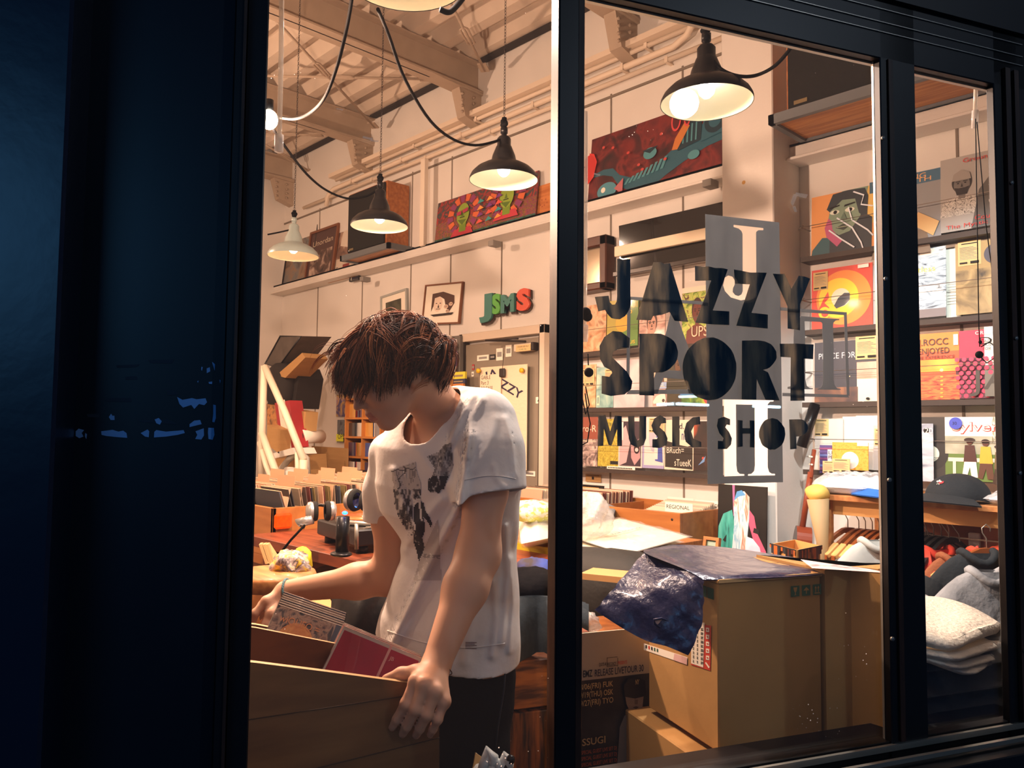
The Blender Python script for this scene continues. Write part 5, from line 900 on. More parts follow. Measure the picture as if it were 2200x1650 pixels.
bagged('bagged_shirt',[(1120,1190),(1230,1165),(1210,1095),(1110,1120)],.91,.09,'plump bagged white shirt with scrawled print left of the mullion',4,'SARASA',M_cott,'bagged shirts on the yellow edged table')
MB().blob(dep(1140,1098,3.5),(.12,.1,.05),mat('lime_print','c8d06a',.7,col2='f0f0e0',nscale=30,nlo=.45,nhi=.55),noise=.06,seed=12).obj('folded_shirt',label='lime and white striped shirt behind the plump bag',cat='shirt')
b=MB(); b.blob(dep(1262,1108,3.3),(.11,.1,.1),mat('crinkle_clear','e8e4e0',.12,alpha=.5,spec=1,bump=.8,bscale=14,bdist=.004),noise=.14,seed=7,n=36,k=24); b.obj('crinkled_bag',label='crinkled clear plastic bag heaped behind the cream shirts',cat='bag')
for i in range(5): 
    b=MB(); flat([(1276,1118-5*i),(1316,1133-5*i),(1325,1108-4*i),(1283,1090-4*i)],.915+.012*i,.013,mat('fold_%d'%(i%3),('5a6670','8a9298','4a5258')[i%3],.8),b,i); b.obj('folded_shirt',label='grey folded shirt in the stack before the bins, %s'%('lowest','second from bottom','middle','second from top','topmost')[i],cat='shirt',group='grey folded shirts before the bins')
# dark things under the table
MB().blob(dep(1320,1275,2.9),(.3,.15,.16),mat('dark_sack','22221f',.7,bump=.3,bscale=12),noise=.06,seed=14,pw=.7).obj('dark_sack',label='dark sack under the yellow edged table',cat='sack')
P=dep(1315,1237,2.6); MB().box(-.09,.09,-.06,.06,-.01,.01,M_card,fz(P,20)).obj('paper_stack',label='edge of a tan paper stack under the shirt table',cat='paper')
MB().blob(dep(1262,1338,2.2),(.035,.03,.03),mat('crinkle_clear','e8e4e0',.12,alpha=.5,spec=1),noise=.2,seed=17).obj('plastic_scrap',label='scrap of clear plastic by the mullion above the tour poster',cat='plastic')
t=thing('display_ledge','wooden ledge edge just above the tour poster','ledge',win(1300,1350,1.9)); f=(np.array([0,0,0]),WD,WN,ZZ); z=win(1252,1358,1.75)[2]; MB().box(pxu(1215,1.75),.86,1.75,1.79,z-.035,z,W2,f).obj('board',t)
# ================================================================ CARTONS BY THE WINDOW
M_crt=mat('carton','b48a50',.8,noise=.10,nscale=5,bump=.04,bscale=40); M_crte=mat('carton_edge','d8b47c',.85); M_green=mat('green_print','2f5f48',.8); M_red=mat('red_label','c8402e',.6)
WFz=(np.zeros(3),WD,WN,ZZ)
def carton(u0,u1,d0,d1,z0,z1,label,flap=True):
    t=thing('cardboard_box',label,'box',wp((u0+u1)/2,(d0+d1)/2,z0)); MB().box(u0,u1,d0,d1,z0,z1-.006,M_crt,WFz,b=.003).obj('box_body',t)
    if flap:
        m=(d0+d1)/2; b=MB(); b.box(u0-.002,u1+.002,d0-.003,m-.002,z1-.006,z1-.001,M_crt,WFz); b.obj('lid_flap',t); b=MB(); b.box(u0-.002,u1+.002,m+.002,d1+.003,z1-.006,z1-.001,M_crt,WFz); b.obj('lid_flap',t)
        b=MB(); b.box(u0,u1,d0-.004,d0-.001,z1-.006,z1+.001,M_crte,WFz); b.obj('torn_edge',t)
    return t
bx=carton(.94,1.198,1.33,1.60,.783,1.122,'middle cardboard box by the window, under the navy plastic bag')
bx2=thing('cardboard_box','right cardboard box behind the dark window post with a white code label','box',wp(1.3,1.4,.7))
Zb=1.13; A2=win(1772,1243,1.335); B2=wp((win(1925,1240,1.335)@WD),1.335,0); FP=[A2,B2,hor(1925,1232,Zb),hor(1700,1198,Zb),wp(1.205,1.55,0)]; FP=[(p@WD,p@WN) for p in FP]
MB().prism(FP,.70,Zb-.004,M_crt,(np.zeros(3),WD,WN,ZZ)).obj('box_body',bx2); MB().prism([(FP[0][0]-.001,FP[0][1]-.003),(FP[1][0]+.001,FP[1][1]-.003),(FP[2][0],FP[2][1]*.5+FP[1][1]*.5),(FP[3][0]*.5+FP[0][0]*.5,FP[3][1]*.5+FP[0][1]*.5)],Zb-.004,Zb+.001,M_crt,(np.zeros(3),WD,WN,ZZ),side=M_crte).obj('lid_flap',bx2)
bx3=carton(.90,1.20,1.32,1.64,.30,.777,'lower cardboard box under the navy bag carton',False); b=MB(); b.box(.90,1.20,1.32,1.34,.777,.780,M_crte,WFz); b.obj('lid_edge',bx3)
def icons(b,u,z,d):
    f=GF(u,z,d); s=.022
    for k in range(3):
        x=k*.0285; b.poly([(x,0),(x+s,0),(x+s,s),(x,s)],.001,M_green,f)
        q=[[(.006,.019),(.016,.019),(.014,.011),(.012,.009),(.012,.004),(.015,.003),(.007,.003),(.010,.004),(.010,.009),(.008,.011)],[(.003,.011),(.011,.018),(.019,.011),(.012,.011),(.012,.004),(.010,.004),(.010,.011)],[(.004,.003),(.018,.003),(.018,.005),(.004,.005)]][k]
        b.poly([(x+a,c) for a,c in q],.0015,M_crt,f)
        if k==2:
            for a in (.007,.014): b.poly([(x+a-.001,.006),(x+a+.001,.006),(x+a+.001,.014),(x+a+.003,.014),(x+a,.019),(x+a-.003,.014),(x+a-.001,.014)],.0015,M_crt,f)
a=win(1698,1282,1.33); b=MB(); icons(b,a@WD,a[2],1.329); b.obj('handling_icons',bx,label='three green handling icons')
a=win(1535,1286,1.33); 
LFr=lambda d,z,u=.94:(wp(u,d,z),-WN,ZZ,-WD)            # frame on the left side of the middle box
b=MB(); f=LFr(1.345,1.08); b.poly([(-.02,0),(.002,0),(.002,.022),(-.02,.022)],.001,M_green,f); b.poly([(-.045,0),(-.023,0),(-.023,.022),(-.045,.022)],.001,M_green,f); b.obj('side_icons',bx)
# red warning label and address label on its left side
def boxside(px,py):                                     # point on the box's left side plane
    r=ray(px,py); k=(.94)/(r@WD); return C0+r*k
def side_quad(b,pts,m,th=.001): b.add([boxside(x,y)-WD*th for x,y in pts],[tuple(range(len(pts)))],m)
b=MB(); side_quad(b,[(1489,1340),(1529,1344),(1527,1441),(1485,1428)],M_red); side_quad(b,[(1487,1335),(1515,1338),(1512,1434),(1486,1425)],M_paper,.0015)
rs=np.random.RandomState(4)
for c in range(3):
    for r in range(9):
        x=1490+8.5*c; y=1345+9.0*r+c*2; w=(3.2,3.2,6)[c]
        for k in range(3): side_quad(b,[(x,y+2.2*k),(x+w*(.5+.5*rs.rand()),y+2.2*k+.5),(x+w,y+2.2*k+1.7),(x,y+2.2*k+1.2)],M_ink,.002)
for r in range(5): y=1348+15*r; side_quad(b,[(1518,y),(1525,y+1),(1525,y+10),(1518,y+9)],M_paper,.0015); side_quad(b,[(1520,y+3),(1523,y+4),(1523,y+7),(1520,y+6)],M_red,.002)
side_quad(b,[(1516,1424),(1518,1422),(1526,1433),(1524,1436)],M_paper,.0015); b.obj('warning_label',bx,label='red and white warning label on its left side')
b=MB(); side_quad(b,[(1384,1382),(1478,1412),(1477,1428),(1384,1396)],M_paper); side_quad(b,[(1450,1404),(1477,1413),(1477,1428),(1448,1418)],cm('e0b8b4'),.0015)
for k in range(5): side_quad(b,[(1388+6*k,1385+2*k),(1391+6*k,1386+2*k),(1391+6*k,1393+2*k),(1388+6*k,1392+2*k)],(M_ink,M_red,M_ink,M_green,M_green)[k],.0015)
b.obj('address_label',bx,label='white strip label below the bag')
b=MB(); a=win(1854,1449,1.33); f=GF(a@WD,a[2],1.329); h=win(1854,1389,1.33)[2]-a[2]; b.poly([(0,0),(.14,0),(.14,h),(0,h)],.001,mat('label_blue','b8c0c0',.7),f); b.text('JSV-230',.02,.022,h-.038,.0015,M_ink,f,width=.085); [b.poly([(.006+.004*k,h-.012),(.008+.004*k,h-.012),(.008+.004*k,h-.006),(.006+.004*k,h-.006)],.0015,M_ink,f) for k in range(22)]; b.obj('code_label',bx2,label='white code label')
# flat paper lying on the right cartons
b=MB(); pillow(b,[hor(x,y,1.135) for x,y in ((1745,1222),(1900,1232),(1890,1228),(1720,1203))],.003,mat('pink_print','e8cfd0',.7,col2='c88a90',nscale=22,nlo=.4,nhi=.5),8,6); b.obj('printed_flyer',label='pink printed sheet lying on the right cardboard box',cat='paper')
# ---- navy plastic bag draped over the middle box
nb=mat('navy_plastic','171e48',.30,spec=.7,bump=.35,bscale=16,bdist=.003,coat=.25)
def px_surf(rows,n=34,m=22,noise=.004,seed=0):
    """surface through rows of (px,py,depth) knots"""
    Rw=[]
    for r in rows:
        P=np.array([dep(*a) for a in r]); s=np.linspace(0,len(P)-1,n); o=[]
        for t in s:
            i=min(int(t),len(P)-2); w=t-i; p0=P[max(i-1,0)];p1=P[i];p2=P[i+1];p3=P[min(i+2,len(P)-1)]
            o.append(.5*((2*p1)+(-p0+p2)*w+(2*p0-5*p1+4*p2-p3)*w*w+(-p0+3*p1-3*p2+p3)*w**3))
        Rw.append(o)
    Rw=np.array(Rw); out=[]
    for t in np.linspace(0,len(Rw)-1,m):
        i=min(int(t),len(Rw)-2); w=t-i; p0=Rw[max(i-1,0)];p1=Rw[i];p2=Rw[i+1];p3=Rw[min(i+2,len(Rw)-1)]
        out.append(.5*((2*p1)+(-p0+p2)*w+(2*p0-5*p1+4*p2-p3)*w*w+(-p0+3*p1-3*p2+p3)*w**3))
    T=np.array(out); q=np.random.RandomState(seed); ph=q.rand(6)*6.28
    for i in range(m):
        for j in range(n):
            u,v=j/n,i/m; T[i,j]+=WN*noise*(math.sin(17*u+ph[0]+5*v)+math.sin(23*v+ph[1]-7*u)+.6*math.sin(41*(u+v)+ph[2]))*.5
    return T
def sheet(T,m,th=.002,n=WN):
    b=MB(); b.grid(T,m); b.grid((T+n*th)[::-1],m); return b
t=thing('plastic_bag','crumpled navy plastic shipping bag draped over the middle cardboard box','bag',wp(1.0,1.45,1.12))
top=px_surf([[(1395,1182,1.74),(1450,1172,1.86),(1560,1178,1.95),(1660,1192,1.95),(1745,1206,1.85),(1800,1216,1.74)],
             [(1385,1190,1.66),(1440,1192,1.74),(1545,1200,1.78),(1650,1212,1.76),(1740,1220,1.72),(1796,1221,1.70)],
             [(1470,1225,1.60),(1500,1228,1.60),(1560,1232,1.60),(1640,1230,1.62),(1720,1228,1.66),(1770,1230,1.68)],
             [(1512,1248,1.555),(1530,1247,1.556),(1580,1245,1.565),(1650,1243,1.585),(1720,1240,1.61),(1765,1236,1.63)]],noise=.003,seed=1)
sheet(top,nb,.002,ZZ).obj('bag_top',t)
side=px_surf([[(1385,1186,1.70),(1420,1198,1.66),(1455,1215,1.62),(1485,1233,1.585),(1512,1248,1.555)],
              [(1345,1232,1.66),(1390,1245,1.62),(1435,1255,1.585),(1480,1270,1.56),(1512,1290,1.545)],
              [(1310,1275,1.62),(1365,1290,1.59),(1415,1310,1.56),(1465,1330,1.54),(1505,1345,1.53)],
              [(1280,1312,1.60),(1330,1345,1.575),(1385,1375,1.55),(1435,1390,1.53),(1478,1408,1.52)]],noise=.004,seed=3)
sheet(side,nb).obj('bag_flap',t)
b=MB(); P=[dep(x,y,1.548) for x,y in ((1404,1331),(1420,1328),(1439,1334),(1436,1344),(1418,1348),(1406,1340))]; b.add(P,[(0,1,2,3,4,5)],mat('hole_pink','d8b0a0',.4)); b.tube([p-WN*.002 for p in P],.0025,nb,6,closed=True); b.obj('handle_hole',t)
b=MB(); P=[hor(x,y,1.135)+ZZ*.0 for x,y in ((1545,1225),(1630,1222),(1640,1196),(1570,1192))]
# ---- live tour poster behind the glass
du=1.64; a=win(1236,1700,du); u0=a@WD; zt=win(1300,1345,du)[2]; zb=.42; u1=win(1378,1500,du)@WD+.14
MBk=MB(); f=GF(u0,zb,du); w=u1-u0; h=zt-zb-.012; MBk.box(0,w,0,h,-.004,0,mat('poster_paper','b8ab98',.6),f)
A=Art(MBk,f,w,h,.0008); Pp=lambda x,y:((win(x,y,du)@WD-u0)/w,(win(x,y,du)[2]-zb)/h)
y0=Pp(1252,1462)[1]; A.rect(0,0,1,y0-.0,photo('dim_crowd',['12100f','2a2622','55504a'],7)); 
def tx(s,x,y,hh,x2,m): p=Pp(x,y); q=Pp(x2,y); A.text(s,p[0],p[1],hh,m,q[0]-p[0],bold=.012)
hh=(Pp(1300,1440)[1]-Pp(1300,1452)[1]); gold=cm('c8ac78',0)
tx('EMZ',1252,1455,hh*1.25,1272,M_ink); tx('RELEASE LIVETOUR 30',1277,1453,hh*1.25,1382,mat('blue_black','2b3040',.6)); tx('QUOTE 4R',1286,1431,hh*.6,1302,M_ink); tx('RECORDS',1304,1430,hh*.6,1323,M_ink); tx('PRESENTS',1326,1427,hh*.6,1346,M_red)
for (xa,ya,xb,yb) in ((1302,1432,1325,1431),(1302,1413,1325,1412)): p,q=Pp(xa,ya),Pp(xb,yb); A.rect(p[0],p[1],q[0],p[1]+.002,M_ink)
for x in (1302,1324.5): p,q=Pp(x,1431),Pp(x,1412); A.rect(p[0],p[1],p[0]+.004,q[1],M_ink)
for i,s in enumerate(('8/06(FRI) FUK','9/19(THU) OSK','9/27(FRI) TYO')): tx(s,1244,1481+17.5*i,hh*1.0,1315,gold)
tx('ISSUGI',1244,1601,hh*1.25,1298,gold)
for i in range(3): tx('SPECIAL GUEST LIVE SET DJ',1246,1619+13*i,hh*.65,1322,mat('orange_ink','b85a30',.6))
c=Pp(1362,1505); A.poly([Pp(1322,1650),Pp(1328,1560),Pp(1338,1535),Pp(1352,1528),Pp(1372,1528),Pp(1382,1545),Pp(1385,1650)],mat('grey_tee','8a8580',.6)); A.poly([Pp(1346,1530),Pp(1348,1508),Pp(1375,1508),Pp(1374,1532),Pp(1360,1545)],cm('6a5f58',0)); A.poly([Pp(1339,1490),Pp(1342,1510),Pp(1350,1527),Pp(1364,1530),Pp(1376,1518),Pp(1379,1490)],cm('8a7c72',0)); A.poly([Pp(1338,1494),Pp(1336,1470),Pp(1346,1456),Pp(1366,1452),Pp(1382,1460),Pp(1384,1492),Pp(1360,1498)],cm('1c1a1a',0))
tx('NY',1361,1468,hh*.9,1369,gold); A.poly([Pp(1355,1517),Pp(1362,1520),Pp(1368,1516),Pp(1362,1514)],cm('4a3a34',0)); A.poly([Pp(1360,1500),Pp(1366,1500),Pp(1365,1510),Pp(1359,1510)],cm('6a5a50',0))
MBk.obj('tour_poster',label='live tour poster with a capped man, seen low in the middle pane',cat='poster')
# ---- white towels and black bagged stock behind the right pane
t=thing('towel_stack','folded white fleece blankets piled behind the right pane','blanket',wp(1.9,1.7,.8)); 
def layer(k,pts,d,th,seed): 
    T=px_surf([[ (x,y,dd) for x,y,dd in r] for r in pts],24,14,.003,seed); b=MB(); n=ZZ
    b.grid(T,M_cloth_w); b.grid((T-ZZ*th-WN*.004)[::-1],M_cloth_w)
    R_=T[-1]; b.grid(np.array([R_+(-ZZ*th-WN*.004)*s-WN*.012*math.sin(math.pi*s) for s in np.linspace(0,1,7)])[::-1],M_cloth_w)
    R_=T[:,-1]; b.grid(np.array([R_+(-ZZ*th-WN*.004)*s+WD*.012*math.sin(math.pi*s) for s in np.linspace(0,1,7)]),M_cloth_w)
    return b.obj('fleece_fold',t)
layer(0,[[(1960,1280,2.1),(2020,1283,2.1),(2080,1300,2.05),(2135,1330,2.0)],[(1950,1310,1.85),(2010,1325,1.85),(2080,1330,1.85),(2142,1338,1.9)],[(1940,1350,1.66),(1985,1365,1.66),(2045,1374,1.68),(2100,1350,1.78)]],0,.022,1)
layer(1,[[(1970,1340,2.0),(2030,1340,2.0),(2090,1345,2.0),(2152,1370,1.98)],[(1950,1370,1.8),(2010,1380,1.78),(2085,1375,1.82),(2155,1375,1.88)],[(1950,1385,1.66),(1995,1395,1.66),(2055,1400,1.68),(2130,1378,1.8)]],0,.018,2)
layer(2,[[(1970,1370,2.0),(2030,1370,2.0),(2090,1375,2.0),(2158,1385,1.96)],[(1950,1390,1.8),(2010,1400,1.78),(2085,1398,1.82),(2150,1398,1.86)],[(1955,1395,1.67),(2000,1410,1.67),(2060,1422,1.68),(2125,1405,1.78)]],0,.016,3)
layer(3,[[(1970,1390,2.0),(2030,1390,2.0),(2090,1395,2.0),(2140,1400,1.96)],[(1960,1400,1.8),(2020,1408,1.78),(2085,1410,1.8),(2130,1412,1.84)],[(1975,1402,1.68),(2020,1420,1.68),(2075,1436,1.69),(2110,1420,1.76)]],0,.014,4)
t=thing('bagged_stack','black shirts in clear bags piled under the white blankets','shirt pile',wp(1.85,1.7,.4)); bk=mat('black_shirt','17181a',.75,bump=.3,bscale=16); 
for k in range(7):
    z=.93-.055*k; b=MB(); sh=.012*math.sin(k*2.1); pillow(b,[wp(1.42+sh,1.30,z-.05),wp(1.92+sh,1.30,z-.05),wp(1.95+sh,1.75,z-.05),wp(1.42+sh,1.75,z-.05)],.048,bk if k not in(3,5) else mat('brown_shirt','3a2c24',.8),18,14,.35,.1,k,up=ZZ); b.obj('folded_shirt',t)
    b=MB(); pillow(b,[wp(1.41+sh,1.29,z-.051),wp(1.95+sh,1.29,z-.051),wp(1.98+sh,1.77,z-.051),wp(1.41+sh,1.77,z-.051)],.052,mat('film','dfe6ea',.1,alpha=.10,spec=1.0,bump=.8,bscale=12,bdist=.004),22,16,.3,.12,k+20,up=ZZ,wr=17); b.obj('clear_bag',t)
b=MB(); b.box(1.34,2.1,1.28,1.9,0,.58,M_blk,WFz,b=.005); b.obj('stock_bench',label='dark low bench under the bagged shirts behind the right pane',cat='bench')
b=MB(); b.box(1.215,1.335,1.34,1.5,.3,.695,M_crt,WFz,b=.003); b.obj('cardboard_box',label='shadowed cardboard box under the right cardboard box',cat='box')
# ================================================================ CLOTHES CABINET ON THE RIGHT
W3=mat('cabinet_pine','b87d48',.5,col2='9a6034',nscale=4,stretch=(8,1,8))
t=thing('clothes_cabinet','pine clothes cabinet with rail under the right hand records','cabinet',(-.6,3.8,0)); MB().box(-1.66,.3,3.44,4.09,1.115,1.14,W3,b=.003).obj('top_board',t)
MB().box(-1.60,-1.565,3.47,3.50,0,1.115,W3,b=.002).obj('post',t); MB().box(-1.60,-1.565,4.04,4.075,0,1.115,W3,b=.002).obj('post',t); MB().box(-1.56,.3,4.075,4.09,.3,1.115,mat('cabinet_back','8a4a30',.6)).obj('back_panel',t)
MB().box(-1.565,.3,3.49,3.505,1.05,1.115,mat('rail_board','d09a5c',.5)).obj('front_board',t)
b=MB(); b.tube([(-1.58,3.6,1.055),(.3,3.6,1.055)],.014,W3,12); b.obj('clothes_rail',t)
b=MB(); b.box(-1.12,.25,4.068,4.074,.4,1.05,mat('pink_wall','e8a8a0',.8,bump=.2,bscale=30)); b.obj('back_cloth',t,label='pink painted back of the cabinet')
hw=mat('hanger_wood','8a4a24',.35,coat=.4); hw2=mat('hanger_pale','d8a868',.5)
def hanger(name='wooden_hanger',m1=hw,m2=hw2,w=.21,cover_ends=True):
    t=thing(name,'x','hanger',(0,0,0)); 
    b=MB(); prof=[(0,-.055),(.03,-.058),(.07,-.075),(.12,-.105),(.165,-.135),(w,-.165)]
    for s in (-1,1):
        for i in range(len(prof)-1):
            (a,z0),(c,z1)=prof[i],prof[i+1]; th=.021-.001*i; b.add([(x,s*y,z) for x in (-.009,.009) for (y,z) in ((a,z0),(c,z1),(c,z1-th),(a,z0-th-(.008 if i==0 else 0)))],[(0,1,2,3),(7,6,5,4),(0,4,5,1),(1,5,6,2),(2,6,7,3),(3,7,4,0)],m1)
    b.obj('hanger_body',t)
    if cover_ends:
        b=MB()
        for s in (-1,1): b.box(-.014,.014,0,.085,-.012,.012,m2,(np.array([0,s*.135,-.120]),XX,nrm(np.array([0,s*.72,-.50])),nrm(np.array([0,s*.5,.72]))),b=.004)
        b.obj('foam_sleeve',t,label='pale foam strip on its arms')
    P=[(0,0,-.058),(0,0,-.02),(0,-.014,.0),(0,-.016,.018),(0,0,.032),(0,.016,.018),(0,.016,.005)]
    MB().tube(P,.0022,M_alu,6).obj('hook',t)
    return t
h0=hanger(); gl='wooden hangers bunched at the left of the cabinet rail'; h0['label']='brown wooden hanger with pale foam ends, nearest the cabinet post'; h0['group']=gl; h0.location=(-1.545,3.6,1.04); h0.rotation_euler=(0,0,-.33)
for k in range(9): copy_tree(h0,'brown wooden hanger with pale foam ends in the bunch on the cabinet rail',(-1.495+.030*k,3.6,1.04),-.33+.03*(k%3),gl)
hb=hanger('black_hanger',mat('hanger_black','1a1c1e',.35),None,.2,False); hb['label']='black plastic hanger between the wooden hangers and the shirts'; hb['group']='black hangers on the cabinet rail'; hb.location=(-1.21,3.6,1.04); hb.rotation_euler=(0,0,-.35)
for k in range(3): copy_tree(hb,'black plastic hanger between the wooden hangers and the shirts',(-1.18+.03*k,3.6,1.04),-.35+.04*k,'black hangers on the cabinet rail')
# garments
def garment(name,label,x,y,z,mtl,w=.23,drop=.62,th=.05,ang=0,seed=0,hung=True,cat='jacket',cols=None,sleeve=True,rail_z=1.04):
    """shoulders, body and sleeves hanging from a hanger; local y is the shoulder line"""
    t=thing(name,label,cat,(x,y,z)); A=math.radians(ang); ax=np.array([math.cos(A),math.sin(A),0]); ay=np.array([-math.sin(A),math.cos(A),0]); q=np.random.RandomState(seed); ph=q.rand(6)*6.28
    n,m=26,20; T=np.zeros((n,m,3))
    for i in range(n):
        v=i/(n-1)
        for j in range(m):
            a=2*math.pi*j/m; hw_=(.055+ (w-.055)*min(1,v/.18)**.75) if v<.18 else w*(1+.03*math.sin(5*v)); zz=-.06-(.115*(min(1,v/.18))**1.1) if v<.18 else -.175-(v-.18)/.82*drop
            tt=th*(.45+.55*min(1,v/.25)); fo=1+.16*math.sin(4*a+ph[0]+3*v)*min(1,v*3)+.1*math.sin(7*a+ph[1]+5*v)
            T[i,j]=np.array([x,y,z])+ay*(hw_*math.copysign(abs(math.cos(a))**.8,math.cos(a)))+ax*(tt*math.sin(a)*fo)+ZZ*zz
    b=MB(); b.grid(np.concatenate([T,T[:,:1]],1)[::-1],mtl); b.obj('body',t)
    if sleeve:
        for s in (-1,1):
            P=[np.array([x,y,z])+ay*s*(w-.03)+ZZ*-.165,np.array([x,y,z])+ay*s*(w+.02)+ZZ*-.25,np.array([x,y,z])+ay*s*(w+.035)+ZZ*-.42,np.array([x,y,z])+ay*s*(w+.03)+ax*.02+ZZ*-.66]
            MB().tube(P,[.05,.062,.055,.045],mtl,12).obj('sleeve',t)
    b=MB(); b.tube([np.array([x,y,z])+ay*(.06*math.cos(q_))+ax*(.045*math.sin(q_))+ZZ*(-.075+.02*math.cos(2*q_)) for q_ in np.linspace(0,6.28,17)[:-1]],.014,mtl,8,closed=True); b.obj('collar',t)
    return t
g5='garments on the cabinet rail'
garment('grey_sweatshirt','pale grey sweatshirt hanging behind the right cardboard box',-1.33,3.36,1.03,mat('grey_marl','b9bcb8',.9,noise=.1,nscale=30),.20,.5,.05,-35,1,True,'shirt')
garment('red_overalls','red garment clipped by its strap on the cabinet rail',-1.14,3.52,1.0,mat('red_cloth','c8402e',.85),.14,.6,.04,-30,2,cat='garment',sleeve=False)
garment('brown_jacket','brown corduroy jacket between the red straps',-1.06,3.46,.99,mat('brown_cord','8a5030',.85,bump=.3,bscale=60),.19,.6,.04,-30,3)
garment('red_jacket','rust red jacket hanging behind the black jacket',-.96,3.50,1.02,mat('rust_cloth','b8452c',.85),.2,.6,.04,-35,4)
t=garment('black_jacket','black jacket on a wooden hanger in the right pane',-.92,3.26,1.04,mat('black_wool','1c2226',.9,bump=.2,bscale=60),.20,.62,.05,-42,5)
t=garment('denim_jacket','pale washed denim jacket nearest the right window post',-.81,2.98,1.02,mat('pale_denim','a9b3bc',.85,noise=.3,nscale=14,bump=.5,bscale=18),.20,.6,.06,-45,6)
for k,(x,y,a) in enumerate(((-.90,3.30,-42),)): 
    h=copy_tree(h0,'plain brown wooden hanger holding the black jacket',(x,y,1.05),math.radians(a+0),'jacket hangers')
MB().box(-1.28,-.86,3.66,3.668,.975,.981,M_alu).obj('clip_rail',label='thin steel clip bar hanging under the cabinet rail',cat='rail')
for k,(x,y,l) in enumerate(((1992,1158,'grey'),(2094,1160,'white'))):
    p=wall(x,y,3.70); MB().box(-.022,.022,-.008,.008,-.06,.03,mat('clip_'+l,{'grey':'5a5e64','white':'e8e4dc'}[l],.4),(p,XX,YY,ZZ),b=.004).obj('clothes_clip',label='%s plastic clip gripping a red strap'%l,cat='clip')
    P=[(p+a) for a in (-ZZ*.04-XX*.01,-ZZ*.12-XX*.0,-ZZ*.3+XX*(.05 if k==0 else -.03))]
    q=[(1985,1175),(1998,1185),(2008,1250),(1999,1285)] if k==0 else [(2085,1180),(2100,1172),(2112,1205),(2090,1235)]
    b=MB(); Q=[wall(x_,y_,3.45) for x_,y_ in q]; b.add([*Q,*[v+YY*.01 for v in Q]],[(0,1,2,3),(7,6,5,4),(0,4,5,1),(1,5,6,2),(2,6,7,3),(3,7,4,0)],mat('red_strap','e05040',.8)); b.obj('red_strap',label='bright red strap hanging from the %s clip'%l,cat='strap')
for k,x in enumerate((-1.20,-1.12,-1.08)): MB().tube([(x,3.6,.97),(x-.003,3.6,1.0),(x-.03,3.6,1.04),(x-.02,3.59,1.074),(x-.002,3.605,1.074)],.0022,M_alu,6).obj('wire_hook',label='steel wire hook looped over the clothes rail',cat='hook',group='wire hooks on the clothes rail')
# on the cabinet top
b=MB(); t=thing('bagged_shirt','white shirts in a puffed clear bag on the cabinet top','shirt',wall(1810,1050,3.6)); q=[(1765,1050),(1886,1060),(1880,1040),(1775,1035)]
P=[(-1.63,3.46,1.141),(-1.42,3.46,1.141),(-1.40,3.80,1.141),(-1.63,3.80,1.141)]
pillow(b,P,.07,mat('white_tee','dfe6ee',.8),16,14,.5,.1,3,up=ZZ); b.obj('folded_shirt',t); b=MB(); ce=sum(np.array(p) for p in P)/4; P2=[ce+(np.array(p)-ce)*1.1 for p in P]; pillow(b,P2,.092,mat('cello2','f0f6fa',.08,alpha=.35,spec=1,bump=.9,bscale=14,bdist=.004),24,20,.45,.05,6,up=ZZ,wr=15); b.obj('clear_bag',t)
def cap(name,label,c,m,ang,r=.09,flat_=1.0,brim=True,emblem=None,mb=None):
    t=thing('hat',label,'hat',c); f=fz(c,ang); b=MB(); P=np.zeros((13,28,3))
    for i in range(13):
        th=math.pi/2*i/12
        for j in range(28): a=2*math.pi*j/28; P[i,j]=(r*1.12*math.sin(th)*math.cos(a)*(1+.05*math.cos(a)),r*math.sin(th)*math.sin(a),.01+r*.95*flat_*math.cos(th)+.005*math.sin(6*a)*math.sin(th))
    b.grid(np.concatenate([P,P[:,:1]],1)[:, ::-1],m,True,f); b.obj('crown',t)
    if brim:
        b=MB(); Q=np.zeros((9,15,3))
        for i in range(9):
            for j in range(15): a=-1.15+2.3*j/14; k=i/8; rr=r*(1.05+.78*k*math.cos(a*.75)); Q[i,j]=(rr*math.cos(a)*1.05,rr*math.sin(a),.018-.022*k+.018*(1-(a/1.15)**2)*(1-k*.2))
        b.grid(Q,mb or m,True,f); b.grid((Q-np.array([0,0,.004]))[::-1],mb or m,True,f); b.obj('brim',t)
    if emblem: 
        b=MB(); g=(f[0]+f[1]*(r*.90)+ZZ*(.055*flat_+.01),f[2],nrm(ZZ*.8-f[1]*.5),nrm(f[1]*.8+ZZ*.5)); b.text('*',.035,-.012,-.012,.012,emblem[0],g,bold=.04); b.poly([(-.004,.016),(.018,.02),(.02,.012),(.004,.006)],.012,emblem[1],g); b.obj('emblem',t,label='small white and red embroidered emblem')
    return t
blkc=mat('cap_black','1b2024',.9,bump=.15,bscale=120)
cap('black_cap','large black cap with a small white and red emblem on the cabinet top',(-1.06,3.53,1.142),blkc,-112,.115,.95,True,(M_paper,cm('c8303a',0)))
cap('blue_cap','blue cap with white front beside the dark window post',(-1.335,3.56,1.142),mat('cap_white','e8ecee',.85),-120,.09,.95,True,None,mat('cap_blue','2a6ac0',.85))
t=thing('bagged_shirt','white logo shirt in a clear bag at the right end of the cabinet top','shirt',(-.62,3.5,1.14)); b=MB(); P=[(-.93,3.45,1.141),(-.62,3.45,1.141),(-.62,3.78,1.141),(-.93,3.78,1.141)]
T=pillow(b,P,.05,mat('white_tee','dfe6ee',.8),16,14,.6,.06,3,up=ZZ); b.obj('folded_shirt',t); b=MB(); ce=sum(np.array(p) for p in P)/4; P2=[ce+(np.array(p)-ce)*1.1 for p in P]; pillow(b,P2,.058,mat('cello2','f0f6fa',.08,alpha=.35,spec=1),24,20,.5,.12,6,up=ZZ,wr=15); b.obj('clear_bag',t)
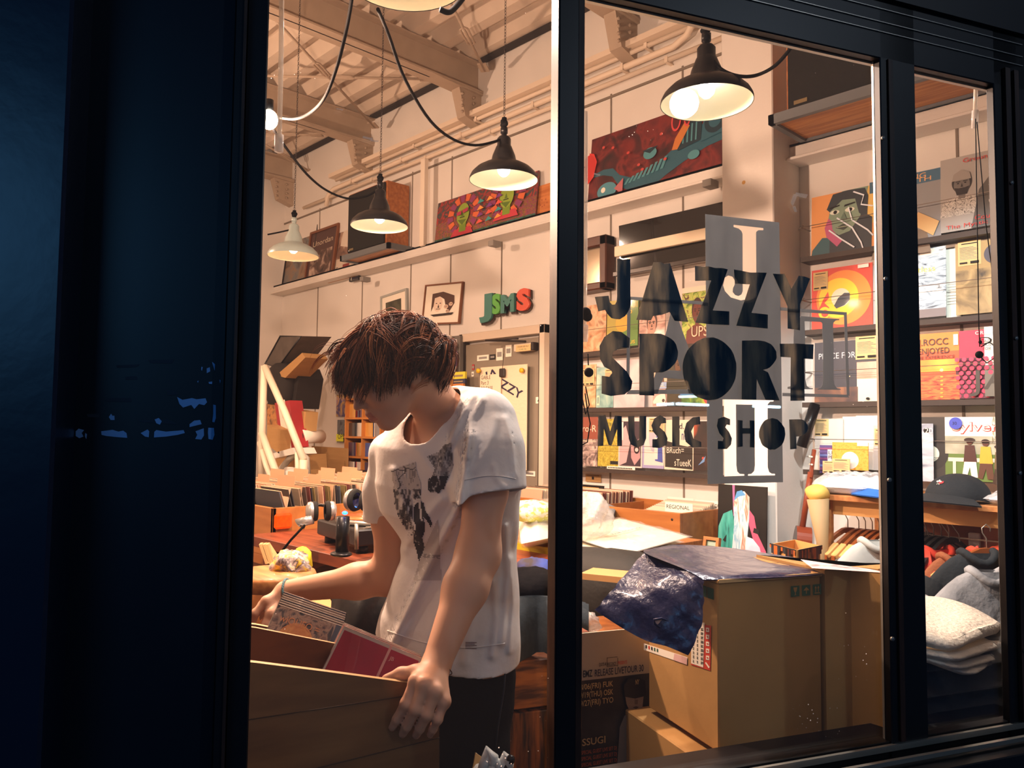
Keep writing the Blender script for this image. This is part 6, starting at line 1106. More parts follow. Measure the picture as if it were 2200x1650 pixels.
b=MB(); b.text('JAZZY SPORT',.016,-.86,3.56,1.195,mat('blue_ink','2a3a5a',.6),(np.array([0,0,0.]),XX,YY,ZZ),width=.13); b.obj('shirt_print',t)
# guitar, kraft cone and patterned box left of the cabinet
gw=mat('guitar_wood','8a3f24',.3,coat=.5); gd=mat('guitar_top','3a241c',.35,coat=.4)
t=thing('guitar','small brown guitar leaning between pillar and cabinet','guitar',(-1.9,3.85,.62)); 
o=wall(1716,1150,3.9); ax=nrm(XX*.55-YY*.8); ay=nrm(ZZ+XX*.12); f=(o-ZZ*.12,ax,ay,np.cross(ax,ay))
out=[]; 
for k in range(40):
    a=2*math.pi*k/40; yy=math.sin(a); out.append((.098*math.cos(a)*(1-.16*math.exp(-((yy-.15)/.25)**2)) * (1 if yy<.1 else .82),.15*yy+.02))
MB().prism(out,-.045,.03,gd,f,side=gw).obj('guitar_body',t); b=MB(); b.disc(.0,.05,.028,.0312,M_ink,f,24); b.tube([f[0]+f[1]*.03*math.cos(q_)+f[2]*(.05+.03*math.sin(q_))+f[3]*.031 for q_ in np.linspace(0,6.28,20)[:-1]],.003,gw,5,closed=True); b.obj('sound_hole',t)
pe=wall(1742,1006,3.92); pm_=o+ZZ*.05; b=MB(); b.tube([f[0]+f[2]*.14,pe-ZZ*.02],.016,gw,8); b.obj('neck',t); b=MB(); b.box(-.022,.022,-.02,.13,-.008,.008,gw,(pe-ZZ*.03,ax,nrm(pe-f[0]),nrm(np.cross(ax,pe-f[0]))),b=.003); b.obj('headstock',t)
for s in (-1,1):
    for k in range(2): MB().tube([pe+ax*s*.02+ZZ*(.02+.04*k),pe+ax*s*.04+ZZ*(.02+.04*k)],.005,M_paper,8).obj('tuning_peg',t)
t=thing('kraft_cone','rolled kraft paper cone with yellow paper on top beside the cabinet post','paper roll',wall(1765,1150,3.42)); a,c=wall(1757,1072,3.42),wall(1767,1165,3.42); MB().tube([c-ZZ*.25,c,a],[.022,.026,.048],mat('kraft_cone','a98f68',.7),20).obj('cone',t); MB().blob(a+ZZ*.025,(.052,.05,.042),mat('yellow_paper','d8b45a',.6),noise=.06,seed=5).obj('paper_top',t)
t=thing('patterned_box','open pale wooden box with dark painted drips round its rim','box',hor(1700,1195,.93)); o=hor(1658,1168,.985); e=hor(1712,1182,.985); g=hor(1762,1172,.985); pw_=mat('pale_box','e0a866',.55)
def wallq(p,q,th,zb,m,b): n=np.cross(nrm(q-p),ZZ)*th; b.add([p,q,q-ZZ*zb,p-ZZ*zb,p+n,q+n,q+n-ZZ*zb,p+n-ZZ*zb],[(0,1,2,3),(7,6,5,4),(0,4,5,1),(1,5,6,2),(2,6,7,3),(3,7,4,0)],m)
b=MB(); k_=o+(g-e); [wallq(p,q,.006,.12,pw_,b) for p,q in ((e,o),(g,e),(k_,g),(o,k_))]; b.obj('box_walls',t)
b=MB(); rs=np.random.RandomState(2)
for (p,q) in ((o,e),(e,g)):
    L=np.linalg.norm(q-p); dd=nrm(q-p); n=np.cross(dd,ZZ); s=0
    n=-n if (n@(C0-p))<0 else n
    while s<L: w_=.006+.01*rs.rand(); h_=.012+.05*rs.rand(); b.add([p+dd*s+n*.009,p+dd*min(L,s+w_)+n*.009,p+dd*min(L,s+w_)+n*.009-ZZ*h_,p+dd*s+n*.009-ZZ*h_],[(0,1,2,3)],cm(('1c1614','5a2a20','2a3038','c8642a','3a2a24')[rs.randint(5)],0)); s+=w_
    b.tube([p+n*.007,q+n*.007],.003,M_ink,5)
b.obj('painted_drips',t)
b=MB(); a,c=wall(1752,868,4.0),wall(1722,960,3.95); b.tube([a,c],.028,M_blk,12); b.obj('black_post',label='black tube leaning between the pillar and the lowest right rail',cat='tube')
# spotlight over the right hand records
t=thing('track_spotlight','small track spotlight above the right end, out of the glass view','lamp',(-.72,2.24,2.9)); MB().tube([(-.72,2.20,2.9),(-.74,2.30,2.82)],.04,M_blk,14).obj('spot_body',t); MB().tube([(-.72,2.22,2.94),(-.72,2.22,4.2)],.01,M_blk,6).obj('stem',t)
light('SPOT','spot_light',(-.755,2.36,2.76),75,(1,.97,.93),.03,rot=(-.30,1.5,-1.25),spot=1.1,blend=.4)
# ================================================================ LETTERS AND FILM ON THE GLASS
def filmmat(name,c1,c2,tl,al0=1,al1=1,scale=7,stretch=(6,6,1.2)):
    """paint or film that lets some of the shop light through"""
    m=bpy.data.materials.new(name); m.use_nodes=True; nt=m.node_tree; nt.nodes.clear(); L=nt.links.new; N=nt.nodes.new
    out=N('ShaderNodeOutputMaterial'); d=N('ShaderNodeBsdfDiffuse'); t=N('ShaderNodeBsdfTranslucent'); g=N('ShaderNodeBsdfTransparent'); mx=N('ShaderNodeMixShader'); m2=N('ShaderNodeMixShader'); tc=N('ShaderNodeTexCoord'); mp=N('ShaderNodeMapping'); mp.inputs['Scale'].default_value=stretch
    n=N('ShaderNodeTexNoise'); n.inputs['Scale'].default_value=scale; n.inputs['Detail'].default_value=6; L(tc.outputs['Object'],mp.inputs[0]); L(mp.outputs[0],n.inputs['Vector'])
    cr=N('ShaderNodeValToRGB'); e=cr.color_ramp.elements; e[0].position=.32; e[1].position=.62; e[0].color=srgb(c1); e[1].color=srgb(c2); L(n.outputs[0],cr.inputs[0]); L(cr.outputs[0],d.inputs[0]); L(cr.outputs[0],t.inputs[0])
    ar=N('ShaderNodeMapRange'); ar.inputs['From Min'].default_value=.32; ar.inputs['From Max'].default_value=.6; ar.inputs['To Min'].default_value=al0; ar.inputs['To Max'].default_value=al1; L(n.outputs[0],ar.inputs['Value'])
    mx.inputs[0].default_value=tl; L(d.outputs[0],mx.inputs[1]); L(t.outputs[0],mx.inputs[2]); L(ar.outputs[0],m2.inputs[0]); L(g.outputs[0],m2.inputs[1]); L(mx.outputs[0],m2.inputs[2]); L(m2.outputs[0],out.inputs[0]); return m
M_pnt=filmmat('brush_paint','a89e8a','4a5a68',.5,.93,.99)
def smooth(P,k=2):
    P=[np.array(p,float) for p in P]
    for _ in range(k):
        Q=[]
        for i in range(len(P)): a,b=P[i],P[(i+1)%len(P)]; Q+=[a*.75+b*.25,a*.25+b*.75]
        P=Q
    return P
def tri_poly(b,outer,holes,d,m,th=.0006):
    """filled outline on the glass, traced in pixels, triangulated"""
    from mathutils.geometry import tessellate_polygon
    L=[outer]+holes; V=[];lists=[]
    for l in L: lists.append([Vector((float(p[0]),float(p[1]),0)) for p in l]); V+=[(float(p[0]),float(p[1])) for p in l]
    T=tessellate_polygon(lists); W=[win(x,y,d) for x,y in V]; W2=[w-WN*th for w in W]; n=len(W); fs=[]
    for t in T: fs.append(tuple(t)); fs.append(tuple(n+i for i in reversed(t)))
    k=0
    for l in L:
        c=len(l)
        for i in range(c): fs.append((k+i,k+(i+1)%c,n+k+(i+1)%c,n+k+i))
        k+=c
    b.add(W+W2,fs,m,False)
def ell(cx,cy,rx,ry,a0=0,a1=360,n=28,rot=0): return [(cx+rx*math.cos(math.radians(a)),cy+ry*math.sin(math.radians(a))) for a in np.linspace(a0,a1,n)]
Z=lambda L:[(1230+x*700/2200,450+y*700/2200) for x,y in L]
G={}
G['J']=(Z([(300,335),(318,330),(335,342),(388,333),(390,560)]+ell(300,620,92,122,-5,150,14)+[(175,690),(152,592),(242,584),(250,625),(268,645),(285,640),(298,620),(300,590)]),[])
G['A']=(Z([(432,745),(545,358),(600,355),(618,368),(658,362),(780,760),(690,750),(655,690),(605,712),(545,722),(530,748)]),[])
G['Z']=(Z([(826,382),(870,388),(920,385),(960,395),(1010,398),(1048,405),(945,680),(1058,690),(1058,782),(940,778),(830,762),(938,480),(826,484)]),[])
G['Z2']=(Z([(1092,408),(1140,415),(1200,425),(1260,424),(1312,430),(1208,700),(1318,708),(1318,802),(1105,786),(1195,508),(1095,500)]),[])
G['Y']=(Z([(1354,432),(1395,438),(1430,436),(1478,535),(1525,447),(1570,455),(1603,470),(1535,640),(1536,815),(1452,806),(1450,655)]),[])
G['S']=(Z([(385,870),(378,932),(330,930),(272,960),(268,1000),(310,1040),(370,1100),(402,1160),(395,1215),(350,1250),(260,1258),(196,1245),(196,1125),(250,1128),(266,1105),(262,1085),(215,1060),(184,1010),(182,920),(215,860),(270,820),(330,825)]),[])
G['P']=(Z([(450,840)]+[(560,838)]+ell(570,970,140,132,-80,85,16)+[(550,1100),(550,1255),(452,1256)]),[])
G['O']=(Z(ell(925,1076,182,212,0,350,40)),[])
G['R']=(Z([(1145,884),(1245,884)]+ell(1255,985,122,102,-70,75,14)+[(1320,1100),(1398,1288),(1305,1285),(1243,1145),(1240,1285),(1143,1280)]),[])
G['T']=(Z([(1398,905),(1510,908),(1625,914),(1622,1010),(1562,1005),(1565,1292),(1470,1290),(1472,1000),(1402,995)]),[])
G['M']=(Z([(174,1395),(200,1392),(222,1388),(252,1500),(285,1390),(333,1395),(335,1600),(302,1600),(300,1480),(262,1592),(242,1592),(210,1480),(208,1598),(174,1600)]),[])
G['U']=(Z([(376,1395),(418,1395),(420,1520)]+[(428,1552),(438,1560),(448,1550)]+[(450,1395),(496,1395),(496,1545),(480,1590),(438,1607),(396,1590),(378,1545)]),[])
G['S2']=(Z([(632,1440),(600,1445),(588,1470),(625,1505),(642,1545),(635,1590),(590,1612),(540,1605),(538,1550),(570,1552),(575,1535),(545,1505),(532,1460),(550,1410),(590,1390),(630,1410)]),[])
G['I']=(Z([(672,1400),(720,1400),(722,1600),(674,1600)]),[])
G['C']=(Z([(860,1400),(862,1450),(820,1455),(800,1500),(815,1550),(866,1568),(870,1605),(810,1608),(765,1570),(752,1500),(770,1440),(810,1404)]),[])
G['S3']=(Z([(1064,1455),(1040,1450),(1030,1470),(1055,1505),(1076,1545),(1070,1590),(1040,1616),(980,1616),(980,1560),(1015,1562),(1020,1545),(990,1510),(974,1465),(985,1415),(1020,1400),(1064,1415)]),[])
G['H']=(Z([(1112,1422),(1146,1424),(1148,1478),(1198,1478),(1198,1425),(1228,1426),(1228,1608),(1198,1606),(1198,1515),(1148,1515),(1148,1602),(1112,1605)]),[])
G['O2']=(Z(ell(1347,1516,88,106,0,350,32)),[])
G['P2']=(Z([(1464,1420)]+ell(1520,1473,68,58,-95,85,16)+[(1508,1535),(1510,1618),(1468,1618)]),[])
wr=[('sign_letter','J','large','J first in the top row'),('sign_letter','A','large','A in the top row'),('sign_letter','Z','large','first Z in the top row'),('sign_letter','Z2','large','second Z in the top row'),('sign_letter','Y','large','Y ending the top row'),('sign_letter','S','large','S first in the middle row'),('sign_letter','P','large','P in the middle row'),('sign_letter','O','large','filled-in O in the middle row'),('sign_letter','R','large','R in the middle row'),('sign_letter','T','large','T ending the middle row'),
('sign_letter','M','small','M first in the bottom row'),('sign_letter','U','small','U in the bottom row'),('sign_letter','S2','small','first S in the bottom row'),('sign_letter','I','small','I in the bottom row'),('sign_letter','C','small','C in the bottom row'),('sign_letter','S3','small','second S in the bottom row'),('sign_letter','H','small','H in the bottom row'),('sign_letter','O2','small','filled-in O in the bottom row'),('sign_letter','P2','small','P ending the bottom row')]
for nm,k,sz,l in wr:
    b=MB(); P,h=G[k]; rough=[(x+.5*math.sin(7*x+y),y+.7*math.sin(x*1.7)) for x,y in P] ; tri_poly(b,rough,h,1.1655,M_pnt); b.obj(nm,label='%s brush-painted black letter on the glass, %s'%(sz,l),cat='letter',group='painted letters on the window')
# grey film cross with cut-out letters, on the inside of the pane
fm=filmmat('grey_film','9ca0a2','a2a6a8',.55); fm2=fm; dF=1.1705
Q=lambda L:[(1490+x/5.5,440+y/5.5) for x,y in L]; Q2=lambda L:[(1490+x*.2,720+y*.2) for x,y in L]
J_=Q([(472,236),(825,275),(825,300),(765,300),(740,320),(738,345),(742,1000)])+Q([(720,1060),(670,1105),(560,1130),(440,1095),(370,1020),(348,950),(370,860),(410,835),(460,850),(490,900),(485,945),(465,985),(462,1030),(490,1065),(530,1078),(565,1060),(580,1020),(578,345),(565,310),(530,280),(472,262)])
Pi=Q2([(310,690),(860,700),(860,712),(820,715),(795,745),(797,1420),(812,1470),(840,1488),(875,1490),(875,1506),(583,1510),(585,1494),(620,1490),(650,1460),(658,1400),(655,748),(455,745),(460,1400),(470,1465),(495,1490),(545,1494),(545,1510),(316,1518)])
Sg=Q([(420,1255),(545,1260),(500,1325),(640,1600)])+Q2([(580,50),(495,180),(460,320),(420,250),(480,170),(405,0)])+Q([(395,1430),(425,1430)])
Sg=[(1566,669),(1660,690),(1645,722),(1640,700),(1590,695),(1608,730),(1582,783),(1575,802),(1660,806),(1580,806),(1572,834),(1592,834),(1565,834),(1560,770),(1588,760),(1562,702)]
Sg=Q([(420,1255),(820,1300),(850,1460),(832,1545),(800,1440),(560,1340),(640,1600)])+Q2([(600,70),(460,330),(460,402),(640,410),(820,420),(860,520),(525,570),(420,560)])+Q2([(420,545),(450,270),(495,185),(408,5)])
outer=[(1515,460),(1674,478),(1682,1036),(1520,1040)]
b=MB(); tri_poly(b,outer,[J_,Pi],dF,fm,.0003); b.obj('window_film',label='tall grey film panel on the glass with cut-out serif letters',cat='window film')
b=MB(); wf=mat('film_gap','ddd2bf',.6); t=[(1567,669),(1583,670),(1608,722),(1581,760),(1568,778)]
A_=[(1428,680),(1443,680),(1478,757),(1500,820),(1470,822),(1455,790),(1418,786),(1405,818),(1390,818),(1412,756)]
b=MB(); tri_poly(b,[(1440,674),(1453,675),(1512,838),(1522,845),(1480,846),(1472,815),(1425,812),(1412,846),(1395,845),(1418,770)],[[(1432,795),(1463,797),(1448,745)]],dF,fm,.0003); b.obj('window_film',label='grey film letter A left of the tall panel',cat='window film')
b=MB(); tri_poly(b,Q([(1270,1315),(1722,1350),(1722,1362),(1680,1368),(1655,1390),(1648,1420),(1650,1600)])+Q2([(1503,0),(1503,480),(1515,540),(1540,570),(1580,578),(1580,588),(1330,585),(1330,576),(1365,565),(1385,530),(1390,480),(1390,0)])+Q([(1520,1600),(1520,1400),(1505,1385),(1310,1375)])+Q2([(1197,0),(1200,480),(1215,545),(1245,567),(1282,570),(1280,582),(1010,578),(1010,556),(1040,550),(1062,520),(1075,470),(1075,0)])+Q([(1185,1600),(1185,1480)]),[],dF,fm,.0003); b.obj('window_film',label='grey film double-stroke letter right of the tall panel',cat='window film')
b=MB()
for o_ in ([(1350,637),(1515,648),(1515,655),(1355,644)],[(1348,637),(1355,644),(1352,838),(1345,845)],[(1352,838),(1520,836),(1520,846),(1345,847)],[(1676,660),(1819,671),(1813,677),(1676,667)],[(1819,671),(1825,850),(1819,850),(1813,677)],[(1681,844),(1819,848),(1825,854),(1681,851)]): tri_poly(b,o_,[],dF,fm,.0003)
b.obj('window_film',label='thin grey film outline crossing the tall panel',cat='window film')
# tape flecks stuck on glass
M_tp=mat('clear_tape','d8d0c4',.3,alpha=.35); b=MB()
for (x,y,w,h,a) in ((730,235,16,3,10),(790,297,22,5,12),(805,303,18,3,5),(1225,362,26,4,8),(1722,420,26,9,10),(1705,430,8,26,20),(1708,450,6,14,-20),(1283,375,14,4,12),(1250,360,16,2,-5)):
    A_=math.radians(a); P=[(x+c*math.cos(A_)*w/2-s*math.sin(A_)*h/2,y+c*math.sin(A_)*w/2+s*math.cos(A_)*h/2) for c,s in ((-1,-1),(1,-1),(.8,1),(-1,.6))]; tri_poly(b,P,[],1.1655,M_tp,.0002)
b.obj('tape_scraps',label='torn clear tape scraps dotted over the window glass',cat='tape',kind='stuff')
# ================================================================ THE PERSON (modelled as blended distance fields, meshed with surface nets)
def K(px,py,d): return np.array([(px-CX)/F*d,(py-CY)/F*d,d])          # camera-frame point
def toW(V): return C0+V@R.T
def s_cap(P,a,b,ra,rb):
    ab=b-a; t=np.clip(((P-a)@ab)/(ab@ab),0,1); return np.linalg.norm(P-a-t[:,None]*ab,axis=1)-(ra+(rb-ra)*t)
def s_ell(P,c,B,r):
    q=(P-c)@B.T; r=np.array(r); k0=np.linalg.norm(q/r,axis=1); k1=np.linalg.norm(q/r**2,axis=1)+1e-9; return k0*(k0-1)/k1
def smin(a,b,k):
    h=np.maximum(k-np.abs(a-b),0)/k; return np.minimum(a,b)-h*h*k*.25
def smax(a,b,k): return -smin(-a,-b,k)
def s_chain(P,pts,rs,k=.012):
    d=None
    for i in range(len(pts)-1):
        e=s_cap(P,pts[i],pts[i+1],rs[i],rs[i+1]); d=e if d is None else smin(d,e,k)
    return d
Lb=nrm(np.array([.69,0,-.72])); Fb=np.array([-.72,0,-.69]); 
def s_loft(P,rings):
    """rings: (py-ish y, cx, cz, a lateral, b front-back)"""
    A=np.array(rings); y=P[:,1]; g=lambda i: np.interp(y,A[:,0],A[:,i]); dx=P[:,0]-g(1); dz=P[:,2]-g(2); u=dx*Lb[0]+dz*Lb[2]; v=dx*Fb[0]+dz*Fb[2]; a,b=g(3),g(4)
    rr=((np.abs(u)/a)**2.3+(np.abs(v)/b)**2.3)**(1/2.3); d=(rr-1)*np.minimum(a,b)
    return np.maximum(d,np.maximum(A[0,0]-y,y-A[-1,0]))
def ring(px,py,d,a,b): k=K(px,py,d); return (k[1],k[0],k[2],a,b)
def nets(sdf,lo,hi,h,bs=14):
    lo=np.array(lo,float);hi=np.array(hi,float); n=np.ceil((hi-lo)/h).astype(int); n=((n+bs-1)//bs)*bs+1
    D=np.full(n,1.0,np.float32); nb=(n-1)//bs
    cz=np.stack(np.meshgrid(*[np.arange(k) for k in nb],indexing='ij'),-1).reshape(-1,3); cen=lo+(cz+.5)*bs*h; dc=sdf(cen); rad=bs*h*.5*1.7321*1.35+.012
    g=np.stack(np.meshgrid(*[np.arange(bs+1)]*3,indexing='ij'),-1).reshape(-1,3)*h
    for c,d in zip(cz,dc):
        sl=tuple(slice(k*bs,k*bs+bs+1) for k in c)
        if abs(d)>rad: 
            if d<0: D[sl]=np.where(np.abs(D[sl])<.9,D[sl],-1.0)
            continue
        D[sl]=sdf(lo+c*bs*h+g).reshape(bs+1,bs+1,bs+1)
    S=D<0; acc=np.zeros(tuple(n-1)+(3,),np.float32); cnt=np.zeros(tuple(n-1),np.float32)
    N=[k-1 for k in n]
    def cs(o,ax=None): return tuple(slice(o[i],o[i]+N[i]) for i in range(3))
    for ax in range(3):
        for i in (0,1):
            for j in (0,1):
                o=[0,0,0]; oth=[k for k in range(3) if k!=ax]; o[oth[0]]=i;o[oth[1]]=j; o2=list(o); o2[ax]=1
                a=D[cs(o)];b=D[cs(o2)]; m=(a<0)!=(b<0); t=np.where(m,a/(a-b+1e-12),0)
                for q in range(3): acc[...,q]+=np.where(m,(o[q] if q!=ax else 0)+(t if q==ax else 0),0)
                cnt+=m
    I=np.full(tuple(n-1),-1,np.int64); act=cnt>0; idx=np.argwhere(act); I[act]=np.arange(len(idx))
    V=lo+(idx+acc[act]/cnt[act][:,None])*h; fs=[]
    for ax in range(3):
        o2=[0,0,0];o2[ax]=1; A=S[:-1,:-1,:-1]; Bs=S[cs([1 if k==ax else 0 for k in range(3)])]
        m=A!=Bs; e=np.argwhere(m); oth=[k for k in range(3) if k!=ax]; e=e[(e[:,oth[0]]>0)&(e[:,oth[1]]>0)]
        def at(d0,d1): q=e.copy(); q[:,oth[0]]-=d0; q[:,oth[1]]-=d1; return I[q[:,0],q[:,1],q[:,2]]
        q=np.stack([at(0,0),at(1,0),at(1,1),at(0,1)],1); s=A[e[:,0],e[:,1],e[:,2]]; flip=s if ax!=1 else ~s
        q[flip]=q[flip][:,::-1]; fs.append(q)
    fs=np.concatenate(fs); fs=fs[(fs>=0).all(1)]; return V,fs
def relax(V,fs,it=2,w=.5):
    for _ in range(it):
        S=np.zeros_like(V);c=np.zeros(len(V))
        for k in range(4): np.add.at(S,fs[:,k],V[fs[:,(k+1)%4]]+V[fs[:,(k-1)%4]]); np.add.at(c,fs[:,k],2)
        V=V*(1-w)+w*S/np.maximum(c,1)[:,None]
    return V
def fmesh(name,V,fs,mats,parent,mi=None,label=None):
    me=bpy.data.meshes.new(name); me.from_pydata(toW(V).tolist(),[],fs[:,::-1].tolist()); [me.materials.append(m) for m in mats]
    me.polygons.foreach_set('use_smooth',[True]*len(fs))
    if mi is not None: me.polygons.foreach_set('material_index',mi.astype(np.int32))
    me.update(); o=bpy.data.objects.new(name,me); COL.objects.link(o); o.parent=parent; o.matrix_parent_inverse=parent.matrix_world.inverted()
    if label: o['label']=label
    return o
# head frame
ps,th=math.radians(28),math.radians(32)
f0=np.array([-math.cos(ps),0,-math.sin(ps)]); dn=np.array([0,1.,0]); hf=f0*math.cos(th)+dn*math.sin(th); hu=-dn*math.cos(th)+f0*math.sin(th); hl=np.array([math.sin(ps),0,-math.cos(ps)])
HB=np.array([hf,hu,hl]); HS=.89; chin=K(826,924,1.60); H0=chin-HS*(hf*.082-hu*.112)
def hp(f,u,l): return H0+HS*(hf*f+hu*u+hl*l)
def hq(f,u,l): return H0+hf*f+hu*u+hl*l
Ls=K(1056,916,1.64); Rs=K(838,985,1.90); Le=K(1027,1192,1.565); Lw=K(938,1425,1.425); Re=K(842,1238,1.885); Rw=K(616,1270,1.90); Nb=K(962,905,1.745)
fing=[([K(893,1464,1.362),K(872,1512,1.350),K(853,1545,1.356),K(843,1563,1.362)],1.0),([K(912,1470,1.352),K(893,1523,1.342),K(874,1560,1.353),K(865,1577,1.362)],1.05),([K(934,1485,1.350),K(917,1535,1.343),K(902,1565,1.354),K(894,1580,1.363)],1.0),([K(954,1507,1.358),K(940,1545,1.350),K(930,1567,1.358),K(924,1579,1.365)],.86)]
rfing=[([K(572,1292,1.86),K(548,1318,1.845),K(540,1345,1.85),K(545,1362,1.86)],1.0),([K(566,1300,1.885),K(540,1328,1.875),K(534,1356,1.88),K(540,1374,1.885)],1.03),([K(566,1310,1.91),K(544,1338,1.905),K(540,1362,1.91),K(545,1378,1.912)],1.0),([K(572,1318,1.93),K(554,1342,1.93),K(551,1362,1.93),K(555,1374,1.93)],.85)]
def face_sdf(P): return HS*face0(H0+(P-H0)/HS)
def face0(P):
    hp=hq
    d=s_ell(P,hp(-.014,.014,0),HB,(.094,.082,.074)); d=smin(d,s_ell(P,hp(.034,-.032,0),HB,(.056,.082,.058)),.03)
    for s in (-1,1):
        d=smin(d,s_cap(P,hp(-.004,-.055,.048*s),hp(.062,-.098,.010*s),.020,.016),.025); d=smin(d,s_ell(P,hp(.052,-.03,.034*s),HB,(.030,.028,.026)),.02)
    d=smin(d,s_ell(P,hp(.070,-.099,0),HB,(.016,.016,.020)),.015); d=smin(d,s_cap(P,hp(.074,.022,-.028),hp(.074,.022,.028),.012,.012),.02)
    for s in (-1,1):
        d=smax(d,-s_ell(P,hp(.098,-.002,.030*s),HB,(.016,.013,.018)),.014); d=smin(d,s_ell(P,hp(.072,-.003,.030*s),HB,(.0155,.0125,.017)),.004)
    d=smin(d,s_cap(P,hp(.086,.008,0),hp(.1065,-.030,0),.007,.0085),.010); d=smin(d,s_ell(P,hp(.106,-.032,0),HB,(.010,.0085,.010)),.006)
    for s in (-1,1): d=smin(d,s_ell(P,hp(.094,-.037,.0115*s),HB,(.010,.0075,.007)),.005); d=smax(d,-s_ell(P,hp(.098,-.0445,.0065*s),HB,(.004,.003,.003)),.003)
    d=smin(d,s_ell(P,hp(.080,-.063,0),HB,(.018,.020,.028)),.014)
    d=smin(d,s_cap(P,hp(.0895,-.0625,-.015),hp(.0945,-.0600,0),.0045,.0065),.005); d=smin(d,s_cap(P,hp(.0895,-.0625,.015),hp(.0945,-.0600,0),.0045,.0065),.005)
    d=smin(d,s_cap(P,hp(.087,-.0725,-.012),hp(.0925,-.0735,0),.005,.0072),.005); d=smin(d,s_cap(P,hp(.087,-.0725,.012),hp(.0925,-.0735,0),.005,.0072),.005)
    d=smax(d,-s_cap(P,hp(.0975,-.0672,-.0),hp(.090,-.0675,.024),.0016,.0012),.002); d=smax(d,-s_cap(P,hp(.0975,-.0672,0),hp(.090,-.0675,-.024),.0016,.0012),.002)
    for s in (-1,1):
        c=hp(-.020,-.018,.078*s); e=s_ell(P,c,HB,(.019,.033,.0085)); e=smin(e,s_ell(P,hp(-.012,-.045,.075*s),HB,(.009,.012,.007)),.008); e=smax(e,-s_ell(P,hp(-.013,-.012,.088*s),HB,(.010,.020,.008)),.004); d=smin(d,e,.006)
    return d
def arm(P,S,E,W_,rs):
    m1=S*.5+E*.5; m2=E*.68+W_*.32; return s_chain(P,[S,m1,E,m2,W_],rs,.03)
def hand_sdf(P,W_,fg,thumb,tr,pr=.013):
    d=None
    for (pts,s) in fg:
        e=s_chain(P,pts,[.0115*s,.0100*s,.0086*s,.0072*s],.004); e=smin(e,s_ell(P,pts[0],np.eye(3),(.0115*s,)*3),.006); e=smin(e,s_ell(P,pts[1],np.eye(3),(.0108*s,)*3),.004); d=e if d is None else np.minimum(d,e)
    p=None
    for (pts,s) in fg:
        e=s_cap(P,W_+(pts[0]-W_)*.12,pts[0],pr*1.25,pr*.95); p=e if p is None else smin(p,e,.014)
    d=smin(d,p,.006); t=s_chain(P,thumb,tr,.008); return smin(d,t,.010)
def body_sdf(P):
    d=face_sdf(P); d=smin(d,s_cap(P,hp(-.044,-.055,0),Nb,.049,.057),.03)
    tor=s_loft(P,[ring(985,868,1.74,.06,.055),ring(965,905,1.75,.11,.07),ring(958,960,1.765,.145,.09),ring(958,1060,1.775,.150,.10),ring(975,1200,1.80,.13,.09),ring(985,1330,1.82,.145,.10),ring(990,1440,1.84,.15,.10)])
    d=smin(d,tor,.03); d=smin(d,s_cap(P,Nb,Ls,.045,.043),.03); d=smin(d,s_cap(P,Nb,Rs,.045,.042),.03)
    d=smin(d,arm(P,Ls,Le,Lw,[.045,.043,.041,.040,.027]),.02); d=smin(d,arm(P,Rs,Re,Rw,[.042,.043,.042,.039,.026]),.02)
    d=smin(d,hand_sdf(P,Lw,fing,[K(925,1446,1.405),K(893,1445,1.392),K(862,1448,1.400),K(829,1459,1.404)],[.016,.0135,.0115,.0085]),.014)
    d=smin(d,hand_sdf(P,Rw,rfing,[K(600,1292,1.88),K(582,1318,1.845),K(572,1342,1.835),K(566,1358,1.835)],[.016,.0125,.0105,.0085]),.014)
    return d
t0_=K(960,1450,1.8); pw=toW(np.array([K(985,1500,1.86)]))[0]; pw[2]=0
man=thing('person','person with reddish brown hair in a white printed tee, bending to flip through discs','person',pw)
def skin():
    m=mat('skin','d6a384',.5,noise=.06,nscale=9,sss=.12,spec=.4); return m
M_skin=skin(); M_lip=mat('lips','bd7a6c',.4,sss=.1); M_brow=mat('brow_hair','2a1710',.7)
V,fs=nets(body_sdf,(-.62,-.20,1.30),(.03,.64,2.02),.0032); V=relax(V,fs,1,.4)
cf=V[fs].mean(1); q=(cf-H0)@HB.T/HS
lip=(q[:,0]>.086)&(np.abs(q[:,2])<.021)&(q[:,1]>-.079)&(q[:,1]<-.0555)
nl=fs.shape[0]; fmesh('body',V,fs,[M_skin,M_lip],man,lip.astype(int))
# lashes and brows
for s in (-1,1):
    P=np.array([hp(.0885-.25*abs(x)**1.3*.9,-.010-.0*abs(x),.030*s+x) for x in np.linspace(-.014,.014,9)]); MB().tube(list(toW(P)),.0011,M_brow,5).obj('eyelashes',man)
    P=np.array([hp(.0865-.010*((x-.0)/.02)**2,.020+.003*(1-(x/.02)**2),.031*s+x) for x in np.linspace(-.019,.019,9)]); MB().tube(list(toW(P)),[.0012,.002,.0024,.0026,.0026,.0024,.002,.0016,.001],M_brow,5).obj('eyebrow',man)
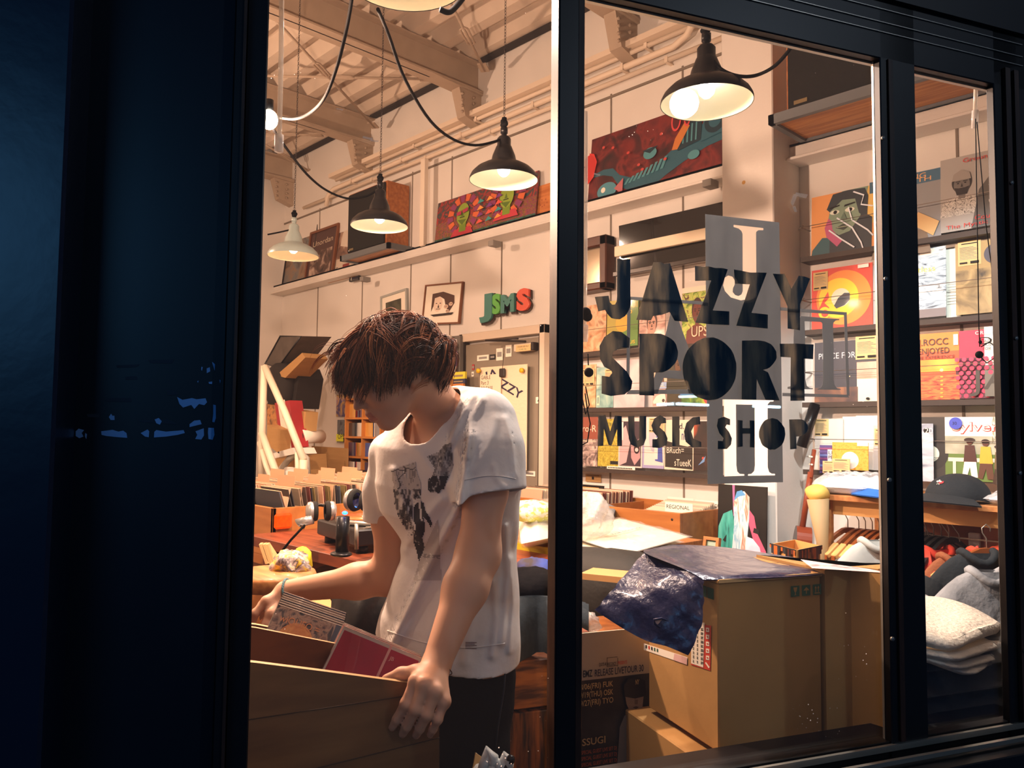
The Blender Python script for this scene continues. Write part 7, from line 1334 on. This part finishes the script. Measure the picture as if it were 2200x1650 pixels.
# ---- tee shirt
RT=[ring(1000,845,1.75,.075,.05),ring(985,872,1.745,.125,.075),ring(968,905,1.75,.165,.10),ring(958,960,1.765,.195,.120),ring(958,1040,1.775,.195,.130),ring(964,1100,1.78,.180,.128),ring(985,1165,1.79,.150,.112),ring(985,1210,1.795,.150,.115),ring(976,1260,1.80,.160,.125),ring(965,1320,1.805,.176,.136),ring(958,1380,1.81,.186,.142),ring(955,1450,1.81,.190,.145)]
folds=[([(1010,935),(990,1080),(950,1160),(905,1250),(862,1340),(835,1400)],.014,11),([(1000,880),(960,960),(950,1000)],.006,9),([(1035,858),(1012,900),(1003,980)],.007,8),([(1018,850),(985,905),(968,950)],.005,7),([(870,1180),(905,1120),(950,1075)],.006,11),
([(1085,1130),(1092,1240),(1078,1380)],.008,9),([(1060,1250),(1066,1330),(1058,1410)],.006,8),([(1098,1200),(1102,1300),(1094,1400)],.005,6),([(845,1010),(868,1090),(905,1160)],.006,10),([(880,945),(930,1010),(985,1060)],.004,12),([(905,1420),(925,1350),(975,1260)],.005,14),([(1000,1420),(1010,1330),(1030,1240)],.005,13),([(1060,1000),(1068,1030),(1085,1045)],.004,6),([(1085,900),(1098,960),(1105,1020)],.005,8),([(1020,1010),(1050,960),(1065,900)],.004,10)]
def fold_disp(P):
    x=P[:,0]/P[:,2]*F+CX; y=P[:,1]/P[:,2]*F+CY; s=np.zeros(len(P)); Q=np.stack([x,y],1)
    for pts,A,w in folds:
        dm=np.full(len(P),1e9)
        for i in range(len(pts)-1):
            a=np.array(pts[i],float);b=np.array(pts[i+1],float); ab=b-a; t=np.clip(((Q-a)@ab)/(ab@ab),0,1); dm=np.minimum(dm,np.linalg.norm(Q-a-t[:,None]*ab,axis=1))
        s+=A*np.exp(-(dm/w)**2)-A*.05*np.exp(-((dm-w*2.0)/(w*1.1))**2)
    return s+.0016*np.sin(x*.045+y*.02)+.0012*np.sin(x*.03-y*.05)
c1=K(1056,1062,1.600); n1=nrm(K(1064,1100,1.60)-K(1052,930,1.65)); n1=nrm(n1+np.array([.10,0,.12])); c2=K(826,1113,1.905); n2=nrm(K(826,1140,1.905)-K(838,985,1.89)+np.array([.03,0,0]))
def tee_parts(P,ext):
    d=s_loft(P,RT); d=smin(d,s_cap(P,K(985,882,1.735),K(1040,902,1.655),.055,.060),.03); d=smin(d,s_cap(P,K(925,915,1.80),K(846,978,1.885),.05,.056),.03)
    sl=s_chain(P,[K(1046,905,1.645),K(1053,965,1.622),K(1053,1105,1.585)],[.060,.066,.080],.03); sr=s_chain(P,[K(842,980,1.89),K(832,1050,1.90),K(824,1160,1.905)],[.054,.053,.055],.03)
    sl=np.maximum(sl,(P-c1)@n1-ext); sr=np.maximum(sr,(P-c2)@n2-ext); return smin(smin(d,sl,.020),sr,.020)
def tee_sdf(P):
    fo=fold_disp(P); o=tee_parts(P,0.)-fo; inn=tee_parts(P,.006)-fo+.0075; d=np.maximum(o,-inn)
    hem=P[:,1]-(K(960,1392,1.8)[1]+(P[:,0]+.15)*.13+ .02*((P[:,2]-1.8)*-1)); d=np.maximum(d,hem)
    nk=s_cap(P,hp(-.03,-.07,0),K(955,903,1.72),.064,.071); nk=smin(nk,s_ell(P,K(905,925,1.685),np.eye(3),(.045,.03,.05)),.03); return smax(d,-nk,.004)
V,fs=nets(tee_sdf,(-.40,-.02,1.50),(.05,.66,2.03),.0034); V=relax(V,fs,2,.45)
M_tee=mat('white_tee_cotton','e9e6e2',.85,bump=.12,bscale=70,bdist=.0008); tee=fmesh('t_shirt',V,fs,[M_tee],man)
from mathutils.bvhtree import BVHTree
bv=BVHTree.FromPolygons([tuple(v) for v in toW(V)],[tuple(f) for f in fs[:,::-1].tolist()])
def hit(px,py):
    r=ray(px,py); p,n,i,dd=bv.ray_cast(Vector(C0),Vector(r)); return None if p is None else np.array(p)-nrm(r)*.0012
# hem seams
def seam(pts,name,r=.0012,m=M_tee):
    P=[hit(x,y) for x,y in pts]; P=[p for p in P if p is not None]
    if len(P)>2: MB().tube(P,r,m,5).obj(name,tee)
seam([(x,1352+ (x-825)*.10+24*math.sin(math.pi*(x-825)/275)) for x in range(832,1090,6)],'hem_seam'); seam([(x,1032-10*math.sin(math.pi*(x-995)/125)) for x in range(998,1112,5)],'sleeve_seam')
# the photo print on the chest: cut as a patchwork that follows the cloth
def inpoly(x,y,P):
    c=False;n=len(P);j=n-1
    for i in range(n):
        (xi,yi),(xj,yj)=P[i],P[j]
        if (yi>y)!=(yj>y) and x<(xj-xi)*(y-yi)/(yj-yi)+xi: c=not c
        j=i
    return c
T8=lambda L:[(800+x/5,940+y/5) for x,y in L]
crowdL=T8([(205,350),(460,262),(465,330),(520,490),(520,620),(470,640),(430,740),(440,900),(450,1010),(420,1060),(330,950),(270,830),(232,700),(230,600)])
crowdR=T8([(580,205),(715,155),(770,75),(848,60),(862,250),(870,300),(800,460),(755,590),(640,605),(600,560),(598,450),(640,420),(670,330),(600,225)])
lower=T8([(700,880),(715,960),(740,1540),(440,1530),(500,1340),(560,1180)])
suit=T8([(478,700),(450,730),(438,800),(445,900),(470,960),(440,1060),(440,1110),(470,1200),(490,1290),(500,1330),(540,1240),(560,1180),(535,1080),(565,1000),(560,920),(545,850),(590,900),(625,960),(645,930),(610,850),(570,790),(558,740),(550,700),(515,690)])
hd=T8([(480,650),(478,690),(500,700),(520,690),(522,650),(505,630),(485,635)])
seaf=T8([(550,1245),(725,1265),(725,1300),(545,1290)])
M_p=[mat('print_%d'%i,c,.8) for i,c in enumerate(('c2bdb9','8f8b8a','5a585a','343338','d9d5d0'))]
rs=np.random.RandomState(11); nz=rs.rand(64,64)
def vn(x,y): 
    xi,yi=int(math.floor(x)),int(math.floor(y)); fx,fy=x-xi,y-yi; g=lambda a,b:nz[a%64,b%64]; return (g(xi,yi)*(1-fx)+g(xi+1,yi)*fx)*(1-fy)+(g(xi,yi+1)*(1-fx)+g(xi+1,yi+1)*fx)*fy
def pcol(x,y):
    if inpoly(x,y,hd): return 2 if y<1070 else 4
    if inpoly(x,y,suit): return 3 if not (abs(x-(902+(y-1085)*.1))<2.2 and y<1120) else 4
    if inpoly(x,y,seaf): return 1 if vn(x*.3,y*.5)>.4 else 0
    if inpoly(x,y,lower): return 0 if vn(x*.1,y*.1)>.15 else 4
    if inpoly(x,y,crowdR):
        v=.5*vn(x*.12,y*.07)+.5*vn(x*.4,y*.22)
        if y>1022: return 3 if v>.38 else (1 if v>.3 else None)
        return 2 if v>.62 else (1 if v>.4 else 0)
    if inpoly(x,y,crowdL):
        v=.5*vn(x*.16,y*.05)+.5*vn(x*.42,y*.12)
        if y>1052: return 3 if v>.66 else (2 if v>.5 else (0 if v>.4 else None))
        if abs(x-(868-(y-1010)*.35+4*math.sin(y*.2)))<1.6 or abs(y-(1012-(x-840)*.12+2*math.sin(x*.3)))<1.2: return 2
        return 1 if v>.66 else (0 if v>.36 else None)
    return None
st=2.2; xs=np.arange(838,976,st); ys=np.arange(950,1252,st); Pp_={}; b=MB(); vid={}
VV=[];FF=[[] for _ in range(5)]
def vv(i,j):
    if (i,j) not in vid:
        p=hit(838+i*st,950+j*st); vid[(i,j)]=None if p is None else len(VV)
        if p is not None: VV.append(p)
    return vid[(i,j)]
for i in range(len(xs)):
    for j in range(len(ys)):
        c=pcol(xs[i]+st/2,ys[j]+st/2)
        if c is None: continue
        q=[vv(i,j),vv(i,j+1),vv(i+1,j+1),vv(i+1,j)]
        if None in q: continue
        w=[VV[k] for k in q]
        if max(np.linalg.norm(w[0]-w[2]),np.linalg.norm(w[1]-w[3]))>.02: continue
        FF[c].append(tuple(q))
me=MB(); me.v=[tuple(v) for v in VV]
for c in range(5):
    k=me.mi(M_p[c]); me.f+=FF[c]; me.m+=[k]*len(FF[c]); me.s+=[True]*len(FF[c])
me.obj('shirt_print',tee,label='grey photo print of a suited man and a crowd')
b=MB()
for k in range(5):
    y=1380+3.2*k; P=[hit(x,y+(x-1000)*.03) for x in (1000,1008,1016,1024-2*(k%2)*2)]
    if all(p is not None for p in P): b.tube(P,.0006,mat('tiny_red_ink','6a4038',.7),4)
if b.v: b.obj('care_text',tee)
# ---- trousers and shoes
M_trs=mat('black_trousers','090a0c',.9,bump=.15,bscale=60,spec=.1,noise=.2,nscale=6)
zf=toW(np.array([K(985,1450,1.86)]))[0]
def leg_pts(dx): 
    hip=K(985,1440,1.86)+Lb*dx*.09; g=lambda h,e: hip+_up_c*(h-hipz)*1.0+e; return hip
_up_c=R.T@ZZ; hipz=toW(np.array([K(985,1440,1.86)]))[0][2]
def down(p,z): w=toW(p[None])[0]; return p+_up_c*(z-w[2])
hips=[K(972,1440,1.85)+Lb*.075,K(972,1440,1.85)-Lb*.085]
knees=[down(h,.48)+Fb*.03 for h in hips]; ank=[down(h,.10) for h in hips]
def tr_sdf(P):
    d=s_loft(P,[ring(970,1370,1.82,.14,.10),ring(975,1430,1.84,.145,.11),ring(975,1500,1.86,.15,.115),ring(972,1560,1.88,.14,.11)])
    for h,k,a in zip(hips,knees,ank): d=smin(d,s_chain(P,[h,h*.5+k*.5,k,a],[.095,.088,.072,.062],.04),.03)
    y=P[:,1]; return d+.003*np.sin(P[:,1]*55+8*P[:,0])*np.sin(P[:,0]*40)
V,fs=nets(tr_sdf,(-.42,.50,1.55),(.15,1.5,2.25),.010,12); fmesh('trousers',V,fs,[M_trs],man)
for s,(a) in enumerate(ank):
    w=toW(a[None])[0]; fb=R@Fb; fb[2]=0; fb=nrm(fb); g=(np.array([w[0],w[1],0.]),fb,np.cross(ZZ,fb),ZZ); MB().blob((.05,0,.05),(.14,.048,.05),M_blk,g,20,12,pw=.8).obj('shoe',man)
P=[hit(x,y) for x,y in ((1087,1405),)]
MB().tube(list(toW(np.array([K(1087,1412,1.70),K(1083,1480,1.70),K(1070,1560,1.71),K(1060,1650,1.72)]))),.0022,mat('seam_sheen','2c3036',.5),5).obj('side_seam',man)
# ---- bracelets
def bracelet(c,n,r,rt,m,name,label,sx=1.0):
    n=nrm(n); a=nrm(np.cross(n,np.array([0,0,1.]))); b_=np.cross(n,a); P=np.array([c+a*r*math.cos(q)*sx+b_*r*math.sin(q) for q in np.linspace(0,6.283,29)[:-1]])
    MB().tube(list(toW(P)),rt,m,6,closed=True).obj(name,man,label=label)
bracelet(K(617,1271,1.90),Rw-Re,.0300,.0032,mat('teal_cord','5f8f96',.6,bump=.6,bscale=300),'bracelet','teal woven bracelet on the reaching wrist'); bracelet(K(942,1436,1.422),Lw-Le,.0262,.0011,mat('dark_cord','5a3a2a',.6),'bracelet','thin dark cord bracelet on the gripping wrist')
# finger nails (right-hand ones are hidden)
# ---- hair: a dark cap and thousands of fine locks combed from the crown
M_hair=mat('hair_brown','48291e',.5,spec=.18,noise=.5,nscale=30,col2='2a1610'); M_hair2=mat('hair_auburn','744028',.5,spec=.18); M_hair3=mat('hair_copper','a0623c',.5,spec=.18)
hc=hp(-.016,.014,0); HR=HS*np.array([.103,.090,.083])
def hairlim(px): return float(np.interp(px,[690,712,740,765,800,830,860,880,893,905,922,934,950,975,1000],[835,850,866,870,866,862,860,848,822,812,814,846,866,872,862]))
def cap_sdf(P):
    d=s_ell(P,hc,HB,(.101*HS,.088*HS,.081*HS)); q=(P-H0)@HB.T/HS
    cutf=(q[:,0]*.78-q[:,1]*.62)-.030-.010*np.abs(q[:,2])/.07         # face opening
    low=-(q[:,1]+.085+.5*np.minimum(q[:,0]+.04,0)); side=np.where(q[:,0]>-.03,-(q[:,1]+.0)-.012,-1)
    return smax(smax(smax(d,cutf,.01),low,.01),side,.01)
V,fs=nets(cap_sdf,H0-.17,H0+.17,.005,10); cap_o=fmesh('hair',V,fs,[M_hair],man)
rs=np.random.RandomState(21); gdn=np.array([0,1.,0]); whorl=nrm(np.array([.05,.85,.42]))
def strand(root,d0,L,layer,n=12,wild=0):
    p=hc+HB.T@(HR*root*(1+layer)); d=d0; out=[p]; st_=L/n; ph=wild*7
    for i in range(n):
        k=(i+1)/n; d=nrm(d*.84+gdn*(.06+.30*k)+HB.T@(np.array([math.sin(ph+4*k),0,math.cos(ph*1.7+4*k)])*.10)); p=p+d*st_
        q=((p-hc)@HB.T)/(HR*(1+layer)); rn=np.linalg.norm(q)
        if rn<1: p2=hc+HB.T@(HR*(1+layer)*q/rn); d=nrm(p2-out[-1]); p=p2
        q=((p-hc)@HB.T)/(HR*(1+layer)); rn=np.linalg.norm(q)
        if rn>1.04 and q[0]<.35: tgt=1.04+.0*rn; w_=.75 if q[1]>-.15 else .35; p=hc+HB.T@(HR*(1+layer)*q*(1-w_*(1-tgt/rn)))
        out.append(p)
    return out
def locks(NC,per,seed,mats,lo,hi,rad,Lr=(.09,.15),spread=.10,stray=0):
    rs=np.random.RandomState(seed); b=MB(); c=0; tries=0
    while c<NC and tries<NC*12:
        tries+=1; v=nrm(rs.randn(3)); f_,u_,l_=v
        if f_*.78-u_*.62>.26 or u_<-.86 or (u_<-.45 and f_>-.25) or (f_>-.30 and u_<-.05 and abs(l_)>.3): continue
        t=v-whorl*(v@whorl); t=nrm(t) if np.linalg.norm(t)>.05 else nrm(rs.randn(3)); tg=nrm(t+np.array([.25,0,.0])*(f_>-.1)+rs.randn(3)*.22); tg=nrm(tg-v*(tg@v))
        d0=nrm(nrm(HB.T@(HR*tg))+(HB.T@v)*(.04+.25*stray)); Lg=rs.uniform(*Lr)*(1.9 if f_<-.3 else 1); lay=rs.uniform(lo,hi); m=mats[rs.randint(len(mats))]; wild=rs.rand()*6
        G=strand(v,d0,Lg,lay,12,wild)
        ymax=[g[1]/g[2]*F+CY for g in G]; xm=[g[0]/g[2]*F+CX for g in G]; cut=len(G); jit=rs.uniform(-30,16)
        for i,(x,y) in enumerate(zip(xm,ymax)):
            if y>hairlim(x)+jit: cut=i; break
        G=G[:max(cut,0)]
        if len(G)<5: continue
        n=len(G); cwid=rs.uniform(.6,1.2)*spread
        for k in range(per):
            o=rs.randn(3); o=o-v*(o@v); off=HB.T@(o*.075*cwid); ex=rs.uniform(.82,1.0); m_=max(4,int(n*ex)); tipo=rs.randn(3)*.0022
            P=[G[i]+off*(1-.75*(i/(n-1)))+tipo*(i/(n-1))**2+(HB.T@v)*.0015*k/per for i in range(m_)]
            b.tube([p for p in toW(np.array(P))],[rad*(1-.80*(i/(m_-1))**1.6) for i in range(m_)],m,3,cap=False)
        c+=1
    return b.obj('hair_locks',cap_o)
locks(430,9,1,[M_hair,M_hair,M_hair2],.0,.15,.0017); locks(260,8,2,[M_hair,M_hair2,M_hair3],.06,.22,.0012,Lr=(.10,.16)); locks(90,2,3,[M_hair2,M_hair3],.16,.30,.0005,Lr=(.05,.13),stray=1)
# ================================================================ DISC CRATE IN THE FOREGROUND
_D=np.array([(4200-CX)/F,0,1.]);_D=_D-_up*_D.dot(_up);CD=R@(_D/np.linalg.norm(_D));CD[2]=0;CD=nrm(CD); CN=nrm(np.cross(ZZ,CD)); 
Pb=dep(880,1540,1.381)
if CN@(C0-Pb)>0: CN=-CN
def cpl(px,py,off=0):
    r=ray(px,py); P0=Pb+CN*off; return C0+r*(((P0-C0)@CN)/(r@CN))
def board(pts,off,th,m,name,par,label=None):
    Q=[cpl(x,y,off) for x,y in pts]; f=(Pb+CN*off,CD,ZZ,-CN); L=[((q-f[0])@CD,(q-f[0])@ZZ) for q in Q]; b=MB(); b.prism(L,-th,0,m,f,side=mat('board_edge','c9a878',.6)); return b.obj(name,par,label=label)
M_near=mat('crate_ply','8a6238',.5,col2='6a4726',nscale=2.5,stretch=(1.2,1.2,7),coat=.1); M_inner=mat('crate_inner','7a4422',.5,col2='5a2e16',nscale=3,stretch=(1.5,1.5,6),coat=.15)
cb=thing('disc_crate','brown plywood browser crate full of discs that the person is gripping','crate',(Pb[0],Pb[1],.3))
zb_=cpl(550,1900)[2]
pts=[(430,1412),(550,1424),(700,1443),(878,1467),(905,1484),(925,1520),(936,1560),(940,1576),(944,1592),(944,1980),(430,2100)]
board(pts,0,.014,M_near,'side_panel',cb)
for (a,b_) in (((430,1562),(905,1490)),((560,1680),(944,1585))):
    A_,B_=cpl(*a,-.0006),cpl(*b_,-.0006); MB().tube([A_,B_],.0009,mat('panel_seam','3a2412',.8),4).obj('panel_seam',cb)
board([(470,1338),(550,1349),(722,1383),(712,1420),(690,1600),(470,1600)],.17,.010,M_inner,'divider',cb)
board([(430,1330),(550,1342),(738,1378),(800,1500),(800,1700),(430,1700)],.34,.014,M_inner,'side_panel',cb)
A_=cpl(944,1620,0); base=A_[2]-.05; b=MB(); o=cpl(430,1700,0); L=(A_-o)@CD; b.box(0,L,-.345,0,-.012,0,M_inner,(np.array([o[0],o[1],base]),CD,-CN*-1 if False else -CN,ZZ)); 
b=MB(); b.box(0,L,0,.345,0,.012,M_inner,(np.array([o[0],o[1],base]),CD,CN,ZZ)); b.obj('bottom_panel',cb); b=MB(); b.box(L-.014,L,.002,.345,0,.14,M_near,(np.array([o[0],o[1],base]),CD,CN,ZZ)); b.obj('end_panel',cb)
b=MB(); b.box(.02,L-.02,.02,.33,-base,0,mat('crate_stand','2a1c12',.7),(np.array([o[0],o[1],base]),CD,CN,ZZ)); b.obj('crate_stand',label='dark stand carrying the disc crate',cat='stand')
# discs in the crate
M_case=mat('case_clear','e8d8cc',.12,alpha=.45,spec=1)
def discbox(name,corners,th,ndir,front,label,group,draw=None):
    """corners: bottom-left, bottom-right, top-right, top-left of the facing case"""
    P=[np.array(c) for c in corners]; ax=nrm(P[1]-P[0]); ay=nrm(P[3]-P[0]); az=np.cross(ax,ay); w=np.linalg.norm(P[1]-P[0]); h=np.linalg.norm(P[3]-P[0])
    if az@(C0-P[0])<0: az=-az
    f=(P[0],ax,ay,az); t=thing(name,label,'disc',P[0],group); b=MB(); b.box(0,w,0,h,-th,-.0012,front if draw is None else mat('disc_spine','cfc4b8',.4),f); b.poly([(.004,.003),(w-.003,.003),(w-.003,h-.006),(.004,h-.006)],-.0009,front,f)
    if draw: draw(Art(b,f,w,h,-.0007))
    b.obj('booklet',t); b=MB(); b.box(-.001,w+.001,0,h+.001,-th-.0006,.0006,glassmat('jewel_case',0,(.96,.95,.94),1.6),f); b.tube([f[0]+ay*(h+.0008),f[0]+ax*w+ay*(h+.0008)],.0008,M_case,5); b.obj('jewel_case',t); return t
sk=photo('forest_print',['2a2a30','5a5458','b89a88','8a7068','3a3a42'],34,distort=1.5)
def dk(A): A.rect(0,.0,1,1,sk); A.disc(.42,.52,.26,photo('moon_glow',['c87a4a','e8a86a','9a6a54'],30)); A.text('wiQUFQ =',.1,.76,.12,mat('peach_ink','e8a070',.6),.6); A.rect(.9,0,1,1,mat('slate_band','4a4c5a',.5)); [A.poly([(.5+.06*i,.08),(.52+.06*i,.2),(.54+.06*i,.08)],M_ink) for i in range(5)]; A.disc(.7,.2,.035,mat('peach_ink','e8a070',.6))
cA=[dep(540,1400,1.60),dep(700,1440,1.545),dep(700+2,1338,1.62),dep(556,1300,1.66)]
bl,br,tr_,tl=dep(545,1372,1.56),dep(690,1392,1.56),dep(700,1340,1.60),dep(575,1300,1.60)
br=bl+nrm(br-bl)*.142; up_=nrm(dep(577,1302,1.60)-dep(548,1372,1.56)); o_=dep(548,1420,1.535)
for i in range(7):
    s=CN*(.0105*i)+ZZ*.002*i+CD*(.004*i)
    P0=dep(540,1425,1.545)+s; ax=nrm(dep(693,1352,1.585)-dep(565,1308,1.585)); ay=nrm(nrm(dep(565,1308,1.60)-dep(545,1385,1.56))); ay=nrm(ay-ax*(ay@ax)); 
    discbox('compact_disc',[P0,P0+ax*.142,P0+ax*.142+ay*.124,P0+ay*.124],.009,None,sk if i==0 else mat('disc_face_%d'%i,('5a4a44','8a7a70','3a3a44','a08a78','6a5a54','4a4450')[i-1],.5),'clear-cased disc with a moonlit forest cover at the front of its row' if i==0 else 'clear-cased disc standing behind the forest one in the crate','discs behind the forest cover' if i else None,dk if i==0 else None)
red=mat('crimson_cover','b01c34',.4,coat=.3)
def dr(A): A.rect(.60,0,.63,1,mat('pink_line','e8b0a8',.5)); A.text('WELCOME',.66,.42,.05,mat('pink_line','e8b0a8',.5),.2); A.text('JB',.66,.80,.06,mat('pink_line','e8b0a8',.5)); A.text('NOTE',.66,.14,.05,mat('pink_line','e8b0a8',.5),.12)
for i in range(3):
    tl,tr_,bl=dep(739,1345-3*i,1.50+.012*i),dep(912,1417-3*i,1.47+.012*i),dep(700,1455,1.45+.012*i); ax=nrm(tr_-tl); ay=nrm(tl-bl); ay=nrm(ay-ax*(ay@ax)); w=.165
    P0=tl-ay*.124; discbox('compact_disc',[P0,P0+ax*w,P0+ax*w+ay*.124,P0+ay*.124],.008,None,red if i<2 else mat('disc_face_9','c8b8ac',.5),['crimson disc facing out beside the gripping hand','second crimson disc just behind the front crimson one','pale disc behind the two crimson ones'][i],None,dr if i==0 else None)
P0=dep(470,1470,1.42); ax=nrm(dep(600,1430,1.42)-dep(540,1406,1.42))
for i in range(2): q=P0+CN*.012*i; ay=nrm(ZZ+CN*.35); ay=nrm(ay-ax*(ay@ax)); discbox('compact_disc',[q,q+ax*.10,q+ax*.10+ay*.06,q+ay*.06],.009,None,mat('disc_face_7','c89a88',.5),'disc edge peeping over the near panel at the left jamb','discs at the near left of the crate')
# sneakers and paper by the crate, bottom edge
t=thing('sneakers','white and black sneaker tops poking up at the bottom beside the crate','shoe',dep(1060,1640,1.5)); M_snk=mat('sneaker_white','dcdcd4',.55,bump=.2,bscale=60)
for (L,m,r) in (([(1030,1680),(1040,1640),(1050,1612),(1060,1625),(1056,1660)],M_snk,.010),([(1045,1690),(1058,1650),(1062,1625),(1072,1640),(1066,1670)],M_snk,.009),([(1055,1690),(1075,1650),(1088,1622),(1095,1632),(1092,1660)],M_snk,.009),([(1066,1690),(1082,1655),(1092,1635)],M_blk,.010)):
    MB().tube([dep(x,y,1.50-.01*(i%2)) for i,(x,y) in enumerate(L)],r,m,10).obj('shoe_collar',t)
MB().blob(dep(1052,1690,1.52),(.05,.05,.045),M_snk,noise=.05).obj('shoe_upper',t); MB().blob(dep(1097,1632,1.49),(.009,.009,.009),M_blk).obj('lace_lock',t)
b=MB(); P=[dep(1010,1690,1.55),dep(1022,1618,1.56),dep(1040,1630,1.58),dep(1035,1690,1.58)]; b.add([*P,*[p+WN*.004 for p in P]],[(0,1,2,3),(7,6,5,4),(0,4,5,1),(1,5,6,2),(2,6,7,3),(3,7,4,0)],M_card); b.obj('brown_paper',label='upright brown paper corner beside the sneakers',cat='paper')
